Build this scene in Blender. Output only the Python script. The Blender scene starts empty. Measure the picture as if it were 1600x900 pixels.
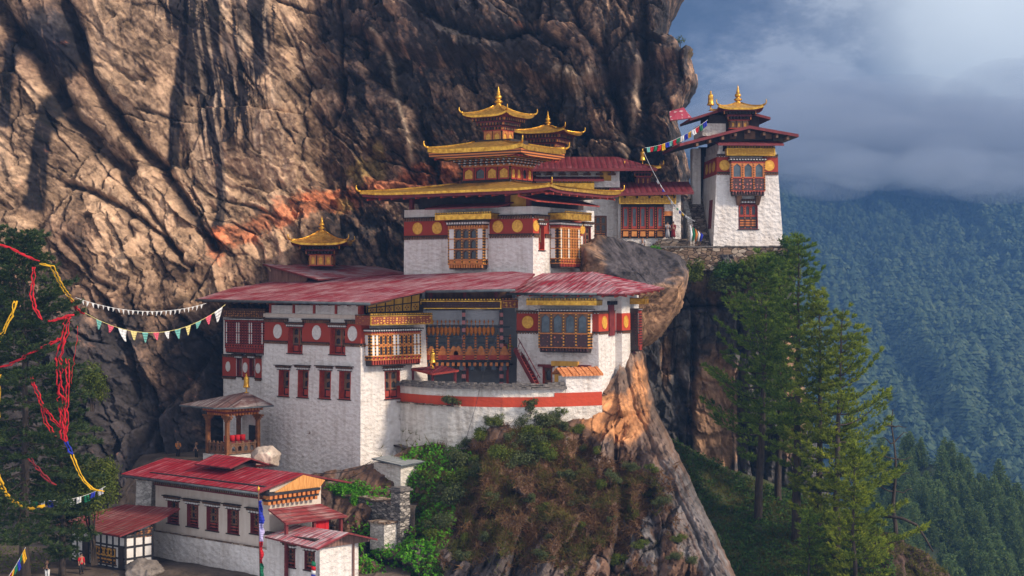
import bpy, math, random
import numpy as np
from mathutils import Vector, Matrix
R = math.radians
scene = bpy.context.scene
COL = scene.collection
random.seed(7)
# ------------------------------------------------------------------ camera
F = 2500.0                                   # focal length in pixels of the 1600 wide photograph
cam_data = bpy.data.cameras.new('camera')
cam_data.sensor_width = 36.0
cam_data.lens = 36.0 * F / 1600.0
cam_data.clip_start = 0.5
cam_data.clip_end = 12000.0
cam = bpy.data.objects.new('camera', cam_data)
COL.objects.link(cam)
cam.location = (0, 0, 0)
cam.rotation_euler = (R(90), 0, 0)
scene.camera = cam
# ------------------------------------------------------------------ sun, sky, exposure
SUN_AZ, SUN_EL = 118.0, 31.0                  # azimuth clockwise from +Y, seen from above
sdir = Vector((math.sin(R(SUN_AZ)) * math.cos(R(SUN_EL)), math.cos(R(SUN_AZ)) * math.cos(R(SUN_EL)), math.sin(R(SUN_EL))))
sun_data = bpy.data.lights.new('sun', 'SUN')
sun_data.energy = 3.2
sun_data.angle = R(9)
sun_data.color = (1.0, 0.83, 0.63)
sun = bpy.data.objects.new('sun', sun_data)
COL.objects.link(sun)
sun.rotation_euler = sdir.to_track_quat('Z', 'Y').to_euler()
world = bpy.data.worlds.new('World')
scene.world = world
world.use_nodes = True


def N(nt, typ, **kw):
    n = nt.nodes.new(typ)
    for k, v in kw.items():
        if k == 'op': n.operation = v
        elif k in n.inputs: n.inputs[k].default_value = v
        else: setattr(n, k, v)
    return n


def L(nt, a, b): nt.links.new(a, b)


def ramp(nt, fac, stops, interp='LINEAR'):
    r = nt.nodes.new('ShaderNodeValToRGB')
    r.color_ramp.interpolation = interp
    els = r.color_ramp.elements
    while len(els) < len(stops): els.new(0.5)
    for e, (p, c) in zip(els, stops):
        e.position = p
        e.color = (c[0], c[1], c[2], 1) if not isinstance(c, (int, float)) else (c, c, c, 1)
    if fac is not None: L(nt, fac, r.inputs[0])
    return r


def build_world():
    nt = world.node_tree
    nt.nodes.clear()
    out = N(nt, 'ShaderNodeOutputWorld')
    sky = N(nt, 'ShaderNodeTexSky')
    sky.sky_type = 'NISHITA'
    sky.sun_disc = False
    sky.sun_elevation = R(SUN_EL)
    sky.sun_rotation = R(SUN_AZ)
    sky.air_density = 1.0
    sky.dust_density = 1.2
    bg1 = N(nt, 'ShaderNodeBackground')
    bg1.inputs['Strength'].default_value = 0.11
    L(nt, sky.outputs[0], bg1.inputs['Color'])
    tc = N(nt, 'ShaderNodeTexCoord')
    d = tc.outputs['Generated']
    mp = N(nt, 'ShaderNodeMapping')
    mp.inputs['Scale'].default_value = (1, 1, 1.9)
    L(nt, d, mp.inputs['Vector'])
    n1 = N(nt, 'ShaderNodeTexNoise', Scale=7.0, Detail=10.0, Roughness=0.66)
    L(nt, mp.outputs[0], n1.inputs['Vector'])
    n2 = N(nt, 'ShaderNodeTexNoise', Scale=2.2, Detail=5.0, Roughness=0.6)
    L(nt, mp.outputs[0], n2.inputs['Vector'])
    sep = N(nt, 'ShaderNodeSeparateXYZ')
    L(nt, d, sep.inputs[0])
    # storm cloud hanging over the valley (north), bright overcast overhead and to the south
    dark = ramp(nt, n1.outputs[0], [(0.40, (0.045, 0.05, 0.07)), (0.475, (0.085, 0.093, 0.125)), (0.54, (0.20, 0.21, 0.245)), (0.61, (0.46, 0.47, 0.50))])
    lite = ramp(nt, n2.outputs[0], [(0.3, (0.50, 0.51, 0.58)), (0.7, (0.90, 0.87, 0.88))])
    ymap = N(nt, 'ShaderNodeMapRange')
    ymap.interpolation_type = 'SMOOTHSTEP'
    ymap.inputs[1].default_value = 0.45
    ymap.inputs[2].default_value = 0.93
    L(nt, sep.outputs['Y'], ymap.inputs[0])
    mx = N(nt, 'ShaderNodeMix', data_type='RGBA')
    L(nt, ymap.outputs[0], mx.inputs[0])
    L(nt, lite.outputs[0], mx.inputs[6])
    L(nt, dark.outputs[0], mx.inputs[7])
    # the break in the clouds, high on the right
    brk = Vector((1600 - 800, F, 450 - 5)).normalized()
    sub = N(nt, 'ShaderNodeVectorMath', op='DISTANCE')
    L(nt, d, sub.inputs[0])
    sub.inputs[1].default_value = brk
    addn = N(nt, 'ShaderNodeMath', op='MULTIPLY_ADD')
    L(nt, n1.outputs[0], addn.inputs[0])
    addn.inputs[1].default_value = 0.10
    L(nt, sub.outputs['Value'], addn.inputs[2])
    gap = ramp(nt, addn.outputs[0], [(0.08, 1.0), (0.115, 0.8), (0.15, 0.2), (0.20, 0.0)])
    mx2 = N(nt, 'ShaderNodeMix', data_type='RGBA')
    L(nt, gap.outputs[0], mx2.inputs[0])
    L(nt, mx.outputs[2], mx2.inputs[6])
    mx2.inputs[7].default_value = (0.95, 1.0, 1.0, 1)
    bg2 = N(nt, 'ShaderNodeBackground')
    bg2.inputs['Strength'].default_value = 1.0
    L(nt, mx2.outputs[2], bg2.inputs['Color'])
    ms = N(nt, 'ShaderNodeMixShader')
    ms.inputs[0].default_value = 0.86
    L(nt, bg1.outputs[0], ms.inputs[1])
    L(nt, bg2.outputs[0], ms.inputs[2])
    L(nt, ms.outputs[0], out.inputs['Surface'])


build_world()
vs = scene.view_settings
vs.view_transform = 'Standard'
vs.look = 'None'
vs.exposure = 0.66
vs.gamma = 1.0
vs.use_curve_mapping = False
cy = scene.cycles
cy.use_denoising = True
cy.max_bounces = 6
cy.diffuse_bounces = 3
cy.glossy_bounces = 2
cy.transmission_bounces = 2
cy.volume_bounces = 1
cy.transparent_max_bounces = 6
cy.caustics_reflective = False
cy.caustics_refractive = False
cy.sample_clamp_indirect = 6.0
# ------------------------------------------------------------------ helpers: things, meshes
def tag(o, label=None, cat=None, group=None, kind=None):
    if label: o['label'] = label
    if cat: o['category'] = cat
    if group: o['group'] = group
    if kind: o['kind'] = kind
    return o


def thing(name, loc, label, cat, rz=0.0, group=None):
    o = bpy.data.objects.new(name, None)
    COL.objects.link(o)
    o.location = loc
    o.rotation_euler = (0, 0, rz)
    o.empty_display_size = 0.5
    return tag(o, label, cat, group)


class MB:
    def __init__(self): self.v, self.f, self.m = [], [], []

    def poly(self, pts, m=0):
        i = len(self.v)
        self.v.extend([tuple(p) for p in pts])
        self.f.append(tuple(range(i, i + len(pts))))
        self.m.append(m)

    def hexa(self, c, m=0):                      # eight corners: bottom ring then top ring
        i = len(self.v)
        self.v.extend([tuple(p) for p in c])
        for q in ((0, 3, 2, 1), (4, 5, 6, 7), (0, 1, 5, 4), (1, 2, 6, 5), (2, 3, 7, 6), (3, 0, 4, 7)):
            self.f.append(tuple(i + k for k in q))
            self.m.append(m)

    def box(self, x0, x1, y0, y1, z0, z1, m=0):
        self.hexa([(x0, y0, z0), (x1, y0, z0), (x1, y1, z0), (x0, y1, z0), (x0, y0, z1), (x1, y0, z1), (x1, y1, z1), (x0, y1, z1)], m)

    def fbox(self, fc, u0, u1, d0, d1, z0, z1, m=0):
        g = fc.map
        self.hexa([g(u0, d1, z0), g(u1, d1, z0), g(u1, d0, z0), g(u0, d0, z0), g(u0, d1, z1), g(u1, d1, z1), g(u1, d0, z1), g(u0, d0, z1)], m)

    def slab(self, pts, th, mt=0, ms=1, mb=2):   # solid sheet: top polygon dropped by th
        n = len(pts)
        low = [(p[0], p[1], p[2] - th) for p in pts]
        self.poly(pts, mt)
        self.poly(low[::-1], mb)
        for k in range(n):
            self.poly([pts[k], low[k], low[(k + 1) % n], pts[(k + 1) % n]], ms)

    def bar(self, a, b, w, h, m=0):              # straight bar of width w, height h between two points
        a, b = Vector(a), Vector(b)
        t = (b - a).normalized()
        s = t.cross(Vector((0, 0, 1)))
        if s.length < 1e-4: s = Vector((1, 0, 0))
        s = s.normalized() * w / 2
        u = s.cross(t).normalized() * h / 2
        self.hexa([a - s - u, a + s - u, a + s + u, a - s + u, b - s - u, b + s - u, b + s + u, b - s + u], m)

    def tube(self, pts, rad, seg=6, m=0, cap=True):
        pts = [Vector(p) for p in pts]
        if not hasattr(rad, '__len__'): rad = [rad] * len(pts)
        base = len(self.v)
        up = Vector((0.13, 0.31, 0.94))
        for k, p in enumerate(pts):
            t = (pts[min(k + 1, len(pts) - 1)] - pts[max(k - 1, 0)])
            t = t.normalized() if t.length > 1e-9 else Vector((0, 0, 1))
            s = t.cross(up)
            if s.length < 0.05: s = t.cross(Vector((1, 0, 0)))
            s.normalize()
            w = s.cross(t)
            for q in range(seg):
                a = 2 * math.pi * q / seg
                self.v.append(tuple(p + (s * math.cos(a) + w * math.sin(a)) * rad[k]))
        for k in range(len(pts) - 1):
            for q in range(seg):
                a, b = base + k * seg + q, base + k * seg + (q + 1) % seg
                self.f.append((a, b, b + seg, a + seg))
                self.m.append(m)
        if cap:
            self.f.append(tuple(base + q for q in range(seg))[::-1]); self.m.append(m)
            e = base + (len(pts) - 1) * seg
            self.f.append(tuple(e + q for q in range(seg))); self.m.append(m)

    def lathe(self, prof, c=(0, 0, 0), seg=14, m=0, squash=1.0):
        base = len(self.v)
        for r, z in prof:
            for q in range(seg):
                a = 2 * math.pi * q / seg
                self.v.append((c[0] + r * math.cos(a), c[1] + r * squash * math.sin(a), c[2] + z))
        for k in range(len(prof) - 1):
            for q in range(seg):
                a, b = base + k * seg + q, base + k * seg + (q + 1) % seg
                self.f.append((a, b, b + seg, a + seg)); self.m.append(m)
        self.f.append(tuple(base + q for q in range(seg))[::-1]); self.m.append(m)
        e = base + (len(prof) - 1) * seg
        self.f.append(tuple(e + q for q in range(seg))); self.m.append(m)

    def build_each(self, name, mats, parent=None):    # every box of the list becomes a part of its own
        out = []
        for k in range(0, len(self.v), 8):
            b = MB(); b.v = self.v[k:k + 8]
            b.f = [(0, 3, 2, 1), (4, 5, 6, 7), (0, 1, 5, 4), (1, 2, 6, 5), (2, 3, 7, 6), (3, 0, 4, 7)]; b.m = [0] * 6
            out.append(b.build(name, mats, parent))
        return out

    def build(self, name, mats, parent=None, smooth=False):
        me = bpy.data.meshes.new(name)
        me.from_pydata(self.v, [], self.f)
        if not isinstance(mats, (list, tuple)): mats = [mats]
        for m in mats: me.materials.append(m)
        if len(mats) > 1: me.polygons.foreach_set('material_index', [min(k, len(mats) - 1) for k in self.m])
        if smooth: me.polygons.foreach_set('use_smooth', [True] * len(me.polygons))
        me.update()
        o = bpy.data.objects.new(name, me)
        COL.objects.link(o)
        if parent is not None: o.parent = parent
        return o


def mesh_np(name, v, f, mat, parent=None, smooth=False, col=None):
    """mesh object from numpy arrays; f is (n,3) or (n,4); col optional per vertex rgb"""
    me = bpy.data.meshes.new(name)
    n, k = f.shape
    me.vertices.add(len(v)); me.vertices.foreach_set('co', np.asarray(v, np.float32).ravel())
    me.loops.add(n * k); me.loops.foreach_set('vertex_index', np.asarray(f, np.int32).ravel())
    me.polygons.add(n)
    me.polygons.foreach_set('loop_start', np.arange(0, n * k, k, dtype=np.int32))
    if smooth: me.polygons.foreach_set('use_smooth', np.ones(n, bool))
    if col is not None:
        a = me.color_attributes.new('tint', 'FLOAT_COLOR', 'POINT')
        c4 = np.ones((len(v), 4), np.float32); c4[:, :3] = col
        a.data.foreach_set('color', c4.ravel())
    me.update(calc_edges=True); me.validate()
    for m in (mat if isinstance(mat, (list, tuple)) else [mat]): me.materials.append(m)
    o = bpy.data.objects.new(name, me)
    COL.objects.link(o)
    if parent is not None: o.parent = parent
    return o


def grid_faces(nu, nv):
    i = np.arange(nu * nv).reshape(nv, nu)
    return np.stack([i[:-1, :-1], i[:-1, 1:], i[1:, 1:], i[1:, :-1]], -1).reshape(-1, 4)


def W(px, py, Y): return Vector(((px - 800) / F * Y, Y, (450 - py) / F * Y))


class Fr:                                         # a building's own axes: x to the right along its front, y into it
    def __init__(self, px, py, Y, deg):
        self.o = W(px, py, Y)
        self.a = R(deg)
        self.M = Matrix.Rotation(self.a, 3, 'Z')
        self.I = self.M.transposed()

    def hit(self, px, py, axis, val):
        o = self.I @ (-self.o)
        d = self.I @ Vector(((px - 800) / F, 1.0, (450 - py) / F))
        return o + d * ((val - o[axis]) / d[axis])

    def loc(self, p): return self.I @ (Vector(p) - self.o)

    def zat(self, x, y, py):                      # height at which local (x, y) shows at row py
        w = self.M @ Vector((x, y, 0)) + self.o
        return (450 - py) / F * w.y - self.o.z


class Face:
    def __init__(self, fr, kind, v, k=0.0, zb=0.0):
        self.fr, self.kind, self.v, self.k, self.zb = fr, kind, v, k, zb
        self.ax = 1 if kind == 'front' else 0

    def map(self, u, d, z):
        d = d - self.k * (z - self.zb)
        if self.kind == 'front': return (u, self.v - d, z)
        if self.kind == 'side': return (self.v + d, u, z)
        return (self.v - d, -u, z)                # 'left': faces -x, u runs towards the viewer

    def px(self, px, py):
        val = self.v
        for _ in range(3):
            p = self.fr.hit(px, py, self.ax, val)
            s = self.k * (p.z - self.zb)
            val = self.v + (s if self.kind in ('front', 'left') else -s)
        u = {'front': p.x, 'side': p.y, 'left': -p.y}[self.kind]
        return u, p.z

    def rect(self, x0, y0, x1, y1):               # pixel rectangle -> u0, u1, z0, z1
        x0, x1 = min(x0, x1), max(x0, x1); y0, y1 = min(y0, y1), max(y0, y1)
        ym = (y0 + y1) / 2
        xm = (x0 + x1) / 2
        a = self.px(x0, ym)[0]; b = self.px(x1, ym)[0]
        return a, b, self.px(xm, y1)[1], self.px(xm, y0)[1]


# ------------------------------------------------------------------ numpy noise
def _h(ix, iy, s):
    h = (ix.astype(np.int64) * 374761393 + iy.astype(np.int64) * 668265263 + s * 1274126177) & 0xFFFFFFFF
    h = ((h ^ (h >> 13)) * 1274126177) & 0xFFFFFFFF
    return ((h ^ (h >> 16)) & 0xFFFFFF) / float(0xFFFFFF)


def noise(x, y, s=0):
    ix, iy = np.floor(x), np.floor(y)
    fx, fy = x - ix, y - iy
    def g(a, b):
        t = _h(ix + a, iy + b, s) * 6.2831853
        return np.cos(t) * (fx - a) + np.sin(t) * (fy - b)
    u = fx * fx * fx * (fx * (fx * 6 - 15) + 10)
    v = fy * fy * fy * (fy * (fy * 6 - 15) + 10)
    a = g(0, 0) * (1 - u) + g(1, 0) * u
    b = g(0, 1) * (1 - u) + g(1, 1) * u
    return (a * (1 - v) + b * v) * 1.5


def fbm(x, y, s=0, o=5, r=0.5, ridged=False):
    t = np.zeros_like(x); amp = 1.0; tot = 0.0
    for k in range(o):
        n = noise(x * 2 ** k + k * 17.3, y * 2 ** k - k * 9.1, s + k)
        if ridged: n = 1 - 2 * np.abs(n)
        t += n * amp; tot += amp; amp *= r
    return t / tot


def voro(x, y, s=0, cheb=False):
    """distance to nearest feature, second nearest, cell hashes (a, b, c) and offset to the feature"""
    ix, iy = np.floor(x), np.floor(y)
    f1 = np.full_like(x, 9.0); f2 = np.full_like(x, 9.0)
    cx = np.zeros_like(x); cyy = np.zeros_like(x); ox = np.zeros_like(x); oy = np.zeros_like(x)
    for a in (-1, 0, 1):
        for b in (-1, 0, 1):
            jx, jy = ix + a, iy + b
            px_, py_ = jx + _h(jx, jy, s), jy + _h(jx, jy, s + 91)
            d = np.maximum(np.abs(x - px_), np.abs(y - py_)) * 1.1 + 0.1 * np.hypot(x - px_, y - py_) if cheb else np.hypot(x - px_, y - py_)
            near = d < f1
            f2 = np.where(near, f1, np.minimum(f2, d))
            cx = np.where(near, jx, cx); cyy = np.where(near, jy, cyy)
            ox = np.where(near, x - px_, ox); oy = np.where(near, y - py_, oy)
            f1 = np.where(near, d, f1)
    return f1, f2, _h(cx, cyy, s + 5), _h(cx, cyy, s + 6), _h(cx, cyy, s + 7), ox, oy


def seg_dist(x, y, pts):
    """distance to a polyline and signed side"""
    best = np.full_like(x, 1e9); side = np.zeros_like(x); along = np.zeros_like(x)
    n = len(pts) - 1
    for k in range(n):
        (ax, ay), (bx, by) = pts[k][:2], pts[k + 1][:2]
        dx, dy = bx - ax, by - ay
        l2 = dx * dx + dy * dy
        t = np.clip(((x - ax) * dx + (y - ay) * dy) / l2, 0, 1)
        d = np.hypot(x - ax - t * dx, y - ay - t * dy)
        near = d < best
        best = np.where(near, d, best)
        side = np.where(near, np.sign((x - ax) * dy - (y - ay) * dx), side)
        along = np.where(near, (k + t) / n, along)
    return best, side, along


def sstep(a, b, x):
    t = np.clip((x - a) / (b - a), 0, 1)
    return t * t * (3 - 2 * t)
# ------------------------------------------------------------------ materials
M = {}


def base_mat(name, rough=0.8, metal=0.0, spec=0.3):
    m = bpy.data.materials.new(name)
    m.use_nodes = True
    nt = m.node_tree
    b = nt.nodes['Principled BSDF']
    b.inputs['Roughness'].default_value = rough
    b.inputs['Metallic'].default_value = metal
    b.inputs['Specular IOR Level'].default_value = spec
    M[name] = m
    return m, nt, b


def coords(nt, scale=(1, 1, 1), rot=(0, 0, 0)):
    tc = N(nt, 'ShaderNodeTexCoord')
    mp = N(nt, 'ShaderNodeMapping')
    mp.inputs['Scale'].default_value = scale
    mp.inputs['Rotation'].default_value = rot
    L(nt, tc.outputs['Object'], mp.inputs['Vector'])
    return mp.outputs[0]


def bump(nt, b, h, strength=0.5, dist=0.05, prev=None):
    bp = N(nt, 'ShaderNodeBump')
    bp.inputs['Strength'].default_value = strength
    bp.inputs['Distance'].default_value = dist
    L(nt, h, bp.inputs['Height'])
    if prev: L(nt, prev, bp.inputs['Normal'])
    L(nt, bp.outputs[0], b.inputs['Normal'])
    return bp.outputs[0]


def mixc(nt, fac, a, b, blend='MIX'):
    m = N(nt, 'ShaderNodeMix', data_type='RGBA')
    m.blend_type = blend
    if isinstance(fac, (int, float)): m.inputs[0].default_value = fac
    else: L(nt, fac, m.inputs[0])
    for k, c in ((6, a), (7, b)):
        if isinstance(c, (tuple, list)): m.inputs[k].default_value = (*c[:3], 1)
        else: L(nt, c, m.inputs[k])
    return m.outputs[2]


def mottled(name, c1, c2, scale=1.5, rough=0.8, metal=0.0, bumpy=0.0, bscale=12.0, bdist=0.03, stretch=(1, 1, 1), spec=0.3, detail=6.0, lo=0.35, hi=0.65):
    m, nt, b = base_mat(name, rough, metal, spec)
    co = coords(nt, stretch)
    n = N(nt, 'ShaderNodeTexNoise', Scale=scale, Detail=detail, Roughness=0.65)
    L(nt, co, n.inputs['Vector'])
    r = ramp(nt, n.outputs[0], [(lo, c1), (hi, c2)])
    L(nt, r.outputs[0], b.inputs['Base Color'])
    if bumpy:
        n2 = N(nt, 'ShaderNodeTexNoise', Scale=bscale, Detail=4.0, Roughness=0.6)
        L(nt, co, n2.inputs['Vector'])
        bump(nt, b, n2.outputs[0], bumpy, bdist)
    return m


def plaster(name, c, dirt, rough_scale=3.0, strength=0.9, dirt_amt=0.5, dist=0.12):
    m, nt, b = base_mat(name, 0.9, 0, 0.15)
    co = coords(nt, (1, 1, 1.5))
    # rubble stone under whitewash: lumpy cells, slightly flattened
    v = N(nt, 'ShaderNodeTexVoronoi', Scale=rough_scale)
    v.feature = 'SMOOTH_F1'
    v.inputs['Smoothness'].default_value = 0.35
    nz = N(nt, 'ShaderNodeTexNoise', Scale=2.5, Detail=5.0, Roughness=0.7)
    L(nt, co, nz.inputs['Vector'])
    wv = N(nt, 'ShaderNodeMix', data_type='VECTOR')
    wv.inputs[0].default_value = 0.28
    L(nt, co, wv.inputs[4]); L(nt, nz.outputs['Color'], wv.inputs[5])
    L(nt, wv.outputs[1], v.inputs['Vector'])
    n = N(nt, 'ShaderNodeTexNoise', Scale=7.0, Detail=5.0, Roughness=0.6)
    L(nt, co, n.inputs['Vector'])
    ad = N(nt, 'ShaderNodeMath', op='MULTIPLY_ADD')
    L(nt, n.outputs[0], ad.inputs[0]); ad.inputs[1].default_value = 0.8
    L(nt, v.outputs['Distance'], ad.inputs[2])
    bump(nt, b, ad.outputs[0], strength, dist)
    # rain streaks and grime
    st = coords(nt, (1.3, 1.3, 0.16))
    sn = N(nt, 'ShaderNodeTexNoise', Scale=1.6, Detail=7.0, Roughness=0.7)
    L(nt, st, sn.inputs['Vector'])
    rp = ramp(nt, sn.outputs[0], [(0.38, 0.0), (0.75, 1.0)])
    bl = N(nt, 'ShaderNodeTexNoise', Scale=0.5, Detail=6.0, Roughness=0.7)
    L(nt, co, bl.inputs['Vector'])
    rb = ramp(nt, bl.outputs[0], [(0.4, 0.25), (0.7, 1.0)])
    mu = N(nt, 'ShaderNodeMath', op='MULTIPLY')
    L(nt, rp.outputs[0], mu.inputs[0]); L(nt, rb.outputs[0], mu.inputs[1])
    ms = N(nt, 'ShaderNodeMath', op='MULTIPLY')
    L(nt, mu.outputs[0], ms.inputs[0]); ms.inputs[1].default_value = dirt_amt
    c1 = mixc(nt, ms.outputs[0], c, dirt)
    # worn joints where the whitewash has come off
    pit = ramp(nt, ad.outputs[0], [(0.28, 0.78), (0.5, 1.0)])
    c2 = mixc(nt, 1.0, c1, pit.outputs[0], 'MULTIPLY')
    L(nt, c2, b.inputs['Base Color'])
    return m


def tin_roof(name, c, fade, rust, amt=0.5, pitch=0.5):
    m, nt, b = base_mat(name, 0.75, 0.0, 0.2)
    st = coords(nt, (2.6, 0.22, 0.22))
    n = N(nt, 'ShaderNodeTexNoise', Scale=1.6, Detail=9.0, Roughness=0.72)
    L(nt, st, n.inputs['Vector'])
    n3 = N(nt, 'ShaderNodeTexNoise', Scale=0.32, Detail=5.0, Roughness=0.65)
    L(nt, coords(nt), n3.inputs['Vector'])
    f0 = N(nt, 'ShaderNodeMath', op='MULTIPLY_ADD')
    L(nt, n3.outputs[0], f0.inputs[0]); f0.inputs[1].default_value = 0.55
    L(nt, n.outputs[0], f0.inputs[2])
    rp = ramp(nt, f0.outputs[0], [(0.80 - amt * 0.12, 0.0), (1.05 - amt * 0.24, 1.0)])
    n2 = N(nt, 'ShaderNodeTexNoise', Scale=3.0, Detail=6.0, Roughness=0.6)
    L(nt, st, n2.inputs['Vector'])
    r2 = ramp(nt, n2.outputs[0], [(0.42, 0.0), (0.66, 1.0)])
    c1 = mixc(nt, r2.outputs[0], c, rust)
    c2 = mixc(nt, rp.outputs[0], c1, fade)
    w = N(nt, 'ShaderNodeTexWave', Scale=pitch)
    w.wave_type = 'BANDS'; w.bands_direction = 'X'; w.wave_profile = 'SIN'
    L(nt, coords(nt), w.inputs['Vector'])
    lp = ramp(nt, w.outputs['Fac'], [(0.0, 0.45), (0.14, 1.0)])
    c2 = mixc(nt, 1.0, c2, lp.outputs[0], 'MULTIPLY')
    # overlapping sheet ends across the slope
    w2 = N(nt, 'ShaderNodeTexWave', Scale=0.12)
    w2.wave_type = 'BANDS'; w2.bands_direction = 'Y'; w2.wave_profile = 'SAW'
    L(nt, coords(nt), w2.inputs['Vector'])
    ad = N(nt, 'ShaderNodeMath', op='MULTIPLY_ADD')
    L(nt, w2.outputs['Fac'], ad.inputs[0]); ad.inputs[1].default_value = 1.2
    L(nt, w.outputs['Fac'], ad.inputs[2])
    l2 = ramp(nt, w2.outputs['Fac'], [(0.0, 0.5), (0.06, 1.0)])
    L(nt, mixc(nt, 1.0, c2, l2.outputs[0], 'MULTIPLY'), b.inputs['Base Color'])
    bump(nt, b, ad.outputs[0], 0.7, 0.06)
    return m


def studded(name, c1, c2, scale=8.0, axis='Z', rough=0.55):
    m, nt, b = base_mat(name, rough, 0, 0.3)
    w = N(nt, 'ShaderNodeTexWave', Scale=scale)
    w.wave_type = 'BANDS'; w.bands_direction = axis; w.wave_profile = 'SIN'
    L(nt, coords(nt), w.inputs['Vector'])
    r = ramp(nt, w.outputs['Fac'], [(0.42, c1), (0.55, c2)])
    L(nt, r.outputs[0], b.inputs['Base Color'])
    return m


def carved(name, c1, c2, sc=(3.5, 3.5, 7.0), rough=0.5, metal=0.0):
    """carved and gilded board: raised motifs on a painted ground"""
    m, nt, b = base_mat(name, rough, metal, 0.4)
    v = N(nt, 'ShaderNodeTexVoronoi', Scale=1.0)
    v.feature = 'F1'; v.distance = 'MANHATTAN'
    v.inputs['Randomness'].default_value = 0.35
    L(nt, coords(nt, sc), v.inputs['Vector'])
    r = ramp(nt, v.outputs['Distance'], [(0.36, c1), (0.52, c2)])
    L(nt, r.outputs[0], b.inputs['Base Color'])
    inv = N(nt, 'ShaderNodeMath', op='SUBTRACT')
    inv.inputs[0].default_value = 1.0
    L(nt, v.outputs['Distance'], inv.inputs[1])
    bump(nt, b, inv.outputs[0], 0.6, 0.05)
    return m


def rubble(name, c1, c2, c3, scale=2.2, flat=2.2, jd=0.12):
    m, nt, b = base_mat(name, 0.9, 0, 0.2)
    co = coords(nt, (1, 1, flat))
    v = N(nt, 'ShaderNodeTexVoronoi', Scale=scale)
    L(nt, co, v.inputs['Vector'])
    e = N(nt, 'ShaderNodeTexVoronoi', Scale=scale)
    e.feature = 'DISTANCE_TO_EDGE'
    L(nt, co, e.inputs['Vector'])
    sp = N(nt, 'ShaderNodeSeparateColor')
    L(nt, v.outputs['Color'], sp.inputs[0])
    r = ramp(nt, sp.outputs[0], [(0.0, c1), (0.5, c2), (1.0, c3)])
    j = ramp(nt, e.outputs[0], [(0.0, jd), (0.09, 1.0)])
    c = mixc(nt, 1.0, r.outputs[0], j.outputs[0], 'MULTIPLY')
    n = N(nt, 'ShaderNodeTexNoise', Scale=1.1, Detail=6.0, Roughness=0.7)
    L(nt, co, n.inputs['Vector'])
    rr = ramp(nt, n.outputs[0], [(0.35, 0.6), (0.65, 1.15)])
    c = mixc(nt, 1.0, c, rr.outputs[0], 'MULTIPLY')
    L(nt, c, b.inputs['Base Color'])
    bump(nt, b, j.outputs[0], 0.9, 0.08)
    return m


def rock(name, contrast=1.0, bdist=0.35):
    """rock whose broad colouring (bare, stained, rusty) is carried by the mesh"""
    m, nt, b = base_mat(name, 0.88, 0, 0.25)
    at = N(nt, 'ShaderNodeAttribute', attribute_name='tint')
    n = N(nt, 'ShaderNodeTexNoise', Scale=0.55, Detail=12.0, Roughness=0.72)
    L(nt, coords(nt, (1, 0.7, 0.9), (0, 0.4, 0)), n.inputs['Vector'])
    r = ramp(nt, n.outputs[0], [(0.3, 1 - 0.55 * contrast), (0.5, 1.0), (0.7, 1 + 0.45 * contrast)])
    c = mixc(nt, 1.0, at.outputs['Color'], r.outputs[0], 'MULTIPLY')
    # thin dark joints
    v = N(nt, 'ShaderNodeTexVoronoi', Scale=0.8)
    v.feature = 'DISTANCE_TO_EDGE'
    nz = N(nt, 'ShaderNodeTexNoise', Scale=1.3, Detail=6.0, Roughness=0.65)
    L(nt, coords(nt, (1, 1, 1)), nz.inputs['Vector'])
    wv = N(nt, 'ShaderNodeMix', data_type='VECTOR')
    wv.inputs[0].default_value = 0.72
    L(nt, coords(nt, (1.0, 0.6, 0.55), (0, 0.6, 0)), wv.inputs[4]); L(nt, nz.outputs['Color'], wv.inputs[5])
    L(nt, wv.outputs[1], v.inputs['Vector'])
    j = ramp(nt, v.outputs['Distance'], [(0.0, 0.35), (0.03, 1.0)])
    jm = ramp(nt, nz.outputs[0], [(0.45, 0.0), (0.62, 0.8)])
    c = mixc(nt, jm.outputs[0], c, mixc(nt, 1.0, c, j.outputs[0], 'MULTIPLY'))
    L(nt, c, b.inputs['Base Color'])
    h = N(nt, 'ShaderNodeMath', op='MULTIPLY_ADD')
    L(nt, j.outputs[0], h.inputs[0]); h.inputs[1].default_value = 0.12
    n2 = N(nt, 'ShaderNodeTexNoise', Scale=0.9, Detail=10.0, Roughness=0.6)
    n2.noise_type = 'RIDGED_MULTIFRACTAL'
    n2.inputs['Distortion'].default_value = 0.6
    L(nt, coords(nt, (1.2, 0.8, 0.85), (0, 0.5, 0)), n2.inputs['Vector'])
    L(nt, n2.outputs[0], h.inputs[2])
    bump(nt, b, h.outputs[0], 0.85, bdist)
    return m


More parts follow.
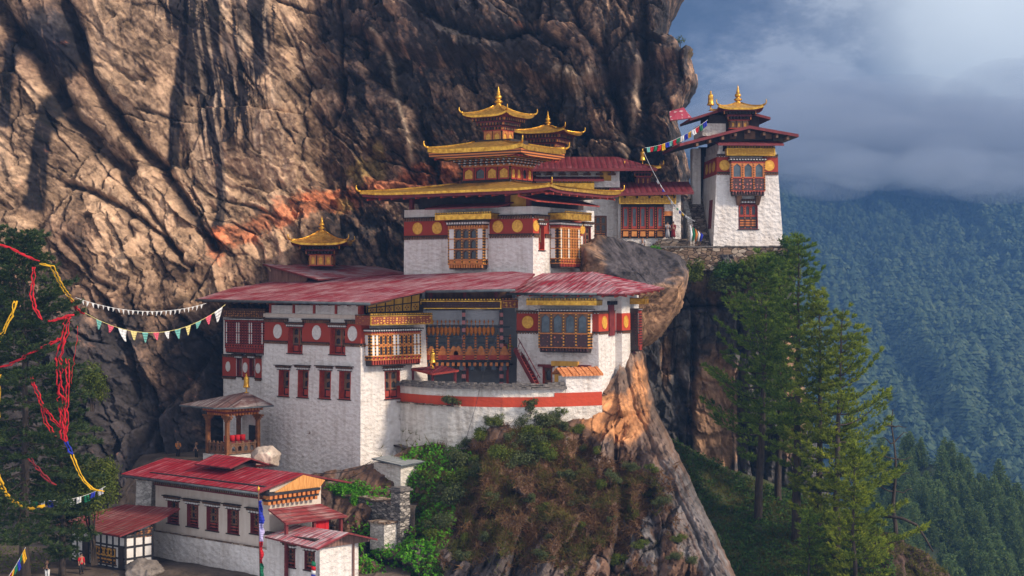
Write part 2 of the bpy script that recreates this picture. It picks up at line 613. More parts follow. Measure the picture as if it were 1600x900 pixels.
def leaf(name, c1, c2, c3=None, trans=0.35, scale=0.8, rough=0.6):
    m, nt, b = base_mat(name, rough, 0, 0.2)
    n = N(nt, 'ShaderNodeTexNoise', Scale=scale, Detail=3.0, Roughness=0.7)
    L(nt, coords(nt), n.inputs['Vector'])
    g = N(nt, 'ShaderNodeNewGeometry')
    ad = N(nt, 'ShaderNodeMath', op='MULTIPLY_ADD')
    L(nt, g.outputs['Random Per Island'], ad.inputs[0]); ad.inputs[1].default_value = 0.45
    sb = N(nt, 'ShaderNodeMath', op='SUBTRACT')
    L(nt, n.outputs[0], sb.inputs[0]); sb.inputs[1].default_value = 0.22
    L(nt, sb.outputs[0], ad.inputs[2])
    r = ramp(nt, ad.outputs[0], [(0.25, c1), (0.75, c2)] if c3 is None else [(0.2, c1), (0.55, c2), (0.85, c3)])
    L(nt, r.outputs[0], b.inputs['Base Color'])
    if trans:
        t = N(nt, 'ShaderNodeBsdfTranslucent')
        L(nt, r.outputs[0], t.inputs['Color'])
        ms = N(nt, 'ShaderNodeMixShader')
        ms.inputs[0].default_value = trans
        out = nt.nodes['Material Output']
        L(nt, b.outputs[0], ms.inputs[1]); L(nt, t.outputs[0], ms.inputs[2])
        L(nt, ms.outputs[0], out.inputs['Surface'])
    return m


plaster('white_plaster', (0.80, 0.755, 0.73), (0.38, 0.31, 0.26), 2.6, 1.0, 0.95, 0.15)
plaster('old_plaster', (0.74, 0.70, 0.65), (0.25, 0.20, 0.16), 2.4, 1.0, 1.0, 0.18)
plaster('cream_plaster', (0.62, 0.54, 0.475), (0.33, 0.22, 0.15), 3.0, 0.5, 0.7, 0.06)
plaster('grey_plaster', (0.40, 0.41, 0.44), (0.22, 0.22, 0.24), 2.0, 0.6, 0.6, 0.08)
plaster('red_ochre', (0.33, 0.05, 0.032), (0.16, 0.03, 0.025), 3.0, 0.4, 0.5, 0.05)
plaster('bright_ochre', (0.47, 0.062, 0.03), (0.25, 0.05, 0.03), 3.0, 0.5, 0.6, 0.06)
tin_roof('red_tin', (0.29, 0.010, 0.026), (0.44, 0.27, 0.30), (0.13, 0.008, 0.017), 0.70)
tin_roof('bright_tin', (0.33, 0.009, 0.021), (0.45, 0.15, 0.17), (0.16, 0.008, 0.015), 0.3)
tin_roof('maroon_tin', (0.17, 0.02, 0.03), (0.25, 0.08, 0.09), (0.10, 0.017, 0.022), 0.3)
tin_roof('worn_tin', (0.40, 0.06, 0.075), (0.46, 0.38, 0.40), (0.20, 0.035, 0.045), 0.75)
tin_roof('brown_tin', (0.13, 0.075, 0.07), (0.30, 0.27, 0.27), (0.10, 0.04, 0.035), 0.6)
tin_roof('shed_tin', (0.24, 0.035, 0.035), (0.33, 0.19, 0.18), (0.13, 0.02, 0.02), 0.45)
tin_roof('grey_tin', (0.27, 0.29, 0.30), (0.40, 0.42, 0.42), (0.18, 0.19, 0.2), 0.5)
mottled('slate', (0.07, 0.065, 0.065), (0.2, 0.175, 0.16), 3.0, 0.85, 0, 0.8, 6.0, 0.06)
mottled('gold', (0.42, 0.19, 0.018), (0.88, 0.52, 0.075), 2.6, 0.30, 0.8, 0.5, 9.0, 0.03, spec=0.5)
mottled('gold_roof', (0.40, 0.20, 0.035), (0.84, 0.52, 0.12), 1.4, 0.38, 0.65, 0.6, 4.0, 0.05, (2.0, 2.0, 1), spec=0.5)
mottled('gold_disc', (0.55, 0.26, 0.03), (0.82, 0.48, 0.08), 4.0, 0.5, 0.2, 0.8, 9.0, 0.04)
mottled('white_disc', (0.5, 0.47, 0.45), (0.68, 0.65, 0.63), 4.0, 0.9, 0, 0.5, 9.0, 0.04)
mottled('yellow_board', (0.40, 0.19, 0.025), (0.66, 0.36, 0.06), 1.2, 0.7, 0, 0.3, 6.0, 0.02, (1, 1, 0.4))
mottled('dark_timber', (0.018, 0.012, 0.011), (0.05, 0.034, 0.03), 2.0, 0.75, 0, 0.3, 8.0, 0.02)
mottled('black_timber', (0.012, 0.012, 0.016), (0.035, 0.032, 0.038), 2.0, 0.7)
mottled('brown_timber', (0.085, 0.042, 0.026), (0.20, 0.105, 0.06), 2.0, 0.75, 0, 0.3, 8.0, 0.02, (1, 1, 0.5))
mottled('grey_timber', (0.10, 0.055, 0.045), (0.27, 0.15, 0.12), 1.6, 0.8, 0, 0.5, 5.0, 0.03, (3, 3, 0.3))
mottled('red_timber', (0.24, 0.028, 0.02), (0.42, 0.06, 0.035), 1.8, 0.65, 0, 0.2, 8.0, 0.02)
mottled('maroon_timber', (0.10, 0.016, 0.02), (0.19, 0.03, 0.032), 1.8, 0.65)
mottled('orange_timber', (0.36, 0.11, 0.03), (0.60, 0.22, 0.06), 2.2, 0.6, 0, 0.2, 8.0, 0.02)
mottled('pavilion_post', (0.10, 0.04, 0.018), (0.27, 0.105, 0.035), 2.5, 0.65, 0, 0.4, 8.0, 0.02)
mottled('orange_panel', (0.5, 0.16, 0.04), (0.72, 0.30, 0.08), 2.0, 0.6, 0, 0.8, 5.0, 0.05)
mottled('white_panel', (0.60, 0.57, 0.55), (0.74, 0.71, 0.70), 2.0, 0.8)
mottled('pane_dark', (0.012, 0.014, 0.018), (0.035, 0.04, 0.05), 2.0, 0.25, 0, spec=0.5)
mottled('pane_blue', (0.03, 0.045, 0.06), (0.08, 0.11, 0.14), 1.2, 0.2, 0, spec=0.5)
mottled('bamboo', (0.42, 0.16, 0.04), (0.72, 0.36, 0.11), 3.0, 0.75, 0, 0.8, 5.0, 0.04, (4, 5, 0.35))
mottled('gutter', (0.05, 0.06, 0.07), (0.12, 0.14, 0.15), 1.2, 0.5)
mottled('blue_timber', (0.035, 0.05, 0.075), (0.09, 0.11, 0.14), 1.8, 0.7)
studded('gold_stud', (0.035, 0.02, 0.012), (0.62, 0.28, 0.045), 1.1)
studded('orange_stud', (0.05, 0.012, 0.01), (0.52, 0.17, 0.04), 1.2)
studded('red_stud', (0.03, 0.012, 0.012), (0.32, 0.06, 0.045), 1.2)
studded('pink_stud', (0.025, 0.025, 0.03), (0.42, 0.16, 0.16), 0.42)
carved('sign_gold', (0.72, 0.42, 0.05), (0.50, 0.24, 0.02), (3.0, 3.0, 6.0), 0.5, 0.2)
carved('sign_red', (0.74, 0.38, 0.05), (0.22, 0.045, 0.02), (2.6, 2.6, 4.5))
carved('sign_dark', (0.36, 0.16, 0.05), (0.06, 0.02, 0.016), (2.6, 2.6, 4.5))
carved('flower_panel', (0.45, 0.13, 0.09), (0.055, 0.02, 0.022), (2.6, 2.6, 2.6))
carved('pink_cloth', (0.62, 0.45, 0.46), (0.42, 0.06, 0.10), (1.6, 1.6, 1.6))
rubble('stone_wall', (0.09, 0.085, 0.085), (0.26, 0.235, 0.215), (0.46, 0.42, 0.38), 2.0, 2.6)
rubble('warm_stone', (0.13, 0.09, 0.07), (0.28, 0.19, 0.13), (0.5, 0.42, 0.35), 1.6, 1.8)
rubble('stair_stone', (0.12, 0.09, 0.07), (0.25, 0.19, 0.15), (0.34, 0.28, 0.23), 1.6, 2.5)
rubble('white_rubble', (0.5, 0.47, 0.44), (0.66, 0.62, 0.58), (0.74, 0.7, 0.67), 2.0, 2.0, 0.55)
mottled('orange_tile', (0.34, 0.10, 0.03), (0.66, 0.26, 0.10), 3.5, 0.85, 0, 0.8, 5.0, 0.05)
rock('rock_cliff')
rock('rock_near', 1.0, 0.3)
mottled('bark', (0.022, 0.017, 0.014), (0.075, 0.055, 0.045), 2.0, 0.9, 0, 0.9, 5.0, 0.05, (3, 3, 0.6))
leaf('pine_needle', (0.035, 0.075, 0.012), (0.21, 0.275, 0.026), (0.50, 0.52, 0.05), 0.4, 0.45)
leaf('pine_dark', (0.026, 0.065, 0.012), (0.13, 0.215, 0.028), (0.34, 0.41, 0.05), 0.4, 0.45)
leaf('spruce_needle', (0.02, 0.04, 0.014), (0.05, 0.085, 0.026), (0.12, 0.16, 0.045), 0.3, 0.5)
leaf('broad_leaf', (0.045, 0.07, 0.010), (0.11, 0.145, 0.018), (0.21, 0.23, 0.035), 0.35, 0.6)
leaf('bright_leaf', (0.04, 0.17, 0.008), (0.11, 0.36, 0.014), (0.20, 0.48, 0.035), 0.4, 0.5)
leaf('shrub_leaf', (0.05, 0.065, 0.028), (0.10, 0.125, 0.045), (0.17, 0.19, 0.07), 0.35, 0.8)
leaf('dry_grass', (0.12, 0.055, 0.03), (0.22, 0.12, 0.06), (0.30, 0.20, 0.09), 0.3, 0.4, 0.8)
leaf('olive_grass', (0.07, 0.075, 0.02), (0.14, 0.14, 0.03), (0.24, 0.2, 0.05), 0.3, 0.4, 0.8)
leaf('vine_leaf', (0.018, 0.05, 0.010), (0.05, 0.115, 0.018), (0.11, 0.19, 0.03), 0.35, 0.6)
leaf('far_needle', (0.025, 0.05, 0.025), (0.06, 0.10, 0.045), (0.12, 0.16, 0.07), 0.0, 0.03)
leaf('mid_needle', (0.06, 0.12, 0.04), (0.14, 0.21, 0.06), (0.28, 0.32, 0.09), 0.3, 0.05)
mottled('skin', (0.28, 0.15, 0.10), (0.36, 0.2, 0.13), 3.0, 0.6)
mottled('hair', (0.01, 0.008, 0.008), (0.02, 0.016, 0.015), 3.0, 0.5)
for nm, c in (('cloth_red', (0.50, 0.012, 0.02)), ('cloth_yellow', (0.72, 0.40, 0.012)), ('cloth_blue', (0.02, 0.035, 0.38)), ('cloth_white', (0.72, 0.73, 0.74)),
              ('cloth_green', (0.01, 0.16, 0.08)), ('cloth_teal', (0.16, 0.44, 0.40)), ('cloth_pink', (0.72, 0.12, 0.18)), ('cloth_pale_yellow', (0.72, 0.62, 0.25)),
              ('cloth_maroon', (0.20, 0.015, 0.02)), ('cloth_grey', (0.38, 0.38, 0.42)), ('cloth_black', (0.02, 0.02, 0.024)), ('cloth_lime', (0.42, 0.5, 0.02)), ('cloth_violet', (0.5, 0.45, 0.75)), ('cloth_orange', (0.6, 0.2, 0.03))):
    mottled(nm, tuple(v * 0.8 for v in c), c, 5.0, 0.85, 0, 0.4, 9.0, 0.02)
# ------------------------------------------------------------------ the cliff (structure)
def table(px, py, cols, rows, val):
    """smooth interpolation in a coarse table of depths (metres)"""
    cols, rows, val = np.array(cols, float), np.array(rows, float), np.array(val, float)
    def ax(q, g):
        i = np.clip(np.searchsorted(g, q) - 1, 0, len(g) - 2)
        t = np.clip((q - g[i]) / (g[i + 1] - g[i]), -0.5, 1.5)
        tt = np.clip(t, 0, 1)
        return i, np.where((t < 0) | (t > 1), t, 0.45 * t + 0.55 * tt * tt * (3 - 2 * tt))
    i, s = ax(px, cols)
    j, t = ax(py, rows)
    return (val[j, i] * (1 - s) + val[j, i + 1] * s) * (1 - t) + (val[j + 1, i] * (1 - s) + val[j + 1, i + 1] * s) * t


def blob(px, py, cx, cy_, rx, ry, ang=0.0):
    c, s = math.cos(R(ang)), math.sin(R(ang))
    dx, dy = px - cx, py - cy_
    return np.exp(-(((dx * c + dy * s) / rx) ** 2 + ((-dx * s + dy * c) / ry) ** 2))


def rough_rock(x, z, s, slope=0.5):
    """metres of relief towards the viewer: tilted blocks, ledges, fine fracture; also the dark joint mask"""
    wx = x + 2.4 * fbm(x * 0.08, z * 0.08, s + 1, 2) + 0.12 * fbm(x * 1.2, z * 1.2, s + 3, 3)
    wz = z + 2.4 * fbm(x * 0.08, z * 0.08, s + 2, 2) + 0.12 * fbm(x * 1.2, z * 1.2, s + 4, 3)
    a = wx * 0.87 + wz * slope
    b = -wx * slope + wz * 0.87
    h = np.zeros_like(x); joint = np.zeros_like(x); tone = np.zeros_like(x)
    for sc, amp, st in ((7.5, 1.7, 1.9), (2.7, 0.85, 2.0), (1.05, 0.42, 1.9), (0.5, 0.17, 2.2)):
        f1, f2, ha, hb, hc, ox, oy = voro(a / sc, b / (sc * st), s + int(sc * 10), sc < 5)
        h += amp * ((ha - 0.5) * 0.9 + ((hb - 0.5) * ox + (hc - 0.5) * oy) * (2.4 if sc > 5 else 3.4))
        e = sstep(0.055 if sc > 2 else 0.09, 0.0, f2 - f1) * sstep(-0.28, 0.22, fbm(x * 0.09 + sc, z * 0.09, s + 60 + int(sc), 3) + 0.25 * (hc - 0.5))
        h -= amp * 0.42 * e
        joint = np.maximum(joint, e * min(1.0, amp * 1.3))
        tone += (ha - 0.5) * {7.5: 0.3, 2.7: 0.6, 1.05: 0.65, 0.5: 0.55}[sc]
    h += 0.6 * fbm(x * 0.16, z * 0.13, s + 30, 3, 0.5) + 0.40 * fbm(a * 0.5, b * 0.22, s + 40, 6, 0.6, True) + 0.14 * fbm(x * 1.8, z * 1.3, s + 50, 4, 0.6)
    strokes = fbm(a * 2.6, b * 0.5, s + 70, 4, 0.6, True)
    tone += 0.42 * (strokes - 0.35) + 0.75 * fbm(x * 2.4, z * 2.0, s + 80, 4, 0.75)
    return h, joint, tone


def build_cliff():
    nu, nv = 860, 620
    gu = np.linspace(0, 1, nu)
    px0, py0, py1 = -340.0, -240.0, 800.0
    py = np.linspace(py0, py1, nv)[:, None] * np.ones((1, nu))
    # right-hand outline of the crag, row by row
    e_y = [-240, -60, 0, 40, 58, 75, 95, 120, 145, 165, 182, 200, 300, 800]
    e_x = [1010, 1060, 1066, 1046, 1042, 1062, 1082, 1090, 1086, 1074, 1060, 1064, 1085, 1100]
    edge = np.interp(py, e_y, e_x)
    edge += 5 * fbm(py * 0.05, py * 0 + 3.3, 77, 4)
    s = gu[None, :] * np.ones((nv, 1))
    wrap = 0.90                                     # beyond this the rock turns away from us
    t = np.clip(s / wrap, 0, 1)
    px = px0 + (edge - 26 - px0) * t
    ph = np.clip((s - wrap) / (1 - wrap), 0, 1) * R(112)
    px = px + 26 * np.sin(ph)
    Y = table(px, py, [-350, 0, 200, 400, 600, 800, 1000, 1110], [-250, 0, 150, 300, 450, 600, 800], [
        [140, 146, 152, 159, 165, 167, 168, 168],
        [146, 151, 156, 163, 169, 171, 172, 173],
        [149, 154, 160, 168, 175, 178, 179, 180],
        [150, 157, 164, 173, 180, 184, 185, 186],
        [150, 157, 164, 173, 181, 186, 188, 188],
        [149, 154, 161, 171, 181, 186, 188, 188],
        [145, 149, 156, 168, 181, 186, 188, 188]])
    Y = Y + 20.0 * (1 - np.cos(ph))
    X = (px - 800) / F * Y
    Z = (450 - py) / F * Y
    h, joint, tone = rough_rock(X, Z, 11, 0.5)
    # the left flank is smoother and slabbier than the dark middle
    calm = sstep(520, 420, px) * sstep(360, 250, py)
    h = h * (1 - 0.5 * calm)
    wxp = px + 7 * fbm(px * 0.02, py * 0.02, 201, 4)
    wyp = py + 7 * fbm(px * 0.02, py * 0.02, 202, 4)
    crack = np.zeros_like(px)
    rl = random.Random(5)
    for q in range(95):                              # long straight fractures in two families
        cx_, cy_ = rl.uniform(-250, 1060), rl.uniform(-150, 720)
        if 380 < cx_ < 1000 and 330 < cy_ < 720: continue
        ang = R(rl.choice((58, 62, 54, 92, 86, 100, 20)) + rl.uniform(-8, 8)) if cx_ < 520 else R(rl.choice((70, 60, 110, 25, 15, 85)) + rl.uniform(-10, 10))
        ln = rl.uniform(25, 120)
        p_ = [(cx_ + math.cos(ang) * ln * s_ + rl.uniform(-5, 5), cy_ + math.sin(ang) * ln * s_ + rl.uniform(-5, 5)) for s_ in (-0.5, -0.2, 0.1, 0.5)]
        x0_, x1_ = min(a[0] for a in p_) - 20, max(a[0] for a in p_) + 20
        y0_, y1_ = min(a[1] for a in p_) - 20, max(a[1] for a in p_) + 20
        rr, cc = np.where((px > x0_) & (px < x1_) & (py > y0_) & (py < y1_))
        if len(rr) == 0: continue
        sl = (slice(rr.min(), rr.max() + 1), slice(cc.min(), cc.max() + 1))
        d, sd, al = seg_dist(wxp[sl], wyp[sl], p_)
        w_ = rl.uniform(1.4, 2.8) * (1 - np.abs(al - 0.5) * 1.2)
        dep = rl.uniform(0.4, 1.1); stp = rl.uniform(-0.7, 0.7)
        h[sl] += -dep * np.exp(-(d / w_) ** 2) + stp * np.where(sd > 0, 1, 0) * np.exp(-(d / 18) ** 2) * sstep(0, 0.2, al) * sstep(1, 0.8, al)
        crack[sl] = np.maximum(crack[sl], 0.9 * np.exp(-(d / w_) ** 2))
    for pts, w, dep in (
            ([(-60, -60), (0, 22), (45, 75), (67, 115), (110, 190), (150, 228), (190, 262)], 15, 3.2),
            ([(85, -40), (97, 0), (115, 45), (133, 110), (165, 165), (205, 218), (253, 262), (285, 311), (335, 385)], 10, 2.6),
            ([(95, 285), (147, 302), (195, 329), (249, 369), (285, 400)], 5, 1.5),
            ([(178, 267), (222, 320), (267, 378), (300, 420)], 5, 1.4),
            ([(105, 375), (122, 398), (152, 440), (176, 452)], 6, 1.5),
            ([(524, -20), (527, 60), (529, 147), (515, 190)], 4, 1.6),
            ([(560, 44), (578, 107), (649, 169), (667, 222), (680, 262)], 7, 1.6),
            ([(889, 4), (911, 58), (942, 89), (960, 140)], 6, 1.8),
            ([(640, -10), (667, 27), (711, 53), (787, 67), (830, 60), (880, 80)], 9, 2.4),
            ([(955, 138), (973, 173), (982, 210), (985, 250)], 8, 2.2),
            ([(1005, 20), (1010, 90), (1003, 150), (1020, 220)], 7, 1.8),
            ([(850, 150), (870, 190), (905, 210), (950, 215)], 5, 1.3),
            ([(320, 560), (290, 610), (240, 660), (215, 700)], 6, 1.4),
            ([(165, 470), (200, 540), (210, 620)], 5, 1.2),
            ([(300, 150), (312, 205), (285, 260)], 3, 0.6),
            ([(180, 105), (200, 120), (222, 118)], 3, 0.6)):
        d, sd, al = seg_dist(wxp, wyp, pts)
        q = np.exp(-(d / w) ** 2)
        h -= dep * q
        crack = np.maximum(crack, np.exp(-(d / (w * 0.8)) ** 2) * min(1, dep / 1.8))
    # one slab stands proud of its right-hand neighbour; a roof of rock overhangs the middle
    for pts, w, step in (
            ([(415, -30), (422, 9), (444, 58), (458, 102), (482, 147), (489, 195), (484, 240), (502, 302)], 9, 2.4),
            ([(262, 262), (266, 180), (282, 120), (288, 40), (290, -20)], 5, 0.7)):
        d, sd, al = seg_dist(wxp, wyp, pts)
        h -= step * np.where(sd < 0, 0, 1) * sstep(0, w, d) * np.exp(-(d / 90) ** 2) + step * 0.6 * np.exp(-(d / w * 1.6) ** 2)
    brow = np.interp(px, [430, 560, 613, 689, 755, 822, 889, 933, 1000, 1060], [20, 40, 78, 98, 90, 116, 138, 130, 108, 90]) + 8 * fbm(px * 0.03, py * 0.03, 55, 4)
    over = sstep(470, 620, px)
    h += over * (3.6 * sstep(brow + 8, brow - 3, py) - 1.0 * np.exp(-((py - brow - 16) / 16) ** 2))
    # pale ribs running down the dark rock
    pale = np.zeros_like(px)
    for pts, w in (([(585, 52), (600, 72), (612, 105), (622, 155), (634, 205), (642, 250)], 4.0), ([(1000, 105), (996, 150), (985, 200), (975, 240)], 7), ([(880, 120), (905, 140), (925, 128)], 12)):
        d, sd, al = seg_dist(wxp, wyp, pts)
        q = np.exp(-(d / w) ** 2)
        h += 0.6 * q
        pale = np.maximum(pale, q)
    h = h * (1 - 0.55 * np.clip(ph, 0, 1)) - 0.5 * ph
    # -------- rock colouring, with shade painted in at the overhang, cracks and joints
    n1 = fbm(X * 0.10, Z * 0.08, 300, 6, 0.6)
    n2 = fbm(X * 0.45, Z * 0.35, 310, 5, 0.6)
    tan = np.array([0.36, 0.24, 0.155]); brown = np.array([0.175, 0.108, 0.072]); dark = np.array([0.042, 0.036, 0.038]); black = np.array([0.010, 0.010, 0.015])
    rust = np.array([0.40, 0.12, 0.05]); ochre = np.array([0.44, 0.30, 0.10]); palec = np.array([0.52, 0.38, 0.27])
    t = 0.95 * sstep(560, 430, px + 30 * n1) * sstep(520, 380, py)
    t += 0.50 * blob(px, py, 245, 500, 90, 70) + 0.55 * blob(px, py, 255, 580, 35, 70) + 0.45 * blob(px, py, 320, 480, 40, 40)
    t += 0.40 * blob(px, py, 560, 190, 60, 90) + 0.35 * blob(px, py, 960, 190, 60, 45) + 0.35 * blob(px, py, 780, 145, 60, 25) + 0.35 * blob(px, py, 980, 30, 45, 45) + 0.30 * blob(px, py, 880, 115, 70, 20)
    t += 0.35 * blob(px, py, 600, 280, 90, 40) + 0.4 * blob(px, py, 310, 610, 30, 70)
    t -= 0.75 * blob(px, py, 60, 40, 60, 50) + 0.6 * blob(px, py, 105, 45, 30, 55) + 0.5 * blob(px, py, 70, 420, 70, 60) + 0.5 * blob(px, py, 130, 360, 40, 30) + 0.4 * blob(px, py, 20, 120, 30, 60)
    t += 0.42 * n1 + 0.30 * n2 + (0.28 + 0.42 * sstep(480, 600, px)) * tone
    t -= 0.30 * blob(px, py, 740, 60, 200, 60)  # shade of the overhang painted in as darker rock
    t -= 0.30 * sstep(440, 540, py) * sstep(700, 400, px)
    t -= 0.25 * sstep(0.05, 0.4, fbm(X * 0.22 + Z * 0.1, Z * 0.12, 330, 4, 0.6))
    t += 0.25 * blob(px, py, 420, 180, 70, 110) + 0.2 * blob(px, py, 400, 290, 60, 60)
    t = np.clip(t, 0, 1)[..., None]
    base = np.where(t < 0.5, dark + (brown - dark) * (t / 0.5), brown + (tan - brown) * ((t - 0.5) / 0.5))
    # blocks differ in tone at random; joints are painted darker in place of shade
    # water streaks: vertical black and pale bands inside their own areas
    st = fbm(X * 1.15 + 0.4 * fbm(X * 0.3, Z * 0.06, 9, 3), Z * 0.045, 400, 5, 0.62)
    st2 = fbm(X * 2.4, Z * 0.06, 410, 4, 0.6)
    area = np.clip(1.1 * blob(px, py, 322, 165, 24, 150, 4) + 1.15 * blob(px, py, 398, 55, 26, 75, 6) + 0.9 * blob(px, py, 300, 15, 50, 40) + 0.5 * blob(px, py, 380, 170, 45, 90), 0, 1)
    stain = sstep(-0.03, 0.05, st + 0.35 * st2 + 0.25 * (area - 0.72)) * sstep(0.15, 0.45, area)
    for pts, w in (([(292, 0), (283, 60), (276, 125), (269, 190), (266, 256)], 11), ([(300, 10), (308, 75), (300, 110), (293, 130)], 20), ([(336, 0), (330, 120), (341, 250), (346, 330), (343, 372)], 8), ([(322, 30), (318, 120), (312, 190)], 5), ([(350, 40), (356, 140), (352, 220)], 4), ([(372, 0), (376, 90), (370, 180)], 3.5),
                   ([(88, 130), (72, 170), (60, 240), (50, 315)], 15), ([(14, 60), (10, 130), (4, 190)], 11), ([(402, 0), (410, 60), (402, 110)], 13), ([(60, 60), (95, 100), (108, 70)], 26), ([(312, 120), (314, 200)], 5)):
        d, sd, al = seg_dist(px + 3 * fbm(px * 0.05, py * 0.02, 5, 3), py, pts)
        stain = np.maximum(stain, sstep(w * 1.25, w * 0.75, d + 5.5 * st) * sstep(-0.55, 0.0, st2 + 0.2))
    stain = stain[..., None]
    base = base * (1 - 0.97 * stain) + black * 0.97 * stain
    ps = (sstep(0.06, 0.16, -st) * np.clip(area + 0.9 * blob(px, py, 400, 170, 75, 120), 0, 1))[..., None]
    base = base * (1 - 0.6 * ps) + palec * 0.6 * ps
    # iron-red band that climbs to the right behind the roofs
    d, sd, al = seg_dist(wxp, wyp, [(345, 385), (420, 345), (480, 318), (560, 300), (640, 285), (700, 268)])
    ru = sstep(0.2, 0.75, np.exp(-(d / 24) ** 2) - 0.12 + 0.7 * fbm(X * 0.4, Z * 0.6, 500, 6, 0.7) + 0.3 * tone)[..., None]
    base = base * (1 - 0.75 * ru) + (rust * np.clip(0.75 + 0.9 * tone + 0.5 * n2, 0.15, 1.4)[..., None]) * 0.75 * ru
    oc = sstep(0.35, 0.8, blob(px, py, 560, 265, 30, 22) + blob(px, py, 530, 318, 22, 14) + blob(px, py, 585, 240, 14, 30) + 0.6 * fbm(X * 0.7, Z * 0.7, 520, 5))[..., None]
    base = base * (1 - 0.6 * oc) + ochre * 0.6 * oc
    pl = (0.75 * pale)[..., None]
    base = base * (1 - pl) + palec * pl
    ck = np.clip(crack * 0.95 + joint * 0.75, 0, 0.93)[..., None]  # cracks and joints darkened in the colour, standing in for shade
    base = base * (1 - ck) + np.array([0.02, 0.018, 0.02]) * ck
    moss = 0.5 * (sstep(0.6, 0.9, blob(px, py, 1070, 90, 12, 8) + 0.3 * n2))[..., None]
    base = base * (1 - moss) + np.array([0.16, 0.11, 0.03]) * moss
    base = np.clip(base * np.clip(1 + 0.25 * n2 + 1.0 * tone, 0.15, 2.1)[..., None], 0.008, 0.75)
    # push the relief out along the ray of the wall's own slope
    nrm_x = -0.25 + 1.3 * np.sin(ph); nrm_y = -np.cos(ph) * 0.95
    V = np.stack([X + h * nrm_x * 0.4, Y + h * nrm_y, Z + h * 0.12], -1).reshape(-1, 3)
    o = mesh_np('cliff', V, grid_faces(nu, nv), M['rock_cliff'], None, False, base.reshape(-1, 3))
    tag(o, kind='structure', label='towering tan and black streaked cliff overhanging the temples')


build_cliff()
# ------------------------------------------------------------------ building parts
def wall_face(mb, fc, u0, u1, z0, z1, holes=(), t0=0.0, t1=0.0, m=0):
    """wall sheet with rectangular openings; the outer edges lean in with the batter"""
    us = sorted({u0, u1, *[h[0] for h in holes], *[h[1] for h in holes]})
    zs = sorted({z0, z1, *[h[2] for h in holes], *[h[3] for h in holes]})
    def P(u, z):
        if u == u0: u = u0 + t0 * (z - fc.zb)
        elif u == u1: u = u1 - t1 * (z - fc.zb)
        return fc.map(u, 0, z)
    for a, b in zip(us, us[1:]):
        for c, d in zip(zs, zs[1:]):
            mu, mz = (a + b) / 2, (c + d) / 2
            if any(h[0] < mu < h[1] and h[2] < mz < h[3] for h in holes): continue
            mb.poly([P(a, c), P(b, c), P(b, d), P(a, d)], m)


def body(name, fr, parent, x0, x1, y0, y1, z0, z1, k, mat, fh=(), sh=(), lh=(), zb=None):
    """battered block with openings in its front (fh), right side (sh) and left side (lh); faces returned"""
    zb = z0 if zb is None else zb
    ff, sf, lf = Face(fr, 'front', y0, k, zb), Face(fr, 'side', x1, k, zb), Face(fr, 'left', x0, k, zb)
    bf = Face(fr, 'front', y1, -k, zb)
    mb = MB()
    wall_face(mb, ff, x0, x1, z0, z1, fh, k, k)
    wall_face(mb, sf, y0, y1, z0, z1, sh, k, k)
    wall_face(mb, lf, -y1, -y0, z0, z1, lh, k, k)
    wall_face(mb, bf, x0, x1, z0, z1, (), k, k)
    i = k * (z1 - zb)
    mb.poly([(x0 + i, y0 + i, z1), (x1 - i, y0 + i, z1), (x1 - i, y1 - i, z1), (x0 + i, y1 - i, z1)])
    mb.build(name, mat, parent)
    return ff, sf, lf


def teeth(mb, fc, u0, u1, z0, z1, d0, d1, pitch=0.28, fill=0.55, m=0, m2=None):
    n = max(2, int(round((u1 - u0) / pitch)))
    w = (u1 - u0) / n
    for k in range(n):
        a = u0 + k * w + w * (1 - fill) / 2
        mb.fbox(fc, a, a + w * fill, d0, d1, z0, z1, m if m2 is None or k % 2 == 0 else m2)


def arch_ring(mb, fc, u0, u1, z0, z1, iu0, iu1, iz0, iz1, d0, d1, m=0, trefoil=True):
    """flat board from u0..z1 with a pointed, cusped opening"""
    cx, cz = (iu0 + iu1) / 2, (iz0 + iz1) / 2
    w, h = (iu1 - iu0) / 2, (iz1 - iz0) / 2
    zs = iz1 - min(w * 1.3, h * 0.9)
    inner = [(iu0, iz0), (cx, iz0), (iu1, iz0), (iu1, zs)]
    top = iz1 - zs
    inner += [(cx + w * 0.98, zs + top * 0.35), (cx + w * 0.62, zs + top * 0.62), (cx + w * 0.40, zs + top * 0.74), (cx, iz1)]
    inner += [(cx - w * 0.40, zs + top * 0.74), (cx - w * 0.62, zs + top * 0.62), (cx - w * 0.98, zs + top * 0.35), (iu0, zs)]
    outer = []
    for u, z in inner:
        if z <= iz0 + 1e-6: outer.append((u0 if u < cx - 1e-6 else u1 if u > cx + 1e-6 else cx, z0))
        elif abs(u - cx) < 1e-6: outer.append((cx, z1))
        else:
            uu = u0 if u < cx else u1
            outer.append((uu, z) if z < zs + top * 0.5 else (cx + (uu - cx) * (1.0 if z < zs + top * 0.65 else 0.6), z1))
    n = len(inner)
    for k in range(n):
        a, b, c, d = outer[k], outer[(k + 1) % n], inner[(k + 1) % n], inner[k]
        mb.poly([fc.map(*p[:1], d1, p[1]) for p in (a, b, c, d)], m)
        mb.poly([fc.map(c[0], d1, c[1]), fc.map(d[0], d1, d[1]), fc.map(d[0], d0, d[1]), fc.map(c[0], d0, c[1])], m)


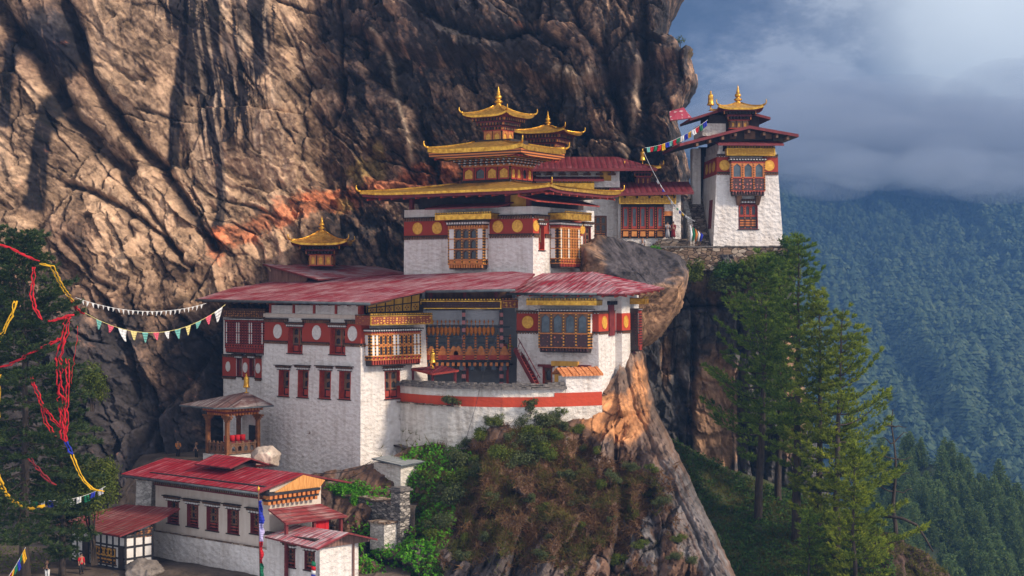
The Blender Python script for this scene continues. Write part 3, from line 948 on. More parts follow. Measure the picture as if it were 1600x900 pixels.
def window(parent, fc, u0, u1, z0, z1, dep=0.42, cols=2, rows=3, jamb='red_timber', lat='brown_timber', bars='red_timber', lintel=True, over=0.32, arch=True, pane='pane_dark', label=None):
    """timber window set back in a deep opening"""
    w = 0.075
    mb = MB()
    mb.fbox(fc, u0, u0 + w, -dep, 0.035, z0, z1)
    mb.fbox(fc, u1 - w, u1, -dep, 0.035, z0, z1)
    mb.fbox(fc, u0 + w, u1 - w, -dep, 0.03, z1 - w, z1)
    mb.fbox(fc, u0 + w, u1 - w, -dep, 0.03, z0, z0 + w)
    o = mb.build('window', M[jamb], parent)
    if label: o['label'] = label
    p = MB(); p.fbox(fc, u0 + w, u1 - w, -dep, -dep + 0.03, z0 + w, z1 - w); p.build('pane', M[pane], o)
    a, b, c, d = u0 + w, u1 - w, z0 + w, z1 - w
    lb = MB()
    cw, ch = (b - a) / cols, (d - c) / rows
    for i in range(cols):
        for j in range(rows):
            ua, ub, za, zb = a + i * cw, a + (i + 1) * cw, c + j * ch, c + (j + 1) * ch
            if arch and j > 0: arch_ring(lb, fc, ua, ub, za, zb, ua + cw * 0.22, ub - cw * 0.22, za + ch * 0.14, zb - ch * 0.12, -dep + 0.03, -dep + 0.11)
            elif arch: lb.fbox(fc, ua + cw * 0.18, ub - cw * 0.18, -dep + 0.03, -dep + 0.10, za + ch * 0.15, zb - ch * 0.2, 1)
            lb.fbox(fc, ua - 0.03, ua + 0.035, -dep + 0.03, -dep + 0.15, za, zb, 1)
        lb.fbox(fc, a + i * cw, a + (i + 1) * cw, -dep + 0.03, -dep + 0.135, c + ch - 0.05, c + ch + 0.03, 0)
    lb.build('lattice', [M[lat], M[bars]], o)
    s = MB(); s.fbox(fc, u0 - 0.12, u1 + 0.12, -0.1, 0.12, z0 - 0.09, z0); s.build('sill', M['dark_timber'], o)
    if lintel:
        t = MB()
        hh = 0.15
        t.fbox(fc, u0 - over * 0.5, u1 + over * 0.5, -0.05, 0.16, z1, z1 + 0.07, 0)
        teeth(t, fc, u0 - over * 0.5, u1 + over * 0.5, z1 + 0.07, z1 + 0.07 + hh, 0, 0.24, 0.34, 0.4, 2)
        t.fbox(fc, u0 - over * 0.8, u1 + over * 0.8, -0.05, 0.27, z1 + 0.07 + hh, z1 + 0.13 + hh, 0)
        teeth(t, fc, u0 - over * 0.8, u1 + over * 0.8, z1 + 0.13 + hh, z1 + 0.13 + 1.9 * hh, 0, 0.36, 0.25, 0.5, 1)
        t.fbox(fc, u0 - over * 1.2, u1 + over * 1.2, -0.05, 0.42, z1 + 0.13 + 1.9 * hh, z1 + 0.2 + 1.9 * hh, 0)
        t.build('lintel', [M['dark_timber'], M['brown_timber'], M['white_panel']], o)
    return o


def sign_board(parent, fc, u0, u1, z0, z1, d0, d1, mat='sign_gold', trim='gold', edge='dark_timber'):
    """carved and painted cornice board above a window bay, with its toothed crest"""
    mb = MB()
    mb.fbox(fc, u0, u1, d0, d1, z0, z1, 0)
    o = mb.build('sign_board', [M[mat]], parent)
    t = MB()
    h = z1 - z0
    for a, b in ((z0 - 0.002, z0 + 0.10 * h), (z1 - 0.10 * h, z1 + 0.002)):
        t.fbox(fc, u0 - 0.03, u1 + 0.03, d1 - 0.02, d1 + 0.05, a, b, 0)
    t.fbox(fc, u0 - 0.03, u0 + 0.09, d1 - 0.018, d1 + 0.048, z0 + 0.10 * h, z1 - 0.10 * h, 0)
    t.fbox(fc, u1 - 0.09, u1 + 0.03, d1 - 0.018, d1 + 0.048, z0 + 0.10 * h, z1 - 0.10 * h, 0)
    t.fbox(fc, u0 - 0.05, u1 + 0.05, d0, d1 + 0.08, z1 + 0.004, z1 + 0.07, 1)
    teeth(t, fc, u0 - 0.05, u1 + 0.05, z1 + 0.07, z1 + 0.19, d1 - 0.1, d1 + 0.1, 0.3, 0.5, 0)
    # end boards
    t.build('trim', [M[trim], M[edge]], o)
    return o


def bay(parent, fc, u0, u1, z0, z1, D, spec, rows=3, low=0.2, dent=0.12, head=0.12, stud='gold_stud', beam='orange_timber', pane='pane_dark', lowmat='orange_panel', foot=True, name='bay_window', bd=0.0, lat_mat='brown_timber', corbel=True):
    """projecting timber bay. spec: string of columns, w white panel, a arched light, g glazed light, l barred light"""
    H = z1 - z0
    zd = z0 + dent * H
    zl = zd + low * H
    zh = z1 - head * H
    core = MB()
    core.fbox(fc, u0 + 0.05, u1 - 0.05, -0.25, D - 0.16, z0 + 0.02, z1)
    o = core.build(name, M['dark_timber'], parent)
    tot = sum(1.35 if c == 'g' else 1.0 if c in 'al' else 0.8 for c in spec)
    w = (u1 - u0) / tot
    fb, pn, wp, lt = MB(), MB(), MB(), MB()
    u = u0
    st = 0.055
    for c in spec:
        cw = w * (1.35 if c == 'g' else 1.0 if c in 'al' else 0.8)
        fb.fbox(fc, u - st, u + st, D - 0.16, D + 0.02, zd, zh, 0)
        for r in range(rows):
            za, zb = zl + (zh - zl) * r / rows, zl + (zh - zl) * (r + 1) / rows
            if c == 'w': wp.fbox(fc, u + st, u + cw - st, D - 0.15, D - 0.05, za + 0.05, zb - 0.05)
            else:
                pn.fbox(fc, u + st, u + cw - st, D - 0.155, D - 0.125, za + 0.05, zb - 0.05)
                if c in 'ag': arch_ring(lt, fc, u + st, u + cw - st, za + 0.04, zb - 0.04, u + st + cw * 0.12, u + cw - st - cw * 0.12, za + 0.10, zb - 0.10, D - 0.12, D - 0.03)
                else:
                    for q in (0.3, 0.5, 0.7): lt.fbox(fc, u + cw * q - 0.03, u + cw * q + 0.03, D - 0.12, D - 0.02, za + 0.05, zb - 0.05)
            fb.fbox(fc, u, u + cw, D - 0.13, D + 0.012, zb - 0.05, zb + 0.05, 1)
        fb.fbox(fc, u, u + cw, D - 0.13, D + 0.012, zl - 0.06, zl + 0.05, 1)
        lt.fbox(fc, u + st + 0.03, u + cw - st - 0.03, D - 0.14, D - 0.05, zd + 0.06, zl - 0.08, 1)
        u += cw
    fb.fbox(fc, u1 - st, u1 + st, D - 0.16, D + 0.02, zd, zh, 0)
    # the two ends of the bay
    for ue, sg in ((u0, -1), (u1, 1)):
        a, b = (ue - 0.03, ue + 0.05) if sg < 0 else (ue - 0.05, ue + 0.03)
        for d0 in (-0.02, D * 0.5):
            fb.fbox(fc, a, b, d0, d0 + 0.09, zd, zh, 0)
        for r in range(rows + 1):
            zz = zl + (zh - zl) * r / rows
            fb.fbox(fc, a + 0.004, b - 0.004, -0.1, D, zz - 0.05, zz + 0.05, 1)
        wp.fbox(fc, a + 0.01, b - 0.01, 0.07, D * 0.5, zl + 0.06, zh - 0.06)
    fb.fbox(fc, u0 - st, u1 + st, -0.05, D + 0.03, zh, zh + 0.09, 1)
    fb.build('frame', [M[stud], M[beam]], o)
    if wp.f: wp.build_each('white_panel', M['white_panel'], o)
    if pn.f: pn.build('pane', M[pane], o)
    lt.build('lattice', [M[lat_mat], M[lowmat]], o)
    dn = MB()
    dn.fbox(fc, u0 - 0.04, u1 + 0.04, -0.05, D + 0.04, zd - 0.05, zd + 0.03, 0)
    teeth(dn, fc, u0, u1, z0 + 0.02, zd - 0.05, 0, D + 0.02, 0.3, 0.5, 1)
    if foot: dn.fbox(fc, u0 + 0.1, u1 - 0.1, -0.05, D - 0.05, z0 - 0.12, z0 + 0.02, 2)
    dn.build('bracket_course', [M[beam], M[lowmat], M['dark_timber'], M['white_panel']], o)
    dn = MB()
    # heads: two toothed courses widening upwards
    hz = zh + 0.09
    hh = (z1 - hz) / 2
    if hh > 0.05:
        for q in range(2):
            e = 0.08 + 0.14 * q
            teeth(dn, fc, u0 - e, u1 + e, hz + q * hh, hz + q * hh + hh * 0.62, 0, D + e * 0.8, 0.3, 0.5, 3 if q else 1)
            dn.fbox(fc, u0 - e - 0.06, u1 + e + 0.06, -0.05, D + e * 0.8 + 0.06, hz + q * hh + hh * 0.62, hz + (q + 1) * hh, 2)
    if dn.f: dn.build('head_course', [M[beam], M[lowmat], M['dark_timber'], M['white_panel']], o)
    return o


def dentil_course(parent, fc, u0, u1, z0, z1, d=0.14, pitch=0.3, m1='brown_timber', m2='dark_timber', name='dentil_course'):
    mb = MB()
    h = z1 - z0
    mb.fbox(fc, u0, u1, -0.05, d + 0.03, z0 + 0.7 * h, z1, 1)
    mb.fbox(fc, u0, u1, -0.05, d * 0.4, z0 + 0.32 * h, z0 + 0.7 * h, 1)
    teeth(mb, fc, u0, u1, z0, z0 + 0.7 * h, 0.02, d, pitch, 0.52, 0)
    return mb.build(name, [M[m1], M[m2]], parent)


def disc(parent, fc, u, z, r, mat='gold_disc', rz=None, d=0.10):
    rz = rz or r
    mb = MB()
    n = 28
    ring = [(math.cos(2 * math.pi * k / n), math.sin(2 * math.pi * k / n)) for k in range(n)]
    for q, (r0, d0) in enumerate(((1.0, 0.02), (1.0, d), (0.9, d + 0.012), (0.84, d - 0.02), (0.0, d + 0.005))):
        for c, s in ring: mb.v.append(fc.map(u + c * r * r0, d0, z + s * rz * r0))
    for q in range(4):
        for k in range(n):
            a, b = q * n + k, q * n + (k + 1) % n
            mb.f.append((a, b, b + n, a + n)); mb.m.append(0)
    return mb.build('medallion', M[mat], parent)


def band(parent, fc, u0, u1, z0, z1, mat='red_ochre', d=0.035, name='red_band'):
    mb = MB()
    mb.fbox(fc, u0, u1, -0.03, d, z0, z1)
    return mb.build(name, M[mat], parent)


FINIAL = [(0.50, 0.0), (0.52, 0.10), (0.36, 0.2), (0.30, 0.32), (0.46, 0.42), (0.60, 0.52), (0.58, 0.64), (0.40, 0.76), (0.24, 0.84), (0.36, 0.94), (0.46, 1.06), (0.46, 1.28), (0.34, 1.42),
          (0.18, 1.5), (0.30, 1.6), (0.30, 1.68), (0.15, 1.74), (0.24, 1.84), (0.22, 1.92), (0.11, 2.0), (0.17, 2.1), (0.15, 2.18), (0.07, 2.26), (0.10, 2.36), (0.05, 2.46), (0.02, 2.75)]
BELL = [(0.22, 0.0), (0.22, 0.05), (0.06, 0.08), (0.06, 0.5), (0.34, 0.52), (0.37, 0.58), (0.30, 0.70), (0.27, 0.95), (0.26, 1.35), (0.28, 1.42), (0.25, 1.5), (0.20, 1.58), (0.10, 1.64), (0.07, 1.75), (0.11, 1.80), (0.03, 1.95)]


def lathe_obj(name, prof, c, s, mat, parent, seg=14):
    mb = MB()
    mb.lathe([(r * s, z * s) for r, z in prof], c, seg)
    return mb.build(name, M[mat], parent, True)


class Rot:                                        # a face frame turned inside its building
    def __init__(self, c, deg): self.c, self.a = c, R(deg)

    def __call__(self, x, y, z):
        ca, sa = math.cos(self.a), math.sin(self.a)
        return (self.c[0] + x * ca - y * sa, self.c[1] + x * sa + y * ca, z)


class RFace:
    def __init__(self, rot, k, v): self.rot, self.k, self.v = rot, k, v

    def map(self, u, d, z):
        q = self.v + d
        x, y = ((u, -q), (q, u), (-u, q), (-q, -u))[self.k]
        return self.rot(x, y, z)


def curl(mb, p, dx, dy, s):
    """upturned horn at a roof corner"""
    pts, rad = [], []
    for k in range(8):
        t = k / 7
        a = -0.2 + 2.3 * t
        pts.append((p[0] + dx * s * (0.55 * math.sin(a)), p[1] + dy * s * (0.55 * math.sin(a)), p[2] + s * (0.55 - 0.55 * math.cos(a)) * 1.1))
        rad.append(s * (0.20 - 0.13 * t))
    mb.tube(pts, rad, 6)


def gilded_roof(parent, rot, zc, a, z_eave, z_top, r_top=0.25, lift=0.3, mat='gold_roof', edge='gold', th=0.22, seg=10, b=None, horn=True, curve=0.55, name='gilded_roof'):
    """four sided roof with hollow slopes and lifted corners; a, b half sizes of the eave"""
    b = b or a
    mb = MB()
    rings = 6
    for k in range(rings + 1):
        t = k / rings
        ra, rb = a + (r_top - a) * t, b + (r_top - b) * t
        z = z_eave + (z_top - z_eave) * (t * (1 - curve) + curve * t * t)
        for sd in range(4):
            for q in range(seg):
                s = -1 + 2 * q / seg
                x, y = ((s * ra, -rb), (ra, s * rb), (-s * ra, rb), (-ra, -s * rb))[sd]
                mb.v.append(rot(x, y, z + lift * abs(s) ** 4 * (1 - t) ** 2))
    n = 4 * seg
    for k in range(rings):
        for q in range(n):
            p, r = k * n + q, k * n + (q + 1) % n
            mb.f.append((p, r, r + n, p + n)); mb.m.append(0)
    mb.f.append(tuple(range(rings * n, rings * n + n))); mb.m.append(0)
    # gilded valance under the eave and its dark soffit
    base = len(mb.v)
    for dz, sc in ((0, 1.0), (-th, 0.995), (-th, 0.82)):
        for q in range(n):
            x, y, z = mb.v[q]
            mb.v.append((rot.c[0] + (x - rot.c[0]) * sc, rot.c[1] + (y - rot.c[1]) * sc, z + dz))
    for k in range(2):
        for q in range(n):
            p, r = base + k * n + q, base + k * n + (q + 1) % n
            mb.f.append((p, r, r + n, p + n)); mb.m.append(1 if k == 0 else 2)
    mb.f.append(tuple(range(base + 2 * n, base + 3 * n))[::-1]); mb.m.append(2)
    o = mb.build(name, [M[mat], M[edge], M['maroon_timber']], parent)
    rib = MB()
    for sx, sy in ((1, -1), (1, 1), (-1, 1), (-1, -1)):
        pts = []
        for k in range(rings + 1):
            t = k / rings
            z = z_eave + (z_top - z_eave) * (t * (1 - curve) + curve * t * t) + lift * (1 - t) ** 2
            pts.append(rot(sx * (a + (r_top - a) * t), sy * (b + (r_top - b) * t), z + 0.03))
        rib.tube(pts, 0.07, 5)
        if horn:
            ca, sa = math.cos(rot.a), math.sin(rot.a)
            dx, dy = (sx * ca - sy * sa) * 0.7, (sx * sa + sy * ca) * 0.7
            curl(rib, pts[0], dx, dy, 0.62)
    rib.build('corner_ornament', M['gold'], o, True)
    return o


def cupola(parent, c, deg, half, z0, zb, z_eave, z_top, eave, fin, lift=0.3, arches=2, name='cupola', bodymat='orange_timber', mat='gold_roof', fin_s=1.0, steps=3):
    """little square lantern: arched panels, stepped brackets, gilded roof, finial"""
    rot = Rot(c, deg)
    mb = MB()
    mb.hexa([rot(-half, -half, z0), rot(half, -half, z0), rot(half, half, z0), rot(-half, half, z0), rot(-half, -half, zb), rot(half, -half, zb), rot(half, half, zb), rot(-half, half, zb)])
    o = mb.build(name, M['dark_timber'], parent)
    fr_, pa, co = MB(), MB(), MB()
    for k in range(4):
        fc = RFace(rot, k, half)
        for q in range(arches):
            a, b = -half + 2 * half * q / arches, -half + 2 * half * (q + 1) / arches
            arch_ring(fr_, fc, a + 0.05, b - 0.05, z0 + 0.12, zb - 0.08, a + 0.22, b - 0.22, z0 + 0.25, zb - 0.25, 0.0, 0.10)
            pa.fbox(fc, a + 0.1, b - 0.1, 0.0, 0.03, z0 + 0.2, zb - 0.2)
        fr_.fbox(fc, -half - 0.08, half + 0.08, -0.1, 0.13, z0, z0 + 0.12, 1)
        fr_.fbox(fc, -half - 0.08, half + 0.08, -0.1, 0.13, zb - 0.08, zb + 0.04, 1)
        zt = z_eave - 0.12
        for s in range(steps):
            e0 = (eave * 0.80 - half) * (s + 0.6) / steps
            za, zz = zb + 0.04 + (zt - zb) * s / steps, zb + 0.04 + (zt - zb) * (s + 1) / steps
            co.fbox(fc, -half - e0, half + e0, -half, e0 - 0.12, za, zz - 0.06, 1)
            teeth(co, fc, -half - e0, half + e0, za, za + (zz - za) * 0.6, e0 - 0.14, e0, 0.36, 0.45, 0, 0)
            co.fbox(fc, -half - e0 - 0.04, half + e0 + 0.04, -half, e0 + 0.05, za + (zz - za) * 0.6, zz, 3)
    fr_.build('arch_frame', [M[bodymat], M['red_timber']], o)
    pa.build_each('arch_panel', M['gold_disc'], o)
    co.build('bracket_course', [M['orange_timber'], M['dark_timber'], M['white_panel'], M['maroon_timber']], o)
    gilded_roof(o, rot, 0, eave, z_eave, z_top, 0.3, lift, mat)
    if fin: lathe_obj('finial', FINIAL, (c[0], c[1], z_top - 0.05), fin_s, 'gold', o)
    return o


def roof_sheet(parent, pts, th=0.16, mat='red_tin', name='roof', fascia='maroon_timber', sub=None):
    mb = MB()
    mb.slab(pts, th)
    return mb.build(name, [M[mat], M[fascia], M['dark_timber']], parent)


def rafters(parent, a0, a1, b0, b1, n, w=0.16, h=0.2, mat='brown_timber', name='rafters'):
    """n rafters, the feet spread from a0 to a1 and the heads from b0 to b1"""
    mb = MB()
    a0, a1, b0, b1 = map(Vector, (a0, a1, b0, b1))
    for k in range(n):
        t = (k + 0.5) / n
        mb.bar(a0.lerp(a1, t), b0.lerp(b1, t), w, h)
    return mb.build(name, M[mat], parent)


def gutter(parent, a, b, r=0.11):
    mb = MB()
    mb.tube([a, b], r, 8)
    return mb.build('gutter', M['gutter'], parent, True)
# ------------------------------------------------------------------ white hall under the red roof (lower left of the complex)
def plane_hit(fr, p0, p1, p2, px, py):
    n = (p1 - p0).cross(p2 - p0)
    o = fr.I @ (-fr.o)
    d = fr.I @ Vector(((px - 800) / F, 1.0, (450 - py) / F))
    return o + d * (n.dot(p0 - o) / n.dot(d))


def rects(fc, lst): return [fc.rect(*r) for r in lst]


FA = Fr(563, 757, 148, -44)
def build_hall():
    t = thing('temple_hall', FA.o, 'tall whitewashed hall with white discs on its red band under the broad faded red roof', 'temple', FA.a)
    k = 0.028
    ff, sf = Face(FA, 'front', 0, k), Face(FA, 'side', 0, k)
    x0 = ff.px(405, 735)[0]
    up = rects(ff, [(450, 511, 473, 552), (515.5, 512, 540, 554)])
    lo = rects(ff, [(435.5, 578, 452, 619), (465.5, 578, 482, 621), (499, 579, 517, 623), (530, 580, 548, 624)])
    sw = sf.rect(601, 579, 625, 623)
    zt = ff.px(490, 490)[1]
    body('wall', FA, t, x0, 0, 0, 9.0, -4.0, zt, k, M['white_plaster'], up + lo, [sw], (), 0.0)
    for r in up: window(t, ff, *r, dep=0.62, cols=2, rows=3)
    for r in lo: window(t, ff, *r, dep=0.62, cols=1, rows=3)
    window(t, sf, *sw, dep=0.45, cols=2, rows=3)
    # red band with white discs, broken by the upper windows
    z0, z1 = ff.px(500, 534.5)[1], ff.px(500, 505)[1]
    xl, xr = x0 + k * z0 + 0.02, -k * z0 - 0.0
    us = [xl, up[0][0], up[0][1], up[1][0], up[1][1], xr]
    bd = None
    for a, b, px in ((us[0], us[1], 434.5), (us[2], us[3], 495.5), (us[4], us[5] + 0.03, 551.5)):
        b_ = band(t, ff, a, b, z0, z1)
        disc(b_, ff, ff.px(px, 519)[0], (z0 + z1) / 2, 0.66, 'white_disc', 0.70)
        dentil_course(t, ff, a - 0.04, b + 0.02, z0 - 0.32, z0, 0.16)
        dentil_course(t, ff, a - 0.04, b + 0.02, z1, z1 + 0.40, 0.18)
    u1 = sf.px(572, 520)[0]
    band(t, sf, k * z0 + 0.0, u1 + 0.4, z0, z1)
    dentil_course(t, sf, k * z0, u1 + 0.4, z0 - 0.32, z0, 0.16)
    # ledge and attic: stub walls between the dark openings
    led = MB(); za, zb = ff.px(490, 498)[1], ff.px(490, 491)[1]
    led.fbox(ff, xl - 0.1, xr + 0.15, -0.1, 0.14, za + 0.08, zb)
    led.build('ledge', M['cream_plaster'], t)
    at = MB(); at.box(x0 + 1.0, -0.6, 1.4, 8.5, zt - 0.2, zt + 0.85); at.build('attic', M['dark_timber'], t)
    st = MB()
    for a, b in ((424, 457), (461, 489), (493, 523), (527, 560)):
        r = ff.rect(a, 489.5, b, 477)
        st.fbox(ff, r[0], r[1], -0.5, -0.02, zt, r[3])
    st.build_each('attic_panel', M['white_plaster'], t)
    po = MB()
    for a in (422, 458.5, 490.5, 524.5, 561):
        u = ff.px(a, 482)[0]
        po.fbox(ff, u - 0.14, u + 0.14, -0.5, 0.02, zt, zt + 1.5)
    po.build_each('attic_post', M['red_timber'], t)
    # ---- roof
    e0, e1 = FA.hit(308, 467, 1, -1.5), FA.hit(578, 472.5, 1, -1.5)
    rk = FA.hit(663, 454, 0, e1.x)
    H = lambda px, py: plane_hit(FA, e0, e1, rk, px, py)
    gl, gr = H(668, 453.5), H(806, 451)
    pts = [e0, e1, rk, gl, gr, H(836, 427.5), H(800, 424), H(632, 429), H(392, 440.5)]
    roof_sheet(t, [tuple(p) for p in pts], 0.16)
    gutter(t, tuple(e0 + Vector((0, -0.12, -0.14))), tuple(e1 + Vector((0.1, -0.12, -0.14))), 0.13)
    gutter(t, tuple(gl + Vector((0, -0.15, -0.14))), tuple(gr + Vector((0, -0.15, -0.14))), 0.13)
    n = (e1 - e0).normalized()
    mb = MB()
    for q in range(20):
        a = e0.lerp(e1, (q + 0.5) / 20) + Vector((0, 0.15, -0.30))
        sl = (rk - e1).normalized()
        mb.bar(a, a + sl * 3.0, 0.16, 0.2)
    mb.build('rafters', M['brown_timber'], t)
    # gable wedge of yellow boards under the rake
    A_, B_, C_, D_ = FA.hit(574, 489, 0, 0.0), FA.hit(655, 485.5, 0, 0.0), FA.hit(656, 459, 0, 0.0), FA.hit(574, 475, 0, 0.0)
    gb = MB()
    for off, m in ((0.0, 0),):
        gb.poly([(p.x + off, p.y, p.z) for p in (A_, B_, C_, D_)], 0)
        gb.poly([(p.x - 0.2, p.y, p.z) for p in (D_, C_, B_, A_)], 0)
    g = gb.build('gable_board', M['yellow_board'], t)
    bt = MB()
    for q in range(7):
        s = q / 6
        lo_, hi_ = A_.lerp(B_, s), D_.lerp(C_, s)
        bt.bar((0.03, lo_.y, lo_.z), (0.03, hi_.y, hi_.z), 0.10, 0.06)
    for s in (0.0, 0.52, 1.0):
        a, b = A_.lerp(D_, s), B_.lerp(C_, s)
        bt.bar((0.035, a.y, a.z), (0.035, b.y, b.z), 0.06, 0.10)
    bt.build('batten', M['black_timber'], g)
    dm = MB()
    for q in range(6):
        s = (q + 0.5) / 6
        p = A_.lerp(B_, s).lerp(D_.lerp(C_, s), 0.26)
        for k4 in range(4):
            a4 = k4 * math.pi / 2
            cy_, cz_ = p.y + 0.17 * math.cos(a4), p.z + 0.17 * math.sin(a4)
            dm.hexa([(0.01, cy_ - 0.1, cz_), (0.03, cy_ - 0.1, cz_), (0.03, cy_, cz_ - 0.1), (0.01, cy_, cz_ - 0.1), (0.01, cy_, cz_ + 0.1), (0.03, cy_, cz_ + 0.1), (0.03, cy_ + 0.1, cz_), (0.01, cy_ + 0.1, cz_)])
    dm.build('flower_motif', M['sign_dark'], g)
    # ---- projecting bay on the sunlit side
    b0 = sf.px(575, 530)[0]; D = 1.0
    fD = Face(FA, 'side', D - k * sf.px(615, 540)[1], 0)
    r = fD.rect(581, 569, 657, 513)
    bay(t, sf, r[0], r[1], r[2], r[3], D, 'wwaaawwaaaww', 2, 0.10, 0.14, 0.16, 'gold_stud', 'orange_timber', 'pane_dark', 'red_timber', lat_mat='orange_timber')
    fS = Face(FA, 'side', 1.55, 0)
    s0, s1, sz0, sz1 = fS.rect(579, 507.5, 675, 492.5)
    sign_board(t, sf, s0, s1, sz0, sz1, -0.2, 1.55 + k * sz0, 'sign_red')
    # ---- left wing, set back
    w0 = FA.hit(349, 640, 1, 1.6).x
    wf = Face(FA, 'front', 1.6, 0.0)
    wr = rects(wf, [(370, 560, 378, 588), (390, 560, 398, 588)])
    body('wing_wall', FA, t, w0, x0 + 1.5, 1.6, 8.0, -2.0, zt, 0.0, M['white_plaster'], wr, (), (), 0.0)
    for r in wr: window(t, wf, *r, dep=0.4, cols=1, rows=3, jamb='maroon_timber')
    fD = Face(FA, 'front', 0.9, 0)
    r = fD.rect(352, 551, 411, 497)
    bay(t, wf, r[0], r[1], r[2], r[3], 0.7, 'wlllwwlllwwlllw', 2, 0.13, 0.12, 0.12, 'red_stud', 'maroon_timber', 'pane_dark', 'red_timber', lat_mat='maroon_timber')
    r = Face(FA, 'front', 0.5, 0).rect(348, 496, 414, 485)
    sign_board(t, wf, *r, -0.1, 1.1, 'sign_dark', 'brown_timber')
    z0, z1 = wf.px(380, 589)[1], wf.px(380, 559)[1]
    for a, b, c in ((348, 369, 357), (379, 389.5, 384), (399, 409, 404)):
        ua, ub = wf.px(a, 575)[0], wf.px(b, 575)[0]
        b_ = band(t, wf, ua, ub, z0, z1)
        disc(b_, wf, wf.px(c, 574)[0], (z0 + z1) / 2, 0.38, 'white_disc', 0.52)
        dentil_course(t, wf, ua, ub, z0 - 0.3, z0, 0.14)
        dentil_course(t, wf, ua, ub, z1, z1 + 0.3, 0.14)
    # ---- shed roof with the little gilded lantern, behind on the left
    q0, q1 = FA.hit(396, 408, 1, 9.0), FA.hit(497, 436, 1, 9.0)
    q2 = FA.hit(640, 427, 0, q1.x); q3 = FA.hit(548, 407.5, 0, q0.x)
    roof_sheet(t, [tuple(q0), tuple(q1), tuple(q2), tuple(q3)], 0.16, 'worn_tin', 'upper_roof')
    gw = MB()
    b1_, b2_ = FA.hit(410, 442, 1, 9.6), FA.hit(478, 440, 1, 9.6)
    t1_, t2_ = FA.hit(405, 412, 1, 9.6), FA.hit(480, 433, 1, 9.6)
    gw.poly([tuple(b1_), tuple(b2_), tuple(t2_), tuple(t1_)])
    gw.poly([(p.x, p.y + 0.2, p.z) for p in (t1_, t2_, b2_, b1_)])
    gw.build('gable_board', M['grey_timber'], t)
    bx, bz = FA.hit(401, 425, 1, 9.5), FA.hit(401, 450, 1, 9.5)
    c = FA.hit(503, 412, 1, 13.5)
    zc = lambda py: FA.zat(c.x, c.y, py)
    cupola(t, (c.x, c.y), 44, 1.22, zc(416), zc(398), zc(381), zc(361), 3.0, True, 0.35, 3, fin_s=0.62, steps=2)
    return t


hall = build_hall()


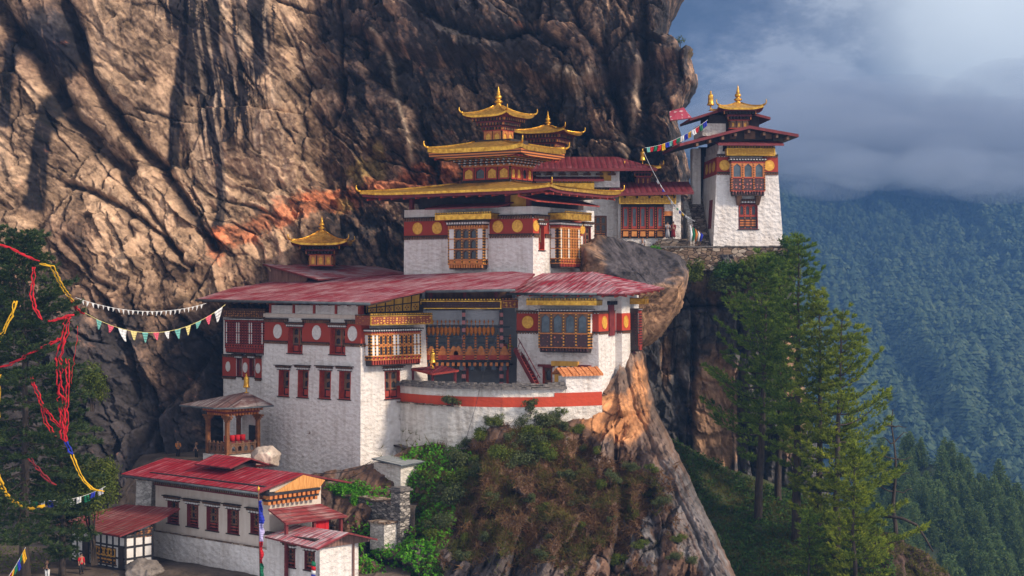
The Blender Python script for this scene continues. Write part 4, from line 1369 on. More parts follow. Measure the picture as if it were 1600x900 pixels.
# ------------------------------------------------------------------ balcony gallery between the halls
FG = Fr(735, 606, 155.5, 0)
def build_gallery():
    t = thing('gallery', FG.o, 'shaded timber gallery of prayer wheels on carved posts between the two white halls', 'gallery', FG.a)
    f0 = Face(FG, 'front', 0); fb = Face(FG, 'front', 3.6)
    a, b, zb, zt = fb.rect(655, 620, 812, 455)
    mb = MB(); mb.fbox(fb, a, b, -0.3, 0, zb, zt + 0.6)
    mb.build('back_wall', M['grey_plaster'], t)
    # left return wall, white below
    rt = MB(); x = FG.hit(664, 560, 1, 0.2).x
    rt.box(x - 0.3, x, 0.2, 3.6, zb, zt)
    rt.build('return_wall', M['grey_plaster'], t)
    fl = MB(); r = f0.rect(662, 566, 797, 562)
    fl.fbox(f0, r[0], r[1], -3.6, 0.1, r[2] - 0.1, r[3] + 0.1)
    fl.build('floor', M['black_timber'], t)
    # posts, two storeys
    for px in (724.5, 783.5):
        p = MB(); u = f0.px(px, 520)[0]
        p.fbox(f0, u - 0.2, u + 0.2, -0.25, 0.02, zb, r[2])
        p.fbox(f0, u - 0.17, u + 0.17, -0.22, 0.0, r[3], f0.px(px, 483)[1])
        p.build('post', M['pink_stud'], t)
        br = MB()
        for q in range(3):
            z = r[2] - 0.12 - q * 0.16
            br.fbox(f0, u - 1.1 + 0.3 * q, u + 1.1 - 0.3 * q, -0.24, 0.0, z - 0.16, z)
        br.build('bracket', M['black_timber'], t)
    for px in (730, 793):
        p = MB(); u = f0.px(px, 590)[0]
        p.fbox(f0, u - 0.12, u + 0.12, -0.9, -0.6, zb, r[2]); p.build('post', M['red_timber'], t)
    # railing
    za, zc, zd = f0.px(730, 562)[1], f0.px(730, 549)[1], f0.px(730, 526)[1]
    rl = MB()
    rl.fbox(f0, r[0], r[1], 0.0, 0.12, za, za + 0.45, 0)
    rl.fbox(f0, r[0], r[1], -0.02, 0.1, zc + 0.1, zc + 0.2, 1)
    rl.build('railing', [M['red_timber'], M['orange_timber']], t)
    for px in (666, 683, 700.5, 725, 743, 760.5, 778, 797):
        u = f0.px(px, 545)[0]
        p = MB(); p.fbox(f0, u - 0.11, u + 0.11, -0.05, 0.16, za, zd - 0.2)
        p.lathe([(0.12, 0), (0.14, 0.1), (0.05, 0.22), (0.1, 0.3), (0.02, 0.42)], (u, -0.05, zd - 0.2), 8)
        p.build('newel', M['orange_stud'], t)
    for px in (674, 691.5, 709, 716, 734, 751.5, 769.5, 788):
        u = f0.px(px, 545)[0]
        p = MB()
        pts = [(-0.45, 0), (-0.42, 0.34), (-0.2, 0.5), (-0.26, 0.66), (-0.1, 0.92), (0.1, 0.92), (0.26, 0.66), (0.2, 0.5), (0.42, 0.34), (0.45, 0)]
        p.poly([f0.map(u + x_, 0.05, za + 0.4 + z_) for x_, z_ in pts])
        p.poly([f0.map(u + x_, -0.02, za + 0.4 + z_) for x_, z_ in pts][::-1])
        p.build('baluster', M['orange_timber'], t)
    dn = MB()
    teeth(dn, f0, r[0], r[1], r[2] - 0.75, r[2] - 0.1, -0.3, 0.35, 1.02, 0.42, 0)
    teeth(dn, f0, r[0], r[1], r[2] - 0.35, r[2] - 0.02, -0.3, 0.5, 0.51, 0.5, 1)
    dn.build('joist_end', [M['blue_timber'], M['orange_timber']], t)
    # prayer wheels behind the railing
    for px in [670, 676.5, 683.5, 690, 696.5, 703, 709.5, 716] + [730, 736.5, 743, 749.5, 756.5, 763, 770]:
        p = FG.hit(px, 517, 1, 0.7)
        mb = MB()
        mb.lathe([(0.02, -0.5), (0.05, -0.42), (0.12, -0.3), (0.19, -0.1), (0.2, 0.3), (0.17, 0.42), (0.03, 0.44), (0.03, 0.8), (0.1, 0.86), (0.06, 0.95), (0.02, 1.1)], tuple(p), 10)
        mb.build('prayer_wheel', M['cloth_orange'], t, True)
    bm = MB()
    for py, h in ((511, 0.16), (526, 0.14), (536, 0.1)):
        z = FG.hit(720, py, 1, 0.7).z
        bm.box(r[0], r[1], 0.55, 0.75, z - h / 2, z + h / 2)
    bm.build('rack_beam', M['blue_timber'], t)
    dr = MB(); q0, q1 = FG.hit(665, 485, 1, 0.9), FG.hit(780, 508, 1, 0.9)
    dr.box(q0.x, q1.x, 0.9, 0.98, q1.z, q0.z); dr.build('backdrop_board', M['grey_plaster'], t)
    # beams and signboards at the head
    s = Face(FG, 'front', -0.5).rect(657, 482.5, 783, 470)
    sign_board(t, f0, *s, -0.2, 0.5, 'sign_dark', 'gold')
    fq = Fr(783, 482, 155, -25)
    s2 = Face(FG, 'front', -0.5).rect(784, 481, 818, 469)
    sign_board(t, f0, *s2, -0.2, 0.3, 'sign_red', 'orange_timber')
    at = MB(); u0, u1, z0, z1 = f0.rect(660, 471, 800, 452)
    at.fbox(f0, u0, u1, -1.6, -1.2, z0, z1 + 0.6); at.build('attic', M['brown_timber'], t)
    for px in (673, 726, 775):
        u = f0.px(px, 462)[0]
        p = MB(); p.fbox(f0, u - 0.16, u + 0.16, -0.5, -0.1, z0 + 0.1, z1 + 0.1); p.build('attic_post', M['maroon_timber'], t)
    # steep wooden stair, seen edge-on
    a = FG.hit(806, 546, 1, -1.0); b = FG.hit(842, 606, 1, -1.6)
    return t, a, b


gallery, st_a, st_b = build_gallery()
t = thing('wooden_stair', W(842, 606, 151.2), 'steep red wooden stair leaning up to the gallery floor', 'stair')
def build_stair(t):
    o = Vector(t.location)
    a, b = W(804, 545, 153.0) - o, W(838, 607, 150.9) - o
    off = Vector((0.35, 0.85, 0))
    for q in (0, 1):
        mb = MB(); mb.bar(a + off * q, b + off * q, 0.12, 0.42); mb.build('stringer', M['maroon_timber'], t)
    mb = MB()
    for k in range(13):
        p = b.lerp(a, (k + 0.5) / 13)
        mb.bar(p, p + off, 0.3, 0.05)
    mb.build('treads', M['red_timber'], t)
    mb = MB(); u = Vector((0.35, 0, 1.0))
    mb.tube([a + u, b + u], 0.05, 6)
    for s in (0.08, 0.5, 0.92): mb.tube([a.lerp(b, s), a.lerp(b, s) + u], 0.035, 5)
    mb.build('handrail', M['maroon_timber'], t)
build_stair(t)


# ------------------------------------------------------------------ small porch roof in the courtyard with its bell ornament
t = thing('courtyard_porch', W(676, 608, 151.5), 'low maroon porch roof with a gilded bell ornament beside the hall', 'porch', R(-20))
def build_porch(t):
    fr = Fr(676, 608, 151.5, -20)
    p = [fr.hit(640, 575, 1, 0.8), fr.hit(676, 583.5, 1, -1.4), fr.hit(717, 578, 1, -0.6), fr.hit(692, 571, 1, 1.6)]
    roof_sheet(t, [tuple(v) for v in p], 0.18, 'maroon_tin', 'roof', 'red_timber')
    for px, y in ((645, 0.8), (676, -1.0), (711, -0.3)):
        q = fr.hit(px, 600, 1, y)
        mb = MB(); mb.box(q.x - 0.1, q.x + 0.1, q.y - 0.1, q.y + 0.1, -1.0, 1.75); mb.build('post', M['maroon_timber'], t)
    c = fr.hit(676, 573, 1, 0.0)
    lathe_obj('bell_ornament', BELL, (c.x, c.y, c.z - 0.15), 0.95, 'gold', t)
build_porch(t)


# ------------------------------------------------------------------ white hall with the stepped sunlit corner (right of the courtyard)
FC = Fr(936, 632, 150, -25)
def build_corner_hall():
    t = thing('corner_hall', FC.o, 'whitewashed hall with stepped sunlit corner above the glowing orange rock', 'temple', FC.a)
    k = 0.015
    ff, sf = Face(FC, 'front', 0, k), Face(FC, 'side', 0, k)
    x0 = ff.px(807, 560)[0]
    zt = ff.px(900, 462)[1]
    dr = ff.rect(867, 622, 901, 566)
    sw = ff.rect(848, 622, 863, 573)
    body('wall', FC, t, x0, 0, 0, 6.0, -1.2, zt, k, M['white_plaster'], [dr, sw], (), (), 0.0)
    # second and third steps of the corner
    y2 = FC.hit(962, 560, 0, 0.0).y
    x2 = FC.hit(972.5, 560, 1, y2).x
    body('step_wall', FC, t, -1.0, x2, y2, y2 + 5, -2.2, zt, k, M['white_plaster'], (), (), (), 0.0)
    s2 = Face(FC, 'side', x2, k); f2 = Face(FC, 'front', y2, k)
    y3 = FC.hit(989, 560, 0, x2).y
    # doorway with stepped yellow lintel
    d = MB(); u0, u1, z0, z1 = dr
    d.fbox(ff, u0, u0 + 0.45, -0.3, 0.1, z0, z1); d.fbox(ff, u1 - 0.45, u1, -0.3, 0.1, z0, z1)
    d.fbox(ff, u0 - 0.25, u1 + 0.25, -0.3, 0.35, z1 - 0.35, z1 + 0.1)
    d.fbox(ff, u0 + 0.45, u1 - 0.45, -0.3, 0.05, z1 - 1.3, z1 - 1.0)
    teeth(d, ff, u0, u1, z1 - 1.0, z1 - 0.35, -0.1, 0.28, 0.5, 0.5, 1)
    o = d.build('doorway', [M['yellow_board'], M['white_panel']], t)
    d = MB(); d.fbox(ff, u0 + 0.4, u1 - 0.4, -0.35, -0.28, z0, z1); d.build('opening', M['pane_dark'], o)
    window(t, ff, *sw, dep=0.35, cols=1, rows=2, jamb='red_timber', lintel=False)
    cap = MB()
    for a, b, c in ((842, 866, 571), (902, 924, 572)):
        ua, ub = ff.px(a, c)[0], ff.px(b, c)[0]; z = ff.px(a, c)[1]
        cap.fbox(ff, ua, ub, -0.05, 0.3, z - 0.1, z + 0.12)
    cap.build_each('lintel', M['maroon_timber'], t)
    # red bands and gold discs
    z0, z1 = ff.px(870, 517.5)[1], ff.px(870, 490)[1]
    bL = (x0, ff.px(841, 505)[0])
    bR = (ff.px(919, 505)[0], -k * z0)
    for a, b in (bL, bR):
        b_ = band(t, ff, a, b + (0.0 if b < -0.5 else 0.02), z0, z1)
        dentil_course(t, ff, a, b, z0 - 0.28, z0, 0.12); dentil_course(t, ff, a, b, z1, z1 + 0.28, 0.12)
        if a == x0: disc(b_, ff, ff.px(825, 504)[0], (z0 + z1) / 2, 0.60)
    ye = FC.hit(950, 505, 0, 0.0).y
    b_ = band(t, sf, k * z0, y2 + k * z0 - 0.01, z0, z1, 'bright_ochre')  # sunlit sides of the band take a brighter red, sunlight put into the colour
    disc(b_, sf, sf.px(943.5, 503)[0], (z0 + z1) / 2, 0.62)
    dentil_course(t, sf, k * z0, y2, z0 - 0.28, z0, 0.12); dentil_course(t, sf, k * z0, y2, z1, z1 + 0.28, 0.12)
    b_ = band(t, f2, 0.05, x2 - k * z0, z0, z1)
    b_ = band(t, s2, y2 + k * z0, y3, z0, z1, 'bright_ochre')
    disc(b_, s2, s2.px(977, 501)[0], (z0 + z1) / 2, 0.6)
    dentil_course(t, s2, y2 + k * z0, y3, z0 - 0.28, z0, 0.12)
    dentil_course(t, f2, 0.05, x2 - k * z0, z0 - 0.28, z0, 0.12)
    pl = MB(); za, zb = f2.px(954, 524)[1], f2.px(954, 476)[1]
    pl.fbox(sf, sf.px(950, 500)[0], sf.px(958, 500)[0], 0.0, 0.16, za, zb); pl.build('red_post', M['maroon_timber'], t)
    br = MB(); teeth(br, sf, sf.px(948, 478)[0], sf.px(961, 478)[0], zb, zb + 0.35, 0.0, 0.3, 0.4, 0.5); br.build('bracket', M['black_timber'], t)
    # great bay with four glazed lights
    fD = Face(FC, 'front', -0.9, 0)
    r = fD.rect(842, 549, 919, 483)
    bay(t, ff, r[0], r[1], r[2], r[3], 0.9 + k * r[2], 'gggg', 1, 0.33, 0.09, 0.10, 'gold_stud', 'orange_timber', 'pane_blue', 'flower_panel', lat_mat='brown_timber')
    s = Face(FC, 'front', -1.3, 0).rect(822, 477, 931, 469.5)
    sign_board(t, ff, *s, -0.2, 1.3, 'gold', 'gold')
    # bay on the sunlit flank and its sign
    bD = Face(FC, 'side', x2 + 0.9, 0)
    r = bD.rect(988, 548, 1000, 482)
    bay(t, s2, y3 + 0.1, r[1], r[2], r[3], 0.9 + k * r[2], 'waw', 1, 0.3, 0.1, 0.1, 'red_stud', 'red_timber', 'pane_dark', 'red_timber')
    s = Face(FC, 'side', x2 + 1.4, 0).rect(990, 475.5, 1013, 466.5)
    sign_board(t, s2, y3 - 0.5, s[1], s[2], s[3], -0.1, 1.4 + k * s[2], 'gold', 'gold')
    ln = MB(); q = FC.hit(991, 560, 0, x2 + 0.2); 
    ln.tube([(q.x, q.y, FC.zat(q.x, q.y, 545)), (q.x, q.y, FC.zat(q.x, q.y, 594))], 0.09, 6); ln.build('downpipe', M['maroon_timber'], t)
    fw = MB(); fw.box(x2 - 3, x2 - 0.3, y3 - 0.2, y3 + 1.2, -2.5, zt); fw.build('flank_wall', M['white_plaster'], t)
    # attic and roof
    at = MB(); at.box(x0 + 0.5, x2 - 0.6, 0.7, 6, zt - 0.1, zt + 0.55); at.build('attic', M['dark_timber'], t)
    ap = MB()
    for px in (940, 950, 958, 972): 
        u = FC.hit(px, 462, 0, 0.0).y
        ap.fbox(sf, u - 0.13, u + 0.13, -0.4, 0.0, zt, zt + 0.8)
    ap.build_each('attic_post', M['red_timber'], t)
    e0, e1 = FC.hit(796, 457, 1, -1.7), FC.hit(977, 459, 1, -1.7)
    e2 = FC.hit(1038, 449.5, 0, e1.x)
    tp = FC.zat(-3.2, 5.0, 426)
    r0, r1 = FC.hit(830, 427.5, 1, 6.5), FC.hit(928, 424.5, 1, 6.5)
    roof_sheet(t, [tuple(e0), tuple(e1), tuple(r1), tuple(r0)], 0.15)
    mb = MB(); mb.slab([tuple(e1), tuple(e2), tuple(r1)], 0.15); mb.build('hip_roof', [M['red_tin'], M['maroon_timber'], M['dark_timber']], t)
    gutter(t, tuple(e0 + Vector((-0.2, -0.12, -0.12))), tuple(FC.hit(932, 458.5, 1, -1.8) + Vector((0, 0, -0.05))), 0.12)
    mb = MB()
    for q in range(9):
        a = e0.lerp(e1, (q + 0.6) / 9.5) + Vector((0, 0.2, -0.28)); mb.bar(a, a + Vector((0, 2.6, 0.35)), 0.15, 0.18)
    for q in range(6):
        a = e1.lerp(e2, (q + 0.5) / 6) + Vector((-0.2, 0, -0.28)); mb.bar(a, a + Vector((-2.2, 0, 0.4)), 0.15, 0.18)
    mb.build('rafters', M['red_timber'], t)
    return t


corner_hall = build_corner_hall()


# ------------------------------------------------------------------ gilded upper temple
FD = Fr(833, 440, 158, -32)
def hip_tier(t, fr, x0, x1, y0, y1, ze, xa, xb, ya, yb, zt, lift, mat='gold_roof', fascia='maroon_timber', th=0.3, name='gilded_roof', horn=0.75, seg=12, valance=None):
    """low hipped roof from an eave rectangle up to a smaller rectangle, corners lifted"""
    mb = MB()
    rings = 5
    n = 4 * seg
    for k in range(rings + 1):
        s = k / rings
        X0, X1, Y0, Y1 = x0 + (xa - x0) * s, x1 + (xb - x1) * s, y0 + (ya - y0) * s, y1 + (yb - y1) * s
        z = ze + (zt - ze) * (0.75 * s + 0.25 * s * s)
        for sd in range(4):
            for q in range(seg):
                u = q / seg
                x, y = ((X0 + (X1 - X0) * u, Y0), (X1, Y0 + (Y1 - Y0) * u), (X1 + (X0 - X1) * u, Y1), (X0, Y1 + (Y0 - Y1) * u))[sd]
                mb.v.append((x, y, z + lift * abs(2 * u - 1) ** 6 * (1 - s) ** 2))
    for k in range(rings):
        for q in range(n):
            p, r = k * n + q, k * n + (q + 1) % n
            mb.f.append((p, r, r + n, p + n)); mb.m.append(0)
    mb.f.append(tuple(range(rings * n, rings * n + n))); mb.m.append(0)
    base = len(mb.v)
    cx, cy_ = (x0 + x1) / 2, (y0 + y1) / 2
    for dz, sc in ((0, 1.0), (-th * 0.45, 1.0), (-th * 0.45, 0.985), (-th, 0.98), (-th, 0.6)):
        for q in range(n):
            x, y, z = mb.v[q]
            mb.v.append((cx + (x - cx) * sc, cy_ + (y - cy_) * sc, z + dz))
    for k in range(4):
        for q in range(n):
            p, r = base + k * n + q, base + k * n + (q + 1) % n
            mb.f.append((p, r, r + n, p + n)); mb.m.append((1, 1, 2, 3)[k])
    o = mb.build(name, [M[mat], M['gold'], M[fascia], M['dark_timber']], t)
    rb = MB()
    for i, (ex, ey, tx, ty) in enumerate(((x0, y0, xa, ya), (x1, y0, xb, ya), (x1, y1, xb, yb), (x0, y1, xa, yb))):
        pts = []
        for k in range(rings + 1):
            s = k / rings
            pts.append((ex + (tx - ex) * s, ey + (ty - ey) * s, ze + (zt - ze) * (0.75 * s + 0.25 * s * s) + lift * (1 - s) ** 2 + 0.04))
        rb.tube(pts, 0.09, 6)
        if horn: curl(rb, pts[0], (1 if ex > cx else -1) * 0.7, (1 if ey > cy_ else -1) * 0.7, horn)
    rb.build('corner_ornament', M['gold'], o, True)
    return o


def build_gilded_temple():
    t = thing('gilded_temple', FD.o, 'white temple with gold discs and tiered gilded roofs topped by a tall finial', 'temple', FD.a)
    k = 0.006
    ff, sf = Face(FD, 'front', 0, k), Face(FD, 'side', 0, k)
    x0 = ff.px(631, 400)[0]
    yb = sf.px(929, 400)[0]
    zt = ff.px(800, 323)[1]
    nw = sf.rect(841.5, 391, 850.5, 352)
    sw2 = sf.rect(911, 396, 923, 354)
    body('wall', FD, t, x0, 0, 0, yb, -3.0, zt, k, M['white_plaster'], (), [nw, sw2], (), 0.0)
    z0, z1 = ff.px(780, 365.5)[1], ff.px(780, 342.5)[1]
    br = Face(FD, 'front', -0.9, 0).rect(700.5, 419, 754.5, 345)
    for a, b, px in ((x0 + k * z0, br[0] - 0.2, (653, 683.5)), (br[1] + 0.2, -k * z0, (778.5, 809))):
        b_ = band(t, ff, a, b + (0.02 if b > -1 else 0), z0, z1)
        for p in px: disc(b_, ff, ff.px(p, 354)[0], (z0 + z1) / 2, 0.62)
        dentil_course(t, ff, a, b, z0 - 0.42, z0, 0.16); dentil_course(t, ff, a, b, z1, z1 + 0.42, 0.2)
    sb = Face(FD, 'side', 1.2, 0).rect(876, 417, 907, 347)
    a0 = 0.25
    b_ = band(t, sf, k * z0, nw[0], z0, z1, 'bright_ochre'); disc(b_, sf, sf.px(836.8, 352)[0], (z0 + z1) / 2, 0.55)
    b_ = band(t, sf, nw[1], sb[0] - 0.2, z0, z1)
    dentil_course(t, sf, k * z0, nw[0], z0 - 0.42, z0, 0.16); dentil_course(t, sf, nw[1], sb[0], z0 - 0.42, z0, 0.16)
    dentil_course(t, sf, k * z0, sb[0], z1, z1 + 0.42, 0.2)
    window(t, sf, *nw, dep=0.45, cols=1, rows=3, jamb='bright_ochre')
    window(t, sf, *sw2, dep=0.3, cols=2, rows=4, jamb='red_timber')
    b_ = band(t, sf, sb[1] + 0.1, sw2[0] - 0.1, z0, z1); disc(b_, sf, sf.px(909, 357)[0], (z0 + z1) / 2, 0.55)
    # bays
    bay(t, ff, *br, 0.9, 'waaaw', 3, 0.10, 0.08, 0.16, 'gold_stud', 'orange_timber', 'pane_dark', 'orange_panel', lat_mat='brown_timber')
    s = Face(FD, 'front', -1.5, 0).rect(680, 343, 767, 334.5)
    sign_board(t, ff, *s, -0.2, 1.5, 'gold', 'gold')
    bay(t, sf, *sb, 1.2, 'wllwlllw', 3, 0.10, 0.08, 0.14, 'gold_stud', 'orange_timber', 'pane_dark', 'red_timber', lat_mat='orange_timber')
    s = Face(FD, 'side', 2.0, 0).rect(884, 344, 924, 334)
    sign_board(t, sf, s[0], s[1], s[2], s[3], -0.2, 2.0, 'gold', 'gold')
    # attic under the great roof
    at = MB(); at.box(x0 + 1.2, -1.0, 1.0, yb - 0.6, zt - 0.2, zt + 2.3); at.build('attic', M['dark_timber'], t)
    ya = MB(); r = ff.rect(792, 322, 822, 302)
    ya.fbox(ff, r[0], r[1], -0.9, -0.6, zt, r[3]); ya.build('attic_panel', M['yellow_board'], t)
    for px in (640, 790, 823):
        u = ff.px(px, 315)[0]
        p = MB(); p.fbox(ff, u - 0.2, u + 0.2, -0.6, -0.2, zt, zt + 2.0); p.build('attic_post', M['maroon_timber'], t)
    aw = [Face(FD, 'front', -2.2).rect(664, 324, 779, 316), Face(FD, 'front', 0.2).rect(664, 324, 779, 316)]
    za, zb = aw[0][2], aw[0][2] + 0.55
    roof_sheet(t, [(aw[0][0], -2.2, za), (aw[0][1], -2.2, za), (aw[0][1], 0.6, zb), (aw[0][0], 0.6, zb)], 0.14, 'maroon_tin', 'awning')
    p0, p1 = FD.hit(838, 311, 0, 2.4), FD.hit(937, 325, 0, 2.4)
    roof_sheet(t, [(2.4, p0.y, p0.z - 0.1), (2.4, p1.y, p0.z - 0.1), (0.3, p1.y, p0.z + 0.45), (0.3, p0.y, p0.z + 0.45)], 0.14, 'maroon_tin', 'awning', 'red_timber')
    # great gilded roof
    e0, e1 = FD.hit(562, 300, 1, -3.2), FD.hit(861, 291.5, 1, -3.2)
    ze = e1.z
    e2 = FD.hit(970, 304, 0, e1.x)
    tw = FD.hit(724, 283, 1, 3.2); cx1 = FD.hit(797, 282, 1, 3.2)
    tz = FD.zat(cx1.x, 3.2, 284)
    hip_tier(t, FD, e0.x, e1.x, -3.2, e2.y, ze, tw.x - 0.5, cx1.x + 0.5, 2.8, 10.5, tz, 0.25, name='great_gilded_roof', th=0.55, horn=0.7)
    mb = MB()
    for q in range(15):
        a = Vector((e0.x + (e1.x - e0.x) * (q + 0.5) / 15, -2.9, ze - 0.62)); mb.bar(a, a + Vector((0, 3.4, 0.5)), 0.17, 0.2)
    for q in range(9):
        a = Vector((e1.x - 0.3, -3 + (e2.y + 3) * (q + 0.5) / 9, ze - 0.62)); mb.bar(a, a + Vector((-3.0, 0, 0.5)), 0.17, 0.2)
    mb.build('rafters', M['red_timber'], t)
    # second storey
    xa, xb = tw.x, cx1.x
    fs, ss = Face(FD, 'front', 3.2), Face(FD, 'side', xb)
    yb2 = ss.px(831, 270)[0]
    z2a, z2b = tz - 0.6, fs.px(760, 250)[1]
    mb = MB(); mb.box(xa, xb, 3.2, yb2, z2a, z2b + 0.5); o = mb.build('upper_storey', M['dark_timber'], t)
    fr_, pa, op = MB(), MB(), MB()
    for fc, u0, u1, n, dark in ((fs, xa, xb, 4, 1), (ss, 3.2, yb2, 4, 2)):
        zA, zB = fs.px(760, 281)[1], fs.px(760, 261)[1]
        for q in range(n):
            a, b = u0 + (u1 - u0) * q / n, u0 + (u1 - u0) * (q + 1) / n
            arch_ring(fr_, fc, a + 0.06, b - 0.06, zA, zB, a + 0.2, b - 0.2, zA + 0.16, zB - 0.15, 0.0, 0.14)
            (op if q == dark else pa).fbox(fc, a + 0.1, b - 0.1, 0.0, 0.04, zA + 0.1, zB - 0.1)
        fr_.fbox(fc, u0 - 0.1, u1 + 0.1, -0.1, 0.2, zB, zB + 0.2, 1)
    fr_.build('arch_frame', [M['red_timber'], M['orange_timber']], o)
    pa.build_each('arch_panel', M['gold_disc'], o); op.build_each('opening', M['pane_dark'], o)
    co = MB()
    zz = [fs.px(760, y)[1] for y in (259, 255.5, 252, 249)]
    for q in range(3):
        e = 0.25 + 0.38 * q
        for fc, u0, u1 in ((fs, xa, xb), (ss, 3.2, yb2)):
            teeth(co, fc, u0 - e, u1 + e, zz[q] + 0.02, zz[q] + (zz[q + 1] - zz[q]) * 0.6, e - 0.2, e, 0.34, 0.5, 0, 2)
            co.fbox(fc, u0 - e - 0.05, u1 + e + 0.05, -0.1, e + 0.06, zz[q] + (zz[q + 1] - zz[q]) * 0.6, zz[q + 1], 1)
    co.build('bracket_course', [M['orange_timber'], M['dark_timber'], M['white_panel']], o)
    cb = MB(); e = 1.45
    zc0, zc1 = fs.px(760, 249)[1], fs.px(760, 240.5)[1]
    cb.box(xa - e, xb + e, 3.2 - e, yb2 + e, zc0, zc1); cb.build('gilded_cornice', M['gold'], o)
    tt = MB()
    for fc, u0, u1 in ((fs, xa, xb), (ss, 3.2, yb2)):
        teeth(tt, fc, u0 - e, u1 + e, zc1, zc1 + 0.16, e - 0.2, e + 0.05, 0.34, 0.5)
    tt.build('crest', M['gold'], o)
    mb = MB(); mb.box(xa + 0.2, xb - 0.2, 3.6, yb2 - 0.4, zc1, zc1 + 1.5); mb.build('attic', M['dark_timber'], o)
    # second gilded roof
    g0, g1 = FD.hit(668, 231, 1, 3.2 - 2.9), FD.hit(815, 226.5, 1, 3.2 - 2.9)
    g2 = FD.hit(884, 234, 0, g1.x)
    c = FD.hit(776, 215, 1, 3.2 + (yb2 - 3.2) / 2)
    cx, cyy = (xa + xb) / 2 + 0.1, 3.2 + (yb2 - 3.2) / 2
    z3 = FD.zat(cx, cyy - 1.6, 221)
    hip_tier(t, FD, g0.x, g1.x, 3.2 - 2.9, g2.y, g1.z, cx - 1.8, cx + 1.8, cyy - 1.8, cyy + 1.8, z3, 0.25, name='second_gilded_roof', th=0.95, fascia='orange_stud')
    mb = MB()
    for q in range(9):
        a = Vector((g0.x + (g1.x - g0.x) * (q + 0.5) / 9, 0.7, g1.z - 0.95)); mb.bar(a, a + Vector((0, 2.0, 0.3)), 0.15, 0.2)
    for q in range(7):
        a = Vector((g1.x - 0.4, 0.5 + (g2.y - 0.5) * (q + 0.5) / 7, g1.z - 0.95)); mb.bar(a, a + Vector((-2.0, 0, 0.3)), 0.15, 0.2)
    mb.build('rafters', M['red_timber'], t)
    zz = lambda py: FD.zat(cx, cyy, py)
    cupola(t, (cx, cyy), 0, 1.08, z3 - 0.3, zz(205), zz(183), zz(165), 2.72, True, 0.35, 2, fin_s=0.78)
    return t


gilded = build_gilded_temple()
# ------------------------------------------------------------------ pavilion lantern behind the gilded temple
FE = Fr(930, 385, 174, 0)
def build_rear_hall():
    t = thing('rear_hall', FE.o, 'maroon roofed hall with white wall tucked under the cliff behind the gilded temple', 'temple', 0)
    f0 = Face(FE, 'front', 0)
    a, b, z0, z1 = f0.rect(838, 400, 968, 268)
    mb = MB(); mb.box(a, b, 0, 7, z0 - 3, z1); mb.build('wall', M['white_plaster'], t)
    # attic with joist ends
    u0, u1, za, zb = f0.rect(832, 282, 968, 266)
    mb = MB(); mb.box(u0, u1, 0.4, 7, za - 0.5, zb + 0.6); mb.build('attic', M['dark_timber'], t)
    jo = MB()
    for q in range(7):
        u = u0 + (u1 - u0) * (q + 0.5) / 7
        jo.fbox(f0, u - 0.55, u + 0.25, -0.3, 0.25, za + 0.55, za + 0.8); jo.fbox(f0, u - 0.1, u + 0.1, -0.3, 0.7, za + 0.8, za + 1.0)
    jo.build_each('joist_end', M['brown_timber'], t)
    r = f0.rect(937, 283, 955, 268)
    mb = MB(); mb.fbox(f0, r[0], r[1], -0.3, 0.05, r[2], r[3]); mb.build('attic_panel', M['yellow_board'], t)
    # roofs
    e0, e1 = FE.hit(828, 263.5, 1, -2.0), FE.hit(1027, 262.5, 1, -2.0)
    zr = FE.zat(0, 4.5, 245)
    roof_sheet(t, [(e0.x, -2, e0.z), (e1.x, -2, e1.z), (FE.hit(965, 247, 1, 4.5).x, 4.5, zr), (FE.hit(850, 246, 1, 4.5).x, 4.5, zr)], 0.3, 'maroon_tin')
    a0, a1 = FE.hit(834, 280.5, 1, -1.6), FE.hit(944, 281, 1, -1.6)
    roof_sheet(t, [(a0.x, -1.6, a0.z), (a1.x, -1.6, a0.z), (a1.x, 0.4, a0.z + 0.55), (a0.x, 0.4, a0.z + 0.55)], 0.2, 'maroon_tin', 'awning')
    s = Face(FE, 'front', -0.9).rect(862, 296, 928, 286)
    sign_board(t, f0, *s, -0.2, 0.9, 'gold', 'gold')
    w = f0.rect(928, 293, 968, 283)
    mb = MB(); mb.fbox(f0, w[0], w[1], -0.3, 0.5, w[2], w[3]); mb.build('parapet', M['white_plaster'], t)
    dentil_course(t, f0, *f0.rect(925, 299, 955, 292), 0.3)
    wi = f0.rect(929, 375, 948, 337)
    mb = window(t, f0, *wi, dep=-0.04, cols=2, rows=3, jamb='maroon_timber', bars='orange_stud', lintel=False)
    # the small lantern on the right with bell finial
    c = FE.hit(1004, 290, 1, 3.0)
    z = lambda py: FE.zat(c.x, c.y, py)
    o = cupola(t, (c.x, c.y), 0, 0.78, z(294), z(276), z(263), z(257), 1.9, False, 0.1, 3, bodymat='maroon_timber', steps=2, name='bell_lantern')
    lathe_obj('bell_ornament', BELL, (c.x, c.y, z(258)), 0.95, 'gold', o)
    # gilded lantern peeping over the gilded roofs
    c = FE.hit(856, 230, 1, 3.0)
    z = lambda py: FE.zat(c.x, c.y, py)
    cupola(t, (c.x, c.y), -22, 1.25, z(256), z(232), z(209), z(196), 3.0, True, 0.3, 2, fin_s=0.62, mat='gold_roof', bodymat='red_timber')
    return t


